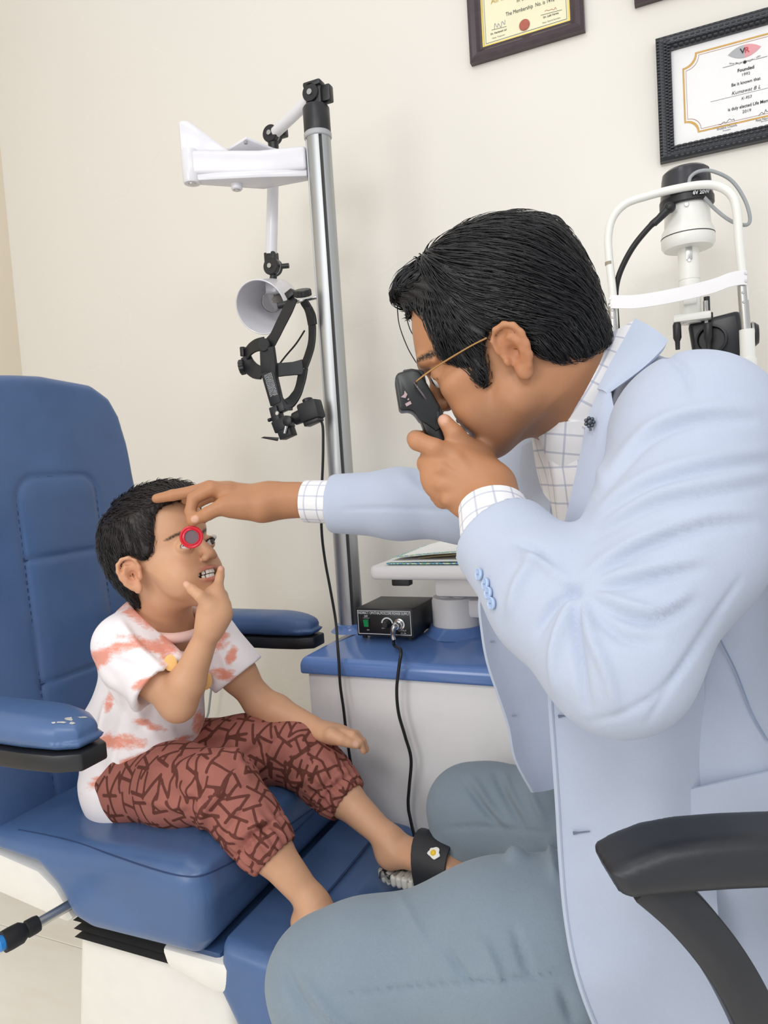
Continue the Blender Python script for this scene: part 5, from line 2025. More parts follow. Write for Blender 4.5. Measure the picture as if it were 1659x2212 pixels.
# T-shirt
St = Sdf()
fwd = nrm(np.cross(Z_, -latb))
fwd = nrm(np.cross(latb, Z_))
if fwd[0] < 0:
    fwd = -fwd
St.flat(b_chest+Z_*0.035, b_belly, 0.098, 0.100, fwd, 0.84, 0.03)
St.flat(b_belly, b_pelvis-Z_*0.005, 0.104, 0.118, fwd, 0.92, 0.03)
St.cone(b_sn*0.55+b_neck*0.45+A3(0, 0, -0.012), b_sn, 0.047, 0.047, 0.03)
St.cone(b_sf*0.55+b_neck*0.45+A3(0, 0, -0.012), b_sf, 0.047, 0.045, 0.03)
St.cone(b_neck+Z_*-0.03, b_chest, 0.06, 0.085, 0.03)
hem_n = b_sn*0.30+b_en*0.70
hem_f = b_sf*0.42+b_ef*0.58
for sh, el, hm in ((b_sn, b_en, hem_n), (b_sf, b_ef, hem_f)):
    sl_ = Sdf()
    e2 = hm+nrm(el-sh)*0.03
    sl_.cone(sh, e2, 0.050, 0.057, 0.0)
    sl_.half(hm, -nrm(el-sh)*-1.0, 0.003, 's')
    sl_.ops[-1] = ((lambda p, hm=hm, d=nrm(el-sh): -((p-hm) @ d)), hm, 1e3, 0.003, 's')
    sl_.cone(hm-nrm(el-sh)*0.006, e2, 0.046, 0.048, 0.003, 's')
    St.sub(sl_, 0.018)
# hem of the shirt: open below
St.add(lambda p: -((p-(b_pelvis-Z_*0.066)) @ nrm(A3(0.50, 0, -1.0))), b_pelvis, 1e3, 0.004, 's')
# neck opening
St.cone(b_neck+A3(0.016, 0, -0.030), b_neck+A3(0.045, 0, 0.08), 0.063, 0.085, 0.006, 's')
V, Fc = St.mesh(0.0032)
V = relax(V, Fc, 2)
V = folds(V, Fc, [
    ([(262, 1345), (300, 1400), (355, 1450)], 9, 0.0090), ([(215, 1440), (245, 1480), (265, 1525)], 8, 0.0112), ([(235, 1420), (290, 1440), (350, 1455)], 10, -0.0067),
    ([(240, 1500), (225, 1560), (215, 1640)], 10, 0.0112), ([(265, 1530), (250, 1600), (230, 1690)], 12, -0.0090), ([(300, 1600), (350, 1640), (400, 1640)], 14, 0.0112),
    ([(250, 1640), (300, 1625), (380, 1605)], 12, 0.0090), ([(200, 1700), (260, 1680), (330, 1650)], 12, -0.0090), ([(380, 1570), (400, 1600), (430, 1600)], 9, -0.0090),
    ([(185, 1500), (180, 1580), (178, 1660)], 9, 0.0090), ([(470, 1395), (485, 1430), (495, 1465)], 8, 0.0067), ([(350, 1380), (385, 1420), (400, 1440)], 8, 0.0090),
    ([(330, 1480), (330, 1540), (300, 1580)], 14, -0.0090), ([(280, 1500), (310, 1560), (350, 1600)], 10, 0.0067)])
pr = PROJ(V)
dye = np.zeros(len(V))
for (x, y, rx, ry, a) in ((300, 1325, 60, 22, 0.5), (330, 1395, 62, 15, 0.25), (205, 1425, 40, 25, -0.5), (260, 1400, 60, 12, -0.2), (245, 1600, 75, 18, 0.12), (320, 1565, 34, 10, 0.3), (250, 1665, 70, 14, -0.55), (300, 1660, 48, 14, -0.6), (470, 1380, 24, 26, 0.4), (480, 1455, 30, 14, 0.1),
                          (310, 1475, 30, 9, -0.4), (235, 1520, 10, 24, 0.2), (360, 1400, 20, 34, 0.3), (380, 1605, 40, 10, -0.5), (430, 1560, 16, 26, 0.2), (215, 1690, 30, 10, -0.4), (420, 1420, 16, 40, 0.1), (190, 1600, 26, 12, 0.2), (395, 1520, 14, 30, 0.3), (330, 1690, 60, 10, -0.5), (500, 1420, 12, 22, 0.3)):
    c, s = math.cos(a), math.sin(a)
    dx, dy = pr[:, 0]-x, pr[:, 1]-y
    e = np.hypot((dx*c+dy*s)/rx, (-dx*s+dy*c)/ry)
    dye = np.maximum(dye, np.clip(1.55-e, 0, 1))
t = NT('tie_dye_jersey')
nz = t.noise(34.0, 7, 0.72, t.coord((1.0, 1.0, 2.0)))
m = t.ramp(t.math('ADD', t.attr('dye'), t.math('MULTIPLY', t.math('SUBTRACT', nz, 0.5), 2.6)), [(0.40, (0, 0, 0)), (0.72, (0.55,)*3), (1.0, (1, 1, 1))])
c = t.mix(m, t.mix(t.noise(9.0, 3), S(246, 238, 242), S(250, 246, 246)), t.mix(t.noise(40.0, 4), S(236, 150, 128), S(240, 176, 158)))
t.set(Base_Color=c, Roughness=0.9, Specular_IOR_Level=0.15)
t.bump(t.noise(1100.0, 2), 0.2, 0.0006)
shirt = organic('t_shirt', V, Fc, t.m, boy, None, {'dye': dye})
M_rib = cloth('pale_pink_rib_knit', S(240, 202, 192), 0.06, 600)
# ribbed collar
cn = b_neck+A3(0.020, 0, -0.012)
axn = nrm(A3(0.42, -0.12, 1.0))
u1 = nrm(np.cross(axn, Y_))
w1 = np.cross(axn, u1)
ringp = []
for k in range(40):
    a = 2*math.pi*k/40
    ringp.append(cn+0.062*u1*math.cos(a)*1.0+0.062*w1*math.sin(a)+axn*0.004*math.cos(2*a))
MB().tube(ringp, 0.0095, 12, closed=True, flat=None).build('collar', M_rib, shirt)
# printed motif (a plain orange patch) peeking out behind the arm
Mp = mat('orange_print', S(240, 190, 120), 0.8)
for (px, py, r) in ((368, 1432, 0.014), (442, 1470, 0.018)):
    c = surf(St, px, py, 0.9, 1.6, 0.002)
    MB().sphere(c, (r*0.8, r, 0.0014), [cR, cU, cB], 16, 8).build('printed_patch', Mp, shirt)

# trousers: cropped joggers with stroke print
Sp = Sdf()
Sp.flat(b_pelvis+Z_*-0.004, b_pelvis-Z_*0.035, 0.098, 0.100, fwd, 0.85, 0.03)
for hp, kn, cu, an in ((b_hn, b_kn, b_cn, b_an), (b_hf, b_kf, b_cf, b_af)):
    Sp.chain([hp, hp*0.5+kn*0.5, kn], [0.068, 0.066, 0.056], 0.03, 0.04)
    dcu = nrm(an-cu)
    Sp.chain([kn, kn*0.45+cu*0.55, cu-dcu*0.012, cu+dcu*0.004], [0.054, 0.050, 0.042, 0.0375], 0.02, 0.03)
    Sp.cone(cu+dcu*0.0, cu+dcu*0.06, 0.0335, 0.034, 0.003, 's')
    Sp.add(lambda p, cu=cu, d=dcu: np.where(np.linalg.norm(p-cu, axis=1) < 0.09, -((p-cu-d*0.012) @ d), 1.0), cu, 0.09, 0.003, 's')
V, Fc = Sp.mesh(0.003)
V = relax(V, Fc, 2)
V = folds(V, Fc, [
    ([(370, 1690), (430, 1720), (440, 1770)], 12, 0.0090), ([(450, 1660), (430, 1710), (395, 1760)], 10, -0.0075), ([(490, 1700), (450, 1740), (430, 1800)], 9, 0.0075),
    ([(300, 1720), (370, 1740), (430, 1740)], 12, 0.0060), ([(540, 1740), (500, 1780), (470, 1830)], 9, -0.0060), ([(600, 1790), (560, 1790), (510, 1850)], 7, -0.0090), ([(575, 1770), (530, 1800), (490, 1820)], 8, 0.0060),
    ([(520, 1650), (545, 1620), (600, 1590)], 10, -0.0075), ([(600, 1590), (580, 1640), (560, 1660)], 9, 0.0075), ([(690, 1640), (660, 1680), (620, 1700)], 9, 0.0075), ([(720, 1660), (700, 1700), (660, 1720)], 8, -0.0060),
    ([(760, 1670), (720, 1700), (690, 1745)], 7, -0.0090), ([(500, 1600), (520, 1640), (535, 1680)], 9, 0.0060), ([(330, 1660), (390, 1650), (450, 1640)], 12, 0.0045), ([(640, 1580), (660, 1620), (650, 1660)], 10, 0.0060), ([(430, 1600), (470, 1590), (520, 1580)], 9, 0.0060)])
# gathers at the cuffs
N = vnormals(V, Fc)
for cu, an, kn in ((b_cn, b_an, b_kn), (b_cf, b_af, b_kf)):
    d = nrm(an-kn)
    r = V-cu
    h = r @ d
    e1 = nrm(np.cross(d, Y_))
    e2 = np.cross(d, e1)
    ang = np.arctan2(r @ e2, r @ e1)
    m = np.exp(-((h+0.015)/0.03)**2)*(np.linalg.norm(r, axis=1) < 0.09)
    V = V+N*(m*0.0022*np.sin(ang*19))[:, None]
    g = np.exp(-((h+0.026)/0.0022)**2)*(np.linalg.norm(r, axis=1) < 0.08)
    V = V-N*(g*0.002)[:, None]
# stroke print: little bars laid over each leg in its own length / girth directions
strokes = []
rg = np.random.default_rng(11)
best = np.full(len(V), 0.05)
for seg in ((b_hn, b_kn, 0), (b_kn, b_cn, 1), (b_hf, b_kf, 2), (b_kf, b_cf, 3)):
    a, b = seg[0], seg[1]
    d = nrm(b-a)
    e1 = nrm(np.cross(d, Y_+0.01))
    e2 = np.cross(d, e1)
    r = V-a
    h = r @ d
    L = np.linalg.norm(b-a)
    ang = np.arctan2(r @ e2, r @ e1)
    uv = np.stack([h, ang*0.055], 1)
    near = (np.linalg.norm(r-np.outer(h, d), axis=1) < 0.085) & (h > -0.06) & (h < L+0.07)
    idx = np.where(near)[0]
    if seg[2] % 2 == 0:
        own = (h[idx] < L+0.05)
    else:
        own = (h[idx] >= 0.012)
    idx = idx[own]
    Q = uv[idx]
    bb = best[idx]
    gu = np.arange(-0.06, L+0.06, 0.036)
    gv = np.arange(-0.175, 0.18, 0.034)
    for u in gu:
        for v_ in gv:
            c = np.array([u, v_])+rg.uniform(-0.006, 0.006, 2)
            th = rg.uniform(-0.6, 0.6)+rg.choice([0, 1.57])
            ca, sa = math.cos(th), math.sin(th)
            R2 = np.array([[ca, -sa], [sa, ca]])
            s_ = rg.uniform(0.020, 0.028)
            kind = rg.integers(0, 4)
            if kind <= 1:
                segs = [((-1, -1), (-1, 1)), ((1, -1), (1, 1)), ((-1, 0), (1, 0))]
            elif kind == 2:
                segs = [((-1, -1), (0, 1)), ((0, 1), (1, -1)), ((-0.5, 0), (0.5, 0))]
            else:
                segs = [((-1, -1), (-1, 1)), ((-1, 1), (1, -1)), ((1, -1), (1, 1))]
            dd = np.linalg.norm(Q-c, axis=1)
            loc = np.where(dd < 0.04)[0]
            if not len(loc):
                continue
            for p0, p1 in segs:
                x, _ = seg_dist(Q[loc], c+R2 @ (np.array(p0)*s_*0.62), c+R2 @ (np.array(p1)*s_*0.62))
                bb[loc] = np.minimum(bb[loc], x)
    best[idx] = bb
t = NT('brown_printed_cotton')
c0 = t.mix(t.noise(30.0, 4), S(150, 92, 84), S(172, 112, 100))
ln = t.ramp(t.math('MULTIPLY', t.attr('stroke'), 100.0), [(0.20, (1, 1, 1)), (0.27, (0, 0, 0))])
t.set(Base_Color=t.mix(ln, c0, S(98, 56, 48)), Roughness=0.88, Specular_IOR_Level=0.2)
t.bump(t.noise(800.0, 2), 0.2, 0.0006)
organic('trousers', V, Fc, t.m, boy, None, {'stroke': best})

# slide sandals
M_strap = mat('black_rubber_strap', S(30, 32, 38), 0.5, var=0.06)
t = NT('camouflage_clear_sole')
vz = t.n('ShaderNodeTexVoronoi')
vz.inputs['Scale'].default_value = 90.0
t.l(t.coord(), vz.inputs['Vector'])
t.set(Base_Color=t.ramp(t.noise(38.0, 1), [(0.40, S(214, 212, 204)), (0.47, S(150, 150, 146)), (0.55, S(60, 60, 58)), (0.62, S(196, 194, 186))], 'CONSTANT'), Roughness=0.25, Transmission_Weight=0.15)
M_sole = t.m
for (heel, ball, toe, lab) in ((heel_f, ball_f, toe_f, "black rubber slide sandal with fried-egg charm on the boy's left foot"), (heel_n, ball_n, toe_n, "black slide sandal on the boy's right foot, hidden behind the doctor's knee")):
    sd = thing('slide_sandal', heel-upf*0.035, lab, 'sandal')
    ax_ = nrm(toe-heel)
    upv = nrm(upf-ax_*(upf @ ax_))
    lat = np.cross(ax_, upv)
    Lf = np.linalg.norm(toe-heel)
    so = Sdf()
    out = []
    n = 28
    for k in range(n):
        a = 2*math.pi*k/n
        u = Lf*0.5+(Lf*0.5+0.030)*math.cos(a)
        w_ = (0.036 if u > Lf*0.4 else 0.030)*math.copysign(abs(math.sin(a))**0.75, math.sin(a))
        out.append((u, w_))
    so.extr(out, heel-upv*0.033, ax_, lat, upv, 0.010, 0.006, 0)
    so.add(lambda p, h=heel, ax_=ax_: 0.0018*np.sin((p-h) @ ax_*520), (0, 0, 0), 10, op='+')
    v, f = so.mesh(0.0025)
    organic('sole', v, f, M_sole, sd)
    cst = heel+ax_*Lf*0.66
    g = []
    for i in range(15):
        a = math.pi*(i/14)
        g.append([cst+ax_*(s_-0.5)*0.058*(1+0.12*math.sin(a))+lat*0.0425*math.cos(a)*-1+upv*(-0.026+0.066*math.sin(a)**0.8+(0.008-0.014*s_)*math.sin(a)) for s_ in np.linspace(0, 1, 7)])
    st_ = MB().sheet(g, 0.004).build('strap', M_strap, sd)
    if heel is heel_f:
        G = np.array(g)
        N_ = np.cross(G[8, 3]-G[6, 3], G[7, 4]-G[7, 2])
        cpt = surf_pt = P(938, 1840, 1.16)
        # nearest strap point to the charm's place
        dd = np.linalg.norm(G-cpt, axis=2)
        i, j = np.unravel_index(np.argmin(np.linalg.norm(PROJ(G)[..., :2]-np.array([938, 1838]), axis=2)+np.where(PROJ(G)[..., 2] > np.median(PROJ(G)[..., 2])+0.02, 60, 0)), dd.shape)
        i = min(max(i, 1), 13)
        j = min(max(j, 1), 5)
        nn = nrm(np.cross(G[i+1, j]-G[i-1, j], G[i, j+1]-G[i, j-1]))
        if nn @ cB < 0:
            nn = -nn
        e1 = nrm(np.cross(nn, A3(0, 0, 1)))
        e2 = np.cross(nn, e1)
        pts = [((0.0105+0.0018*math.sin(5*a))*math.cos(a), (0.0090+0.0015*math.cos(3*a))*math.sin(a)) for a in np.linspace(0, 2*math.pi, 20, endpoint=False)]
        ch = MB().prism(pts, G[i, j]+nn*0.002, e1, e2, nn, 0, 0.003).build('egg_charm', mat('white_charm', S(238, 236, 228), 0.4), st_, bevel=0.0008)
        MB().sphere(G[i, j]+nn*0.0045+e1*0.001, (0.0050, 0.0050, 0.0026), [e1, e2, nn], 16, 8).build('egg_yolk', mat('yellow_charm', S(240, 200, 40), 0.4), sd)

# ================================================================== the doctor
doc = thing('person', (-0.05, 0.92, 0.0), 'man in pale blue blazer and checked shirt leaning toward the boy with a handheld scope', 'person')
DH = Frame(-30, -15, 0, -1, P(1099.6, 777.3, 0.8303))
M_dskin = skin_material('tan_skin', S(182, 130, 94), S(112, 78, 58), S(132, 84, 76), S(216, 170, 148))

d_sn, d_sf = P(1503, 938, 0.70), P(1235, 1010, 1.0)
d_en, d_ef = P(1335, 1424, 0.600), P(1015, 1090, 1.10)
d_wn, d_wf = P(1066, 1098, 0.765), P(640, 1080, 1.172)
d_nb = P(1285, 905, 0.885)
d_hn, d_hf = P(1420, 1990, 0.80), P(1420, 1830, 1.02)
d_kn, d_kf = P(700, 2118, 0.865), P(1012, 1748, 1.205)
d_an, d_af = A3(-0.38, 0.70, 0.10), A3(-0.33, 1.12, 0.10)

Sd = Sdf()
dp = smooth_poly([(0.0755, 0.098), (0.0850, 0.078), (0.0925, 0.056), (0.0915, 0.046), (0.0845, 0.034), (0.0825, 0.020), (0.080, -0.002), (0.0805, -0.018), (0.0845, -0.027), (0.0805, -0.0355), (0.0840, -0.043), (0.0785, -0.051), (0.0815, -0.063), (0.0775, -0.075), (0.060, -0.084), (0.034, -0.088),
                  (0.0, -0.082), (-0.05, -0.075), (-0.085, -0.045), (-0.105, 0.0), (-0.110, 0.045), (-0.100, 0.085), (-0.075, 0.117), (-0.04, 0.135), (0.0, 0.140), (0.04, 0.131), (0.062, 0.116)])
Sd.add(*profile_prim(DH, dp, [-0.10, -0.075, -0.04, -0.005, 0.03, 0.08], [0.040, 0.050, 0.060, 0.068, 0.073, 0.074], 0.098))
for s in (-1, 1):
    Sd.cone(DH(0.012, s*0.050, -0.050), DH(0.064, s*0.018, -0.072), 0.020, 0.016, 0.03)          # jaw
    Sd.ell(DH(0.058, s*0.044, 0.004), np.array([0.024, 0.020, 0.018]), DH.M, 0.02)               # cheekbone
    Sd.ell(DH(0.060, s*0.036, -0.028), np.array([0.022, 0.019, 0.026]), DH.M, 0.02)              # cheek
    Sd.ell(DH(0.091, s*0.031, 0.024), np.array([0.013, 0.018, 0.010]), DH.M, 0.010, 's')
    Sd.ell(DH(0.0725, s*0.0315, 0.022), np.array([0.0140, 0.0150, 0.0135]), DH.M, 0.004)
    Sd.ell(DH(0.089, s*0.0125, -0.007), np.array([0.0095, 0.0070, 0.0075]), DH.M, 0.005)
    Sd.chain([DH(0.0885, s*0.010, 0.044), DH(0.083, s*0.030, 0.047), DH(0.070, s*0.048, 0.040)], [0.006, 0.006, 0.005], 0.008, 0.012)
Sd.chain([DH(0.082, 0, 0.034), DH(0.0915, 0, 0.012), DH(0.0985, 0, -0.0035)], [0.0065, 0.0075, 0.0098], 0.008, 0.012)
for s in (-1, 1):
    Sd.ell(DH(0.0925, s*0.0060, -0.0145), np.array([0.0050, 0.0034, 0.0040]), DH.M, 0.002, 's')
Sd.chain([DH(0.068, 0.024, -0.0350), DH(0.0810, 0.010, -0.0300), DH(0.0845, 0, -0.0310), DH(0.0810, -0.010, -0.0300), DH(0.068, -0.024, -0.035)], [0.002, 0.0038, 0.0042, 0.0038, 0.002], 0.003, 0.005)
Sd.chain([DH(0.068, 0.024, -0.0360), DH(0.0805, 0.010, -0.0410), DH(0.0835, 0, -0.0420), DH(0.0805, -0.010, -0.0410), DH(0.068, -0.024, -0.036)], [0.002, 0.0042, 0.0048, 0.0042, 0.002], 0.003, 0.005)
for s in (-1, 1):
    build_ear(Sd, DH, s, (-0.0055, 0.0705, -0.004), 1.02, 0.20, 0.30)
Sd.flat(DH(-0.035, 0, -0.03), d_nb+A3(0.015, 0.01, -0.02), 0.060, 0.054, DH.L, 0.92, 0.03)
Sd.cone(DH(-0.005, 0, -0.05), d_nb+A3(0.0, 0, 0.0), 0.036, 0.045, 0.02)
# trunk and limbs inside the clothes
d_ch = (d_sn+d_sf)/2*0.5+d_nb*0.5+A3(0.05, 0.0, -0.12)
d_pl = (d_hn+d_hf)/2
Sd.cone(d_nb+A3(0, 0.01, -0.03), d_ch, 0.05, 0.070, 0.03)
Sd.cone(d_ch, d_pl, 0.075, 0.08, 0.03)
for sh, el, wr in ((d_sn, d_en, d_wn), (d_sf, d_ef, d_wf)):
    Sd.cone(d_ch, sh, 0.055, 0.042, 0.03)
    Sd.chain([sh, el], [0.040, 0.034], 0.02)
    Sd.chain([el, el*0.7+wr*0.3, wr], [0.034, 0.036, 0.0265], 0.01)
for hp, kn, an in ((d_hn, d_kn, d_an), (d_hf, d_kf, d_af)):
    Sd.chain([d_pl, hp, kn, an], [0.07, 0.06, 0.045, 0.032], 0.02)
    Sd.flat(an+A3(0.02, 0, -0.05), an+A3(-0.15, 0, -0.07), 0.032, 0.028, Z_, 0.7, 0.02)

# near (left) hand: back of the hand to the camera, gripping the scope
hn = 0.800
Sd.flat(d_wn, P(1044, 1064, hn-0.018), 0.0265, 0.030, cB, 0.80, 0.012)
Sd.flat(P(1048, 1072, hn-0.016), P(972, 1024, hn-0.006), 0.032, 0.034, cB, 0.52, 0.018)
Sd.flat(P(1056, 1046, hn-0.010), P(988, 1000, hn-0.002), 0.020, 0.017, cB, 0.8, 0.014)
Sd.cone(P(1072, 1046, hn+0.002), P(1032, 990, hn+0.010), 0.017, 0.0135, 0.014)                     # thumb ball
finger(Sd, [P(1036, 994, hn+0.010), P(1008, 967, hn+0.004), P(980, 936, hn-0.002), P(960, 909, hn+0.002)], [0.0135, 0.0108, 0.0106, 0.0080], k0=0.007)
# index: straight out to the left, tip curling behind the handle
finger(Sd, [P(982, 990, hn-0.008), P(940, 968, hn-0.014), P(902, 953, hn-0.008), P(897, 948, hn+0.020), P(922, 945, hn+0.036)], [0.0120, 0.0108, 0.0106, 0.0098, 0.0085], k0=0.005)
for a, b, c, d_, r in (((947, 1014, -0.008), (921, 1001, 0.004), (926, 986, 0.034), (955, 990, 0.042), 1.0),
                       ((945, 1045, -0.004), (929, 1036, 0.014), (938, 1022, 0.040), (965, 1026, 0.046), 0.97),
                       ((957, 1078, 0.002), (946, 1070, 0.022), (955, 1058, 0.040), (978, 1060, 0.046), 0.88)):
    finger(Sd, [P(a[0]+22, a[1]-2, hn+a[2]+0.002), P(a[0], a[1], hn+a[2]), P(b[0], b[1], hn+b[2]), P(c[0], c[1], hn+c[2]), P(d_[0], d_[1], hn+d_[2])], [0.0112*r, 0.0122*r, 0.0106*r, 0.0098*r, 0.0085*r], k0=0.006)
# tendons on the back of the hand
for k in ((944, 1010), (942, 1045), (955, 1078), (978, 990)):
    Sd.cone(P(1040, 1060, hn-0.029), P(k[0]+10, k[1]+2, hn-0.021), 0.003, 0.005, 0.008)

# far (right) hand: thumb and bent index hold the lens, other fingers reach over the boy's hair
hf = 1.178
Sd.flat(d_wf, P(585, 1082, hf), 0.0275, 0.031, cB, 1.0, 0.012)
Sd.flat(P(592, 1082, hf), P(500, 1072, hf+0.012), 0.030, 0.030, cU, 0.80, 0.02)
Sd.cone(P(560, 1098, hf-0.018), P(500, 1095, hf-0.026), 0.022, 0.017, 0.02)
finger(Sd, [P(520, 1092, hf-0.024), P(480, 1094, hf-0.036), P(448, 1110, hf-0.040), P(423, 1122, hf-0.038)], [0.0165, 0.0122, 0.0112, 0.0085], k0=0.014)      # thumb
finger(Sd, [P(490, 1062, hf-0.012), P(458, 1056, hf-0.020), P(418, 1077, hf-0.024), P(411, 1105, hf-0.030), P(413, 1127, hf-0.034)], [0.0125, 0.0118, 0.0104, 0.0092, 0.0075], k0=0.010)   # index
finger(Sd, [P(492, 1058, hf+0.010), P(452, 1052, hf+0.008), P(418, 1062, hf+0.006), P(372, 1070, hf+0.006), P(338, 1077, hf+0.010)], [0.0125, 0.0112, 0.0104, 0.0096, 0.0080], k0=0.010)    # middle
finger(Sd, [P(500, 1066, hf+0.030), P(458, 1070, hf+0.038), P(430, 1084, hf+0.040), P(400, 1080, hf+0.045)], [0.0120, 0.0105, 0.0096, 0.0080], k0=0.010)
finger(Sd, [P(512, 1082, hf+0.038), P(480, 1094, hf+0.045), P(455, 1110, hf+0.045), P(440, 1122, hf+0.044)], [0.0110, 0.0094, 0.0086, 0.0072], k0=0.010)

V, Fc = Sd.mesh(0.0026)
V = relax(V, Fc, 1, 0.4)
q = DH.inv(V)
inhead = (np.abs(q[:, 0]) < 0.13) & (np.abs(q[:, 1]) < 0.10) & (q[:, 2] > -0.12) & (q[:, 2] < 0.16)
lip = np.maximum(ell_mask(q, (0.083, 0, -0.0305), (0.014, 0.022, 0.0048), 0.4), ell_mask(q, (0.082, 0, -0.042), (0.014, 0.020, 0.0060), 0.4))*inhead
brow = np.zeros(len(V))
for s in (-1, 1):
    for i in range(10):
        t = i/9
        brow = np.maximum(brow, ell_mask(q, (0.088-0.020*t*t, s*(0.010+0.042*t), 0.048+0.005*math.sin(t*2.6)-0.006*t*t), (0.02, 0.0065, 0.0052-0.002*t), 0.5))
    for i in range(9):
        t = i/8-0.5
        brow = np.maximum(brow, 0.9*ell_mask(q, (0.084, s*(0.0315+0.028*t), 0.0235-0.014*t*t), (0.013, 0.0026, 0.0014), 0.5))
brow *= inhead
blush = np.zeros(len(V))
for s in (-1, 1):
    blush = np.maximum(blush, 0.35*ell_mask(q, (-0.008, s*0.08, -0.004), (0.035, 0.02, 0.035), 0.6))
blush *= inhead
# beard stubble on jaw, chin and upper lip, plus painted lower-face shade
dark_tone = np.clip(1.5*ell_mask(q, (0.040, 0, -0.066), (0.080, 0.10, 0.056), 0.9)+0.6*ell_mask(q, (0.085, 0, -0.024), (0.02, 0.03, 0.012), 0.6), 0, 1)*inhead
nail = np.zeros(len(V))
for c in (P(957, 906, hn-0.003), P(420, 1121, hf-0.047)):
    nail = np.maximum(nail, sph_mask(V, c, 0.0075, 0.3))
body = organic('body', V, Fc, M_dskin, doc, None, {'lip': lip, 'brow': brow, 'blush': blush, 'nail': nail, 'tan': dark_tone})
for s in (-1, 1):
    eye(DH, s*0.0315, 0.0745, 0.0205, 0.0130, body, DH.F)

# hair
M_dhair = hair_material('black_hair', S(22, 22, 25), 0.36)
Shd = Sdf()
ho = smooth_poly([(0.067, 0.106), (0.076, 0.116), (0.0790, 0.134), (0.063, 0.149), (0.036, 0.1545), (0.0, 0.159), (-0.03, 0.157), (-0.062, 0.147), (-0.090, 0.132), (-0.112, 0.112), (-0.122, 0.090), (-0.1245, 0.058), (-0.121, 0.022), (-0.115, -0.004), (-0.109, -0.028), (-0.085, -0.07), (0.0, -0.08), (0.03, -0.05), (0.05, 0.05)])
Shd.add(*profile_prim(DH, ho, [-0.08, -0.02, 0.03, 0.08], [0.070, 0.0800, 0.0860, 0.0860], 0.108))
reg = np.array(smooth_poly([(0.13, 0.112), (0.068, 0.108), (0.060, 0.098), (0.0555, 0.080), (0.0570, 0.056), (0.0600, 0.036), (0.052, 0.028), (0.044, 0.012), (0.039, -0.010), (0.033, -0.013), (0.026, -0.004), (0.020, 0.014), (0.010, 0.026), (-0.004, 0.033), (-0.018, 0.026), (-0.026, 0.008), (-0.032, -0.018), (-0.046, -0.034), (-0.068, -0.043), (-0.10, -0.042), (-0.2, -0.04), (-0.2, 0.25), (0.13, 0.25)], 3))
_pd = profile_prim(DH, dp, [-0.10, -0.075, -0.04, -0.005, 0.03, 0.08], [0.040, 0.050, 0.060, 0.068, 0.073, 0.074], 0.098)
Shd.add(lambda p: _pd[0](p)-0.0065, _pd[1], _pd[2], 0.008)
Shd.add(hair_region(reg, DH), DH(0, 0, 0.05), 1.0, 0.004, 'i')


def dflow(p):
    x, y, z = DH.inv(p).T
    t = np.clip((x+0.01)/0.06, 0, 1)[:, None]
    v = A3(-0.75, 0.25, -0.75)*(1-t)+A3(0.35, 0.25, -0.9)*t
    front = ((x > 0.035) & (z > 0.115))[:, None]
    v = np.where(front, A3(0.8, 0.35, 0.1), v)
    nape = ((z < 0.0) & (x < -0.03))[:, None]
    v = np.where(nape, A3(-0.25, 0, -1.0), v)
    return v @ DH.M


make_hair('hair', Shd, 0.003, dflow, 5200, lambda r: np.where(DH.inv(r)[:, 2] < 0.0, 0.022, 0.055), 0.0009, 0.0055, M_dhair, body, steps=8, seed=9, jitter=0.16,
          groove=lambda v: 0.0011*np.sin(700*(DH.inv(v)[:, 0]*0.8-DH.inv(v)[:, 2]*0.55)+3*np.sin(90*DH.inv(v)[:, 1])))
# a few loose strands falling over the forehead and standing off the crown
rg = np.random.default_rng(3)
mb = MB()
for pts in ([(905, 668), (915, 720), (925, 750), (945, 775)], [(900, 660), (905, 700), (915, 735), (930, 765)], [(858, 655), (862, 700), (880, 750), (900, 785)], [(872, 660), (885, 710), (905, 742)],
            [(1120, 470), (1160, 462), (1200, 470), (1235, 510)], [(1140, 468), (1185, 462), (1225, 488), (1245, 530)], [(1090, 475), (1140, 466), (1190, 480), (1220, 512)], [(1050, 490), (1030, 478), (1000, 480)], [(960, 535), (940, 530), (915, 550)], [(1150, 475), (1200, 465), (1232, 500), (1250, 545)]):
    z = 0.848 if pts[0][0] < 1000 else 0.806
    mb.tube(spline([P(a, b, z+rg.uniform(-0.012, 0.012)) for a, b in pts], 6), [0.0007]*6*(len(pts)-1)+[0.0002], 5)
lo = mb.build('loose_strands', M_dhair, body)
lo['kind'] = 'stuff'

# ------------------------------------------------------------------ shirt
M_shirt = checked_cloth('white_check_shirt', S(238, 238, 240), S(168, 174, 196))
latd = nrm(d_sn-d_sf)
fwd_d = nrm(np.cross(latd, Z_))
if fwd_d[0] > 0:
    fwd_d = -fwd_d
Ss = Sdf()
c_up = d_nb+A3(-0.0, -0.005, -0.045)
c_md = d_nb*0.35+d_pl*0.65+A3(0.015, 0, 0.0)
Ss.flat(c_up, c_md, 0.095, 0.145, fwd_d, 0.72, 0.03)
Ss.flat(c_md, d_pl+A3(0.03, 0, 0.06), 0.145, 0.150, A3(1, 0, 0), 0.66, 0.03)
Ss.cone(d_nb+A3(0.0, 0, -0.03), d_nb+nrm(DH(0, 0, 0)-d_nb)*0.02, 0.070, 0.068, 0.02)
V, Fc = Ss.mesh(0.005)
V = relax(V, Fc, 2)
V = folds(V, Fc, [([(1190, 960), (1205, 1040), (1215, 1150)], 8, 0.004), ([(1170, 990), (1180, 1080), (1200, 1160)], 7, -0.004)])
r = V-c_up
shirt = organic('shirt', V, Fc, M_shirt, doc, None, {'cu': r @ latd+0.4, 'cv': r @ Z_+2.0})


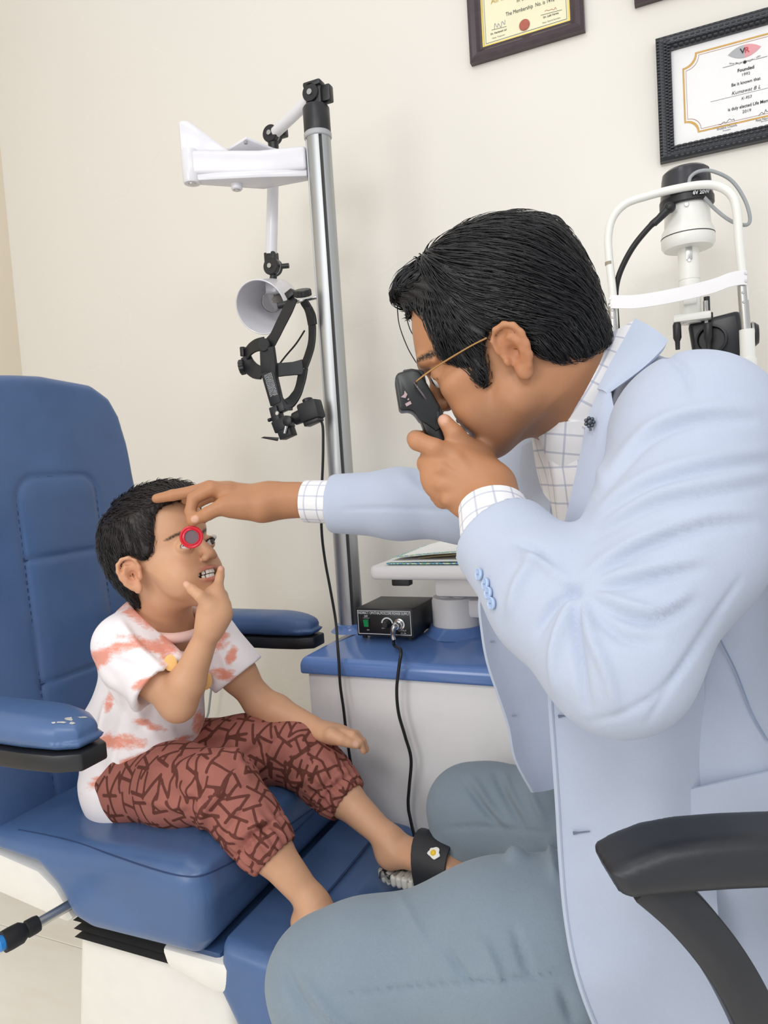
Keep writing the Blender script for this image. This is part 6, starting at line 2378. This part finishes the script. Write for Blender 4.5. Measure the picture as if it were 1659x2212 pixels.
def px_sheet(rows, zoff=0.0):
    """rows of (px, py, depth) -> grid of points"""
    return [[P(a, b, c+zoff) for a, b, c in row] for row in rows]


def densify(rows, n=5):
    rows = [spline([A3(*p) for p in r], n) for r in rows]
    cols = list(zip(*rows))
    cols = [spline(list(c), n) for c in cols]
    return [list(r) for r in zip(*cols)]


def attr_sheet(name, grid, th, material, parent, ax_u, ax_v, rot=0.0):
    G = np.array(grid)
    o = MB().sheet(grid, th).build(name, material, parent)
    me = o.data
    co = np.empty(len(me.vertices)*3)
    me.vertices.foreach_get('co', co)
    co = co.reshape(-1, 3)
    for k, a in (('cu', ax_u), ('cv', ax_v)):
        at = me.attributes.new(k, 'FLOAT', 'POINT')
        at.data.foreach_set('value', (co @ nrm(a)+3.0).astype(np.float32))
    return o


# shirt collar: stand and turned-down leaf round the neck
leaf = [[(1372, 694, 0.802), (1318, 722, 0.815), (1316, 712, 0.83)],
        [(1348, 754, 0.785), (1290, 755, 0.795), (1280, 745, 0.82)],
        [(1322, 818, 0.775), (1255, 805, 0.785), (1245, 795, 0.815)],
        [(1298, 876, 0.782), (1215, 858, 0.795), (1205, 848, 0.83)],
        [(1268, 926, 0.796), (1175, 905, 0.825), (1172, 895, 0.85)]]
g = densify([[P(*p) for p in row] for row in leaf], 5)
attr_sheet('shirt_collar', g, 0.0035, M_shirt, shirt, nrm(P(1240, 915, 0.79)-P(1362, 690, 0.8)), nrm(np.cross(nrm(P(1240, 915, 0.79)-P(1362, 690, 0.8)), cB)))
leaf2 = [[(1175, 905, 0.826), (1160, 935, 0.838), (1172, 950, 0.86)],
         [(1210, 912, 0.805), (1195, 955, 0.822), (1190, 1000, 0.85)],
         [(1285, 905, 0.792), (1272, 965, 0.802), (1250, 1050, 0.83)]]
g = densify([[P(*p) for p in row] for row in leaf2], 6)
attr_sheet('shirt_front', g, 0.003, M_shirt, shirt, nrm(A3(0.15, 0, 1)), nrm(A3(1, 0.2, -0.1)))


def cuff(name, a, b, r0, r1, parent, m):
    """shirt cuff: open tube round the wrist"""
    d = nrm(b-a)
    u = nrm(np.cross(d, Z_))
    w = np.cross(d, u)
    n = 36
    R_ = []
    prof = [(r0-0.003, 0.0), (r0, 0.0), (r0+0.001, 0.004), (r1, 1.0), (r1-0.003, 1.0), (r0-0.003, 0.0)]
    L = np.linalg.norm(b-a)
    for rr, h in prof:
        R_.append([a+d*L*h+rr*(u*math.cos(2*math.pi*j/n)+w*math.sin(2*math.pi*j/n)*0.9) for j in range(n)])
    o = MB().rings(R_, caps=False).build(name, m, parent)
    me = o.data
    co = np.empty(len(me.vertices)*3)
    me.vertices.foreach_get('co', co)
    co = co.reshape(-1, 3)-a
    ang = np.arctan2(co @ w, co @ u)
    for k, val in (('cu', ang*r0+2.0), ('cv', co @ d+2.0)):
        at = me.attributes.new(k, 'FLOAT', 'POINT')
        at.data.foreach_set('value', val.astype(np.float32))
    return o


# ------------------------------------------------------------------ blazer
M_jack = cloth('pale_blue_blazer_cloth', S(186, 196, 215), 0.05, 700, 22, fine=0.14)
Sj = Sdf()
up_c = (d_sn+d_sf)/2*0.55+d_nb*0.45+A3(0.045, 0.01, -0.07)
Sj.flat(up_c+A3(0.0, 0, -0.11), d_nb*0.35+d_pl*0.65+A3(0.045, 0, 0), 0.150, 0.172, fwd_d, 0.72, 0.03)
Sj.flat(d_nb*0.35+d_pl*0.65+A3(0.045, 0, 0), d_pl+A3(0.06, 0, -0.05), 0.174, 0.212, A3(1, 0, 0), 0.66, 0.04)
Sj.cone(d_nb+A3(0.055, -0.01, -0.03), d_sn+A3(0.0, 0.01, 0.0), 0.062, 0.068, 0.04)
Sj.cone(d_nb+A3(0.04, 0.02, -0.05), d_sf+A3(0.0, -0.01, 0.0), 0.058, 0.066, 0.04)
Sbody = Sdf()
Sbody.ops = list(Sj.ops)
# sleeves
se = P(1080, 1162, 0.732)
Sj.chain([d_sn, d_sn*0.5+d_en*0.5+cR*0.014, d_en], [0.072, 0.077, 0.058], 0.03, 0.05)
Sj.chain([d_en, d_en*0.55+se*0.45+cR*-0.004, se], [0.058, 0.059, 0.0520], 0.02, 0.03)
sf = d_wf*0.83+d_ef*0.17
sf = P(716, 1088, 1.158)
Sj.chain([d_sf, d_ef], [0.068, 0.058], 0.03, 0.05)
Sj.chain([d_ef, d_ef*0.5+sf*0.5, sf], [0.056, 0.054, 0.0480], 0.02, 0.03)
dn_ = nrm(se-d_wn)
cuff('shirt_cuff', P(1064, 1098, 0.764), P(1064, 1098, 0.764)+dn_*0.05, 0.0360, 0.0400, shirt, M_shirt)
df_ = nrm(d_ef-d_wf)
cuff('shirt_cuff', P(661, 1083, 1.167), P(661, 1083, 1.167)+df_*0.07, 0.0375, 0.0398, shirt, M_shirt)

# cut the sleeve ends square and hollow them
for e, w_, el in ((se, d_wn, d_en), (sf, d_wf, d_ef)):
    dd = nrm(w_-el)
    Sj.add(lambda p, e=e, dd=dd: np.where(np.linalg.norm(p-e, axis=1) < 0.085, -((p-e) @ dd), 1.0), e, 0.085, 0.003, 's')
    Sj.cone(e-dd*0.012, e+dd*0.06, 0.0405, 0.0405, 0.002, 's')
# open front: shirt shows between the lapels
op_n = nrm(fwd_d*1.0+A3(0, 0, 0.10))
Sj.flat(d_nb+fwd_d*0.085+A3(0, 0.03, 0.02), d_nb+fwd_d*0.165+A3(0.03, 0.04, -0.30), 0.050, 0.038, latd, 1.0, 0.012, 's')
Sj.cone(d_nb+A3(0.01, 0, -0.02), d_nb+nrm(DH(0, 0, 0)-d_nb)*0.14, 0.060, 0.078, 0.01, 's')
Sj.cone(P(1400, 835, 0.795), P(1490, 880, 0.745), 0.036, 0.048, 0.03)
V, Fc = Sj.mesh(0.0036)
V = relax(V, Fc, 2)
V = folds(V, Fc, [
    # upper arm: long sweeping creases from the shoulder round to the inner elbow, a soft roll above each
    ([(1622, 906), (1518, 906), (1413, 941), (1343, 1011), (1301, 1067)], 12, -0.0075), ([(1626, 884), (1522, 884), (1417, 919), (1347, 989), (1305, 1045)], 17, 0.0064),
    ([(1650, 997), (1539, 1011), (1413, 1046), (1329, 1095), (1287, 1137)], 12, -0.0065), ([(1654, 975), (1543, 989), (1417, 1024), (1333, 1073), (1291, 1115)], 17, 0.0055),
    ([(1650, 1045), (1553, 1062), (1427, 1085), (1343, 1125), (1280, 1165)], 12, -0.0060), ([(1654, 1023), (1557, 1040), (1431, 1063), (1347, 1103), (1284, 1143)], 17, 0.0051),
    ([(1622, 1130), (1525, 1137), (1385, 1186), (1301, 1235), (1266, 1263)], 12, -0.0070), ([(1626, 1108), (1529, 1115), (1389, 1164), (1305, 1213), (1270, 1241)], 17, 0.0059),
    ([(1511, 1228), (1441, 1242), (1343, 1263), (1259, 1273)], 12, -0.0065), ([(1515, 1206), (1445, 1220), (1347, 1241), (1263, 1251)], 17, 0.0055),
    ([(1500, 1300), (1420, 1340), (1340, 1325), (1265, 1282)], 12, -0.0070), ([(1490, 1280), (1420, 1318), (1340, 1302), (1275, 1275)], 13, 0.0060), ([(1420, 1390), (1350, 1380), (1300, 1340), (1262, 1292)], 12, -0.0065),
    # elbow star and forearm creases
    ([(1255, 1285), (1275, 1370), (1310, 1450), (1330, 1530)], 11, 0.0085), ([(1250, 1290), (1245, 1370), (1255, 1450), (1270, 1530)], 10, -0.0093), ([(1245, 1285), (1215, 1350), (1200, 1420), (1200, 1490)], 11, 0.0093),
    ([(1240, 1275), (1195, 1310), (1160, 1370)], 9, -0.0076), ([(1235, 1265), (1180, 1220), (1120, 1200)], 12, 0.0085), ([(1225, 1255), (1160, 1190), (1110, 1170)], 8, -0.0059), ([(1160, 1200), (1120, 1260), (1100, 1330)], 12, 0.0068),
    ([(1252, 1282), (1240, 1277), (1225, 1270)], 16, -0.0102),
    ([(1400, 1560), (1500, 1400), (1600, 1250)], 7, -0.0037), ([(1270, 1560), (1350, 1540), (1440, 1480), (1560, 1330)], 6, -0.0031),
    # body
    ([(1430, 760), (1480, 800), (1500, 860)], 8, -0.0051), ([(1340, 1620), (1420, 1660), (1430, 1700)], 16, 0.0068),
    ([(1330, 1700), (1340, 1800), (1360, 1850)], 22, 0.0068), ([(1300, 860), (1290, 960), (1300, 1040)], 14, 0.0068),
    # far sleeve
    ([(740, 1100), (860, 1098), (1000, 1105)], 4, -0.0031), ([(860, 1020), (900, 1060), (960, 1090)], 16, 0.0068), ([(930, 1015), (950, 1060), (1000, 1090)], 10, -0.0068)])
V = relax(V, Fc, 1, 0.4)
jacket = organic('blazer', V, Fc, M_jack, doc)


def onj(px, py, off=0.003, z0=0.45):
    return surf(Sj, px, py, z0, 1.4, off)


Sq = Sdf()
Sq.flat(d_hn+A3(0.05, 0.04, 0), d_hf+A3(0.05, -0.04, 0), 0.095, 0.095, Z_, 1.0, 0.04)
for hp, kn, an in ((d_hn, d_kn, d_an), (d_hf, d_kf, d_af)):
    Sq.chain([hp, hp*0.55+kn*0.45, kn*0.88+hp*0.12, kn], [0.092, 0.089, 0.073, 0.067], 0.04)
    Sq.chain([kn, kn*0.6+an*0.4, an], [0.066, 0.066, 0.056], 0.02)

# near front panel: hangs open over the lap, edge towards the boy
edge = [(1216, 1165, 0.745), (1205, 1260, 0.735), (1190, 1400, 0.735), (1188, 1500, 0.735), (1196, 1620, 0.735), (1204, 1740, 0.735), (1211, 1860, 0.735), (1222, 1980, 0.735), (1245, 2100, 0.735), (1285, 2212, 0.735), (1330, 2300, 0.735), (1370, 2380, 0.735)]
rows = []
PANEL = []
for (x, y, z) in edge:
    zz = [min(z, PROJ(surf(Sq, x+4, y, 0.45, 1.4))[2]-0.010)]
    for dx in (60, 130, 230, 330):
        h = PROJ(surf(Sbody, x+dx, y, 0.45, 1.4))[2]
        h = min(h, PROJ(surf(Sq, x+dx, y, 0.45, 1.4))[2]-0.006)
        zz.append(min(z-0.00015*dx, h-0.006) if h < 1.2 else z-0.00015*dx)
    zz[-1] += 0.03 if y < 1900 else 0.0
    PANEL.append((x, y, zz))
    rows.append([P(x+dx, y, q_) for dx, q_ in zip((0, 60, 130, 230, 330), zz)])
g = densify(rows, 4)
MB().sheet(g, 0.005).build('front_panel', M_jack, jacket)
MB().tube([g[i][0]+cB*0.002 for i in range(len(g))], 0.0028, 8).build('front_edge', M_jack, jacket)
# far front panel seen from its inner side
edge = [(1100, 1150, 0.95), (1060, 1220, 0.94), (1036, 1290, 0.935), (1040, 1360, 0.93), (1052, 1430, 0.93), (1075, 1500, 0.93), (1098, 1570, 0.93), (1112, 1640, 0.93), (1150, 1712, 0.93)]
rows = []
for i, (x, y, z) in enumerate(edge):
    w_ = 1.0
    rows.append([P(x, y, z), P(x+35, y-6, z+0.012), P(x+90, y-26 if i > 6 else y, z+0.014), P(x+160, y-50 if i > 6 else y, z+0.0), P(x+240, y-80 if i > 6 else y, z-0.02)])
g = densify(rows, 4)
fp2 = MB().sheet(g, 0.005).build('front_panel', M_jack, jacket)
for px, py in ((1064, 1386), (1111, 1546)):
    c = P(px, py, 0.932)
    MB().tube([c-cR*0.003, c+cR*0.003+cU*0.001], 0.0008, 6).build('button_thread', mat('grey_thread', S(140, 150, 170), 0.8), fp2)

# lapels and collar
def lap(name, A, B, n=6, off=0.006, th=0.004):
    rows = []
    for (a, b) in zip(A, B):
        pa, pb = P(*a), P(*b)
        mid = (pa+pb)/2+cB*0.004
        rows.append([pa, mid, pb])
    return MB().sheet(densify(rows, n), th).build(name, M_jack, jacket)


lap('lapel', [(1300, 838, 0.752), (1272, 905, 0.757), (1255, 985, 0.763), (1236, 1070, 0.762), (1214, 1165, 0.752), (1200, 1215, 0.748)],
    [(1318, 850, 0.742), (1330, 905, 0.733), (1322, 985, 0.728), (1300, 1070, 0.728), (1268, 1145, 0.728), (1216, 1235, 0.742)])
lap('jacket_collar', [(1372, 690, 0.792), (1345, 742, 0.768), (1318, 790, 0.757), (1292, 842, 0.753)],
    [(1442, 738, 0.752), (1428, 760, 0.735), (1385, 800, 0.734), (1312, 852, 0.742)])
# far lapel behind the shirt
lap('lapel', [(1165, 945, 0.905), (1180, 1000, 0.90), (1190, 1060, 0.885), (1188, 1130, 0.87), (1172, 1200, 0.865)],
    [(1130, 965, 0.955), (1125, 1010, 0.95), (1130, 1070, 0.94), (1128, 1130, 0.93), (1130, 1190, 0.92)])
# flower pin, pocket flap, seams, buttonholes, cuff buttons
pc = P(1274, 912, 0.742)
pin = MB()
for k in range(7):
    a = 2*math.pi*k/7
    pin.sphere(pc+(cR*math.cos(a)+cU*math.sin(a))*0.0042, (0.0022, 0.0022, 0.0016), [cR, cU, cB], 8, 6)
pin.sphere(pc+cB*0.001, (0.003, 0.003, 0.002), [cR, cU, cB], 10, 6)
pin.tube([pc-cU*0.004, pc-cU*0.009+cR*0.001], 0.0012, 6)
pin.build('lapel_pin', mat('dark_pewter', S(96, 100, 106), 0.35, 0.9), jacket)


def on_panel(px, py, off=0.004):
    """point on the near front panel at a photograph pixel"""
    ys = [e_[1] for e_ in PANEL]
    x = np.interp(py, ys, [e_[0] for e_ in PANEL])
    zz = [np.interp(py, ys, [e_[2][k] for e_ in PANEL]) for k in range(5)]
    return P(px, py, np.interp(px-x, [0, 60, 130, 230, 330], zz)-off)


EDGE_N = [(1216, 1165), (1205, 1260), (1190, 1400), (1188, 1500), (1196, 1620), (1204, 1740), (1211, 1860), (1222, 1980), (1245, 2100), (1285, 2212)]
M_seamj = mat('blue_grey_seam', S(140, 156, 184), 0.9)
for py in (1800, 1548):
    x0_ = 1238 if py == 1800 else 1206
    c = [on_panel(x0_+d, py-d*0.12, 0.0045) for d in (0, 12, 24, 36)]
    h = MB().tube(c, [0.0016, 0.0008, 0.0008, 0.0006], 8).build('buttonhole', mat('slate_thread', S(112, 122, 142), 0.9), jacket)
pk = [[(1420, 1722), (1500, 1702), (1580, 1684), (1670, 1664)], [(1418, 1775), (1500, 1757), (1580, 1741), (1670, 1722)], [(1436, 1840), (1500, 1820), (1580, 1800), (1670, 1782)]]
rows = [[surf(Sbody, x, y, 0.45, 1.4, 0.006) for x, y in r] for r in pk]
zs = [PROJ(p)[2] for r in rows for p in r]
MB().sheet(densify(rows, 5), 0.004).build('pocket_flap', M_jack, jacket)
for pts in ([(1402, 1552), (1430, 1620), (1448, 1690), (1452, 1712)], [(1555, 1380), (1590, 1450), (1625, 1540), (1659, 1600)]):
    MB().tube(spline([surf(Sbody, x, y, 0.45, 1.4, 0.004) for x, y in pts], 5), 0.0008, 6).build('seam', M_seamj, jacket)
Mb = mat('pale_blue_button', S(168, 190, 224), 0.3, var=0.03)
for (px, py) in ((1037, 1241), (1051, 1262), (1057, 1281), (1064, 1303)):
    c = onj(px, py, 0.002)
    eps = 6
    nx = np.array([(Sj((c+1e-3*a)[None])-Sj((c-1e-3*a)[None]))[0] for a in np.eye(3)])
    nx = nrm(nx)
    bt = MB().lathe([(0.0052, 0), (0.0058, 0.001), (0.0058, 0.0020), (0.0050, 0.0028), (0.0042, 0.0021), (0.0010, 0.0019)], c, nx, 24).build('button', Mb, jacket)
    MB().tube([c+nx*0.0028-cR*0.001, c+nx*0.0028+cR*0.001], 0.0006, 5).build('thread', M_seamj, bt)

# ------------------------------------------------------------------ trousers
M_trs = cloth('grey_blue_trouser_cloth', S(132, 147, 160), 0.05, 420, 30, fine=0.25, bump=0.3)
V, Fc = Sq.mesh(0.0045)
V = relax(V, Fc, 2)
V = folds(V, Fc, [
    ([(660, 2120), (720, 2190), (760, 2212)], 10, 0.0096), ([(610, 2080), (640, 2150), (680, 2212)], 12, -0.0080), ([(960, 2040), (990, 2090), (1020, 2130)], 9, -0.0064), ([(1040, 2030), (1070, 2090), (1080, 2130)], 9, 0.0064), ([(1110, 2000), (1130, 2070), (1150, 2110)], 9, -0.0064),
    ([(700, 2150), (900, 2130), (1100, 2115), (1240, 2095)], 4, -0.0040), ([(1100, 1840), (1110, 1850), (1140, 1845)], 12, 0.0112), ([(1185, 1815), (1195, 1860), (1200, 1900)], 10, 0.0112), ([(1210, 2140), (1225, 2180), (1240, 2212)], 8, -0.0080), ([(860, 1930), (900, 2000), (930, 2060)], 10, 0.0048),
    ([(1005, 1690), (1040, 1740), (1075, 1780)], 7, -0.0080), ([(1020, 1680), (1060, 1740), (1100, 1785)], 7, 0.0080), ([(1070, 1670), (1095, 1730), (1130, 1790)], 7, -0.0080), ([(1090, 1670), (1110, 1720), (1140, 1770)], 6, 0.0064), ([(955, 1790), (1050, 1785), (1190, 1800)], 4, -0.0040),
    ([(930, 1800), (960, 1840), (990, 1860)], 9, 0.0080), ([(1140, 1690), (1160, 1740), (1180, 1780)], 8, 0.0064)])
organic('trousers', V, Fc, M_trs, doc)
M_shoe = mat('black_shoe_leather', S(24, 22, 22), 0.3)
for an in (d_an, d_af):
    sh = Sdf()
    sh.flat(an+A3(0.03, 0, -0.055), an+A3(-0.17, 0, -0.070), 0.040, 0.036, Z_, 0.8, 0.01)
    sh.cone(an+A3(0.01, 0, -0.02), an+A3(0.01, 0, -0.06), 0.042, 0.042, 0.02)
    sh.add(lambda p: -(p[:, 2]-0.001), an, 1e3, 0.004, 's')
    sh.ops[-1] = ((lambda p: p[:, 2]*1.0-0.0005), an, 1e3, 0.003, 's')
    sh.ops[-1] = ((lambda p: 0.0005-p[:, 2]), an, 1e3, 0.003, 'i')
    v, f = sh.mesh(0.005)
    organic('shoe', v, f, M_shoe, doc)

# ================================================================== eyeglasses
gl = thing('eyeglasses', DH(0.09, 0, 0.02), 'rimless eyeglasses with thin gold temples worn by the doctor', 'glasses')
M_gold = mat('gold_wire', S(190, 150, 100), 0.25, 1.0)
mgl = NT('clear_lens')
mgl.set(Base_Color=(0.78, 0.66, 0.72), Roughness=0.02, Transmission_Weight=0.85, IOR=1.3, Specular_IOR_Level=0.5)  # pink tint painted in for the pinkish reflection on the lenses
for s in (-1, 1):
    pts = []
    for k in range(24):
        a = 2*math.pi*k/24
        pts.append((0.0255*math.copysign(abs(math.cos(a))**0.75, math.cos(a)), 0.0155*math.copysign(abs(math.sin(a))**0.75, math.sin(a))))
    tl = nrm(DH.L*s-DH.F*0.12)
    MB().prism(pts, DH(0.1035, s*0.033, 0.018), tl*s, nrm(DH.U+DH.F*0.10), np.cross(tl*s, nrm(DH.U+DH.F*0.10)), -0.0010, 0.0010).build('lens', mgl.m, gl, bevel=0.0004, seg=1)
    MB().tube(spline([DH(0.100, s*0.058, 0.026), DH(0.096, s*0.068, 0.027), DH(0.07, s*0.0745, 0.028), DH(0.03, s*0.0765, 0.027), DH(0.008, s*0.0775, 0.025)], 6), 0.0011, 8).build('temple', M_gold, gl)
    MB().tube(spline([DH(0.1045, s*0.011, 0.016), DH(0.102, s*0.010, 0.008), DH(0.098, s*0.011, 0.006)], 4), 0.0006, 6).build('nose_pad_arm', M_gold, gl)
MB().tube(spline([DH(0.105, 0.0095, 0.022), DH(0.1075, 0, 0.025), DH(0.105, -0.0095, 0.022)], 5), 0.0011, 8).build('bridge', M_gold, gl)

# ================================================================== handheld scope in the doctor's left hand
so = thing('handheld_ophthalmoscope', P(960, 950, 0.82), "black handheld ophthalmoscope raised to the doctor's eye", 'medical instrument')
M_sc = mat('matte_black_scope', S(22, 25, 27), 0.35, var=0.06)
zS = 0.822


def sc_prism(poly, z0, z1, name, m, bev=0.002):
    o = P(905, 880, zS)
    k = zS/FPX
    pts = [((x-905)*k, -(y-880)*k) for x, y in poly]
    return MB().prism(pts, o, cR, cU, cB, z0, z1).build(name, m, so, bevel=bev, seg=2)


sc_prism([(852, 822), (858, 810), (888, 803), (905, 806), (948, 880), (944, 938), (905, 910), (893, 893), (880, 888), (865, 892), (862, 885)], -0.016, 0.016, 'head_housing', M_sc, 0.004)
sc_prism([(869, 803), (888, 800), (914, 804), (920, 830), (948, 878), (958, 900), (962, 940), (948, 944), (930, 930), (900, 860)], -0.012, 0.012, 'eyepiece_plate', M_black, 0.002)
sc_prism([(905, 905), (944, 900), (968, 945), (1000, 1005), (975, 1030), (940, 970), (918, 938)], -0.0135, 0.0135, 'handle', M_sc, 0.005)
sc_prism([(924, 896), (946, 890), (955, 925), (938, 935)], -0.0155, 0.0155, 'thumb_wheel_block', M_black, 0.0015)
Mlg = mat('pink_grey_print', S(176, 150, 152), 0.6)
fc = P(878, 862, zS-0.0163)
k = zS/FPX
for poly in ([(866, 858), (873, 852), (874, 844), (880, 852), (876, 860)], [(875, 872), (886, 866), (889, 872), (878, 878)], [(880, 862), (883, 860), (884, 863), (881, 865)]):
    MB().prism([((x-878)*k, -(y-862)*k) for x, y in poly], fc, cR, cU, cB, -0.0006, 0.0006).build('print_mark', Mlg, so)
for y in (886, 898):
    MB().box(P(936+(y-886)*0.4, y, zS-0.0125), (0.004, 0.0012, 0.0004), [nrm(cR-cU*0.1), nrm(cU+cR*0.1), cB]).build('scale_mark', mat('grey_print', S(130, 132, 136), 0.6), so)

# ================================================================== red trial lens held before the boy's eye
rl = thing('trial_lens', P(413, 1160, 1.140), "red-rimmed trial lens held in front of the boy's right eye", 'lens')
M_redp = mat('glossy_red_plastic', S(214, 32, 52), 0.3, var=0.04)
zL = 1.142
lc_ = P(413.5, 1160, zL)
ln = nrm(cB*0.93+cR*0.36)
MB().lathe([(0.0120, -0.0014), (0.0165, -0.0022), (0.0182, -0.0016), (0.0186, 0.0), (0.0182, 0.0016), (0.0165, 0.0022), (0.0140, 0.0014), (0.0122, 0.0026), (0.0112, 0.0024), (0.0108, 0.0), (0.0112, -0.0014)], lc_, ln, 48).build('rim', M_redp, rl)
mlr = NT('tinted_lens_glass')
mlr.set(Base_Color=S(168, 150, 158), Roughness=0.05, Transmission_Weight=0.55, IOR=1.2, Specular_IOR_Level=0.5)
MB().lathe([(0.0110, -0.0008), (0.0112, 0.0), (0.0110, 0.0008)], lc_, ln, 40).build('glass', mlr.m, rl)
hu = nrm(cU-ln*(cU @ ln))
hl = np.cross(hu, ln)
MB().box(lc_+hu*0.0225, (0.0032, 0.0065, 0.0014), [hl, hu, ln]).build('handle_tab', M_redp, rl, bevel=0.0008)

# ================================================================== doctor's swivel chair
oc = thing('swivel_chair', (0.0, 0.92, 0.0), 'black plastic swivel chair with curved armrest that the doctor sits on', 'chair')
M_oc = mat('dark_grey_nylon', S(36, 38, 44), 0.42, var=0.06, bump=0.1, bs=500)
M_seat = cloth('black_mesh_fabric', S(34, 35, 38), 0.05, 500)
s1 = Sdf().box((0.02, 0.92, 0.475), (0.24, 0.25, 0.04), None, 0.035, 0)
v, f = s1.mesh(0.01)
organic('seat', v, f, M_seat, oc)
s2 = Sdf().box((0.275, 0.92, 0.86), (0.03, 0.22, 0.27), [nrm((1, 0, -0.12)), Y_, nrm((0.12, 0, 1))], 0.028, 0)
v, f = s2.mesh(0.01)
organic('backrest', v, f, M_seat, oc)
MB().tube(spline([A3(0.10, 0.92, 0.44), A3(0.26, 0.92, 0.45), A3(0.32, 0.92, 0.60), A3(0.31, 0.92, 0.75)], 6), 0.02, 12).build('back_bracket', M_oc, oc)
MB().cyl((0.02, 0.92, 0.06), (0.02, 0.92, 0.44), 0.028).build('gas_column', M_chrome, oc)
for k in range(5):
    a = 2*math.pi*k/5+0.3
    e = A3(0.02+0.28*math.cos(a), 0.92+0.28*math.sin(a), 0.075)
    MB().tube([A3(0.02, 0.92, 0.10), A3(0.02+0.15*math.cos(a), 0.92+0.15*math.sin(a), 0.095), e], [0.026, 0.022, 0.016], 10).build('base_spoke', M_oc, oc)
    MB().lathe([(0.022, -0.012), (0.025, -0.008), (0.025, 0.008), (0.022, 0.012)], e+A3(0, 0, -0.048), (-math.sin(a), math.cos(a), 0), 20).build('caster', M_black, oc)
# near armrest: curved pad and swept support
zA = 0.545
pad = [(1284, 1852), (1330, 1825), (1400, 1798), (1480, 1784), (1580, 1776), (1700, 1772), (1900, 1772), (1900, 1886), (1700, 1888), (1560, 1893), (1450, 1900), (1370, 1908), (1330, 1912), (1308, 1900)]
ap = Sdf()
kk = zA/FPX
ap.extr([((x-1500)*kk, -(y-1840)*kk) for x, y in pad], P(1500, 1840, zA+0.03), cR, cU, cB, 0.032, 0.014, 0)
v, f = ap.mesh(0.004)
organic('armrest', v, f, M_oc, oc)
sp = [P(1390, 1890, zA+0.03), P(1470, 1960, zA+0.03), P(1545, 2050, zA+0.035), P(1605, 2150, zA+0.04), P(1650, 2260, zA+0.05), P(1670, 2400, zA+0.06), A3(0.02, 0.66, 0.46), A3(0.02, 0.78, 0.445)]
R_ = []
spp = spline(sp, 6)
for i, c in enumerate(spp):
    t_ = nrm(spp[min(i+1, len(spp)-1)]-spp[max(i-1, 0)])
    w_ = nrm(np.cross(t_, cB))
    d_ = np.cross(w_, t_)
    hw = 0.0185
    R_.append([c+w_*hw-d_*0.014, c+w_*hw+d_*0.014, c+w_*0.004+d_*0.018, c-w_*hw+d_*0.012, c-w_*hw-d_*0.014])
MB().rings(R_).build('armrest_support', M_oc, oc, bevel=0.003)
ap2 = Sdf().extr([((x-1500)*kk, -(y-1840)*kk) for x, y in pad], P(1500, 1840, zA+0.03)+A3(0.14, 0.68, 0), cR, cU, cB, 0.032, 0.014, 0)
v, f = ap2.mesh(0.006)
organic('armrest', v, f, M_oc, oc)
MB().tube(spline([A3(0.02, 1.06, 0.445), A3(0.03, 1.2, 0.46), A3(0.05, 1.22, 0.6), A3(0.07, 1.2, 0.83)], 6), 0.02, 10).build('armrest_support', M_oc, oc)

bpy.context.view_layer.update()
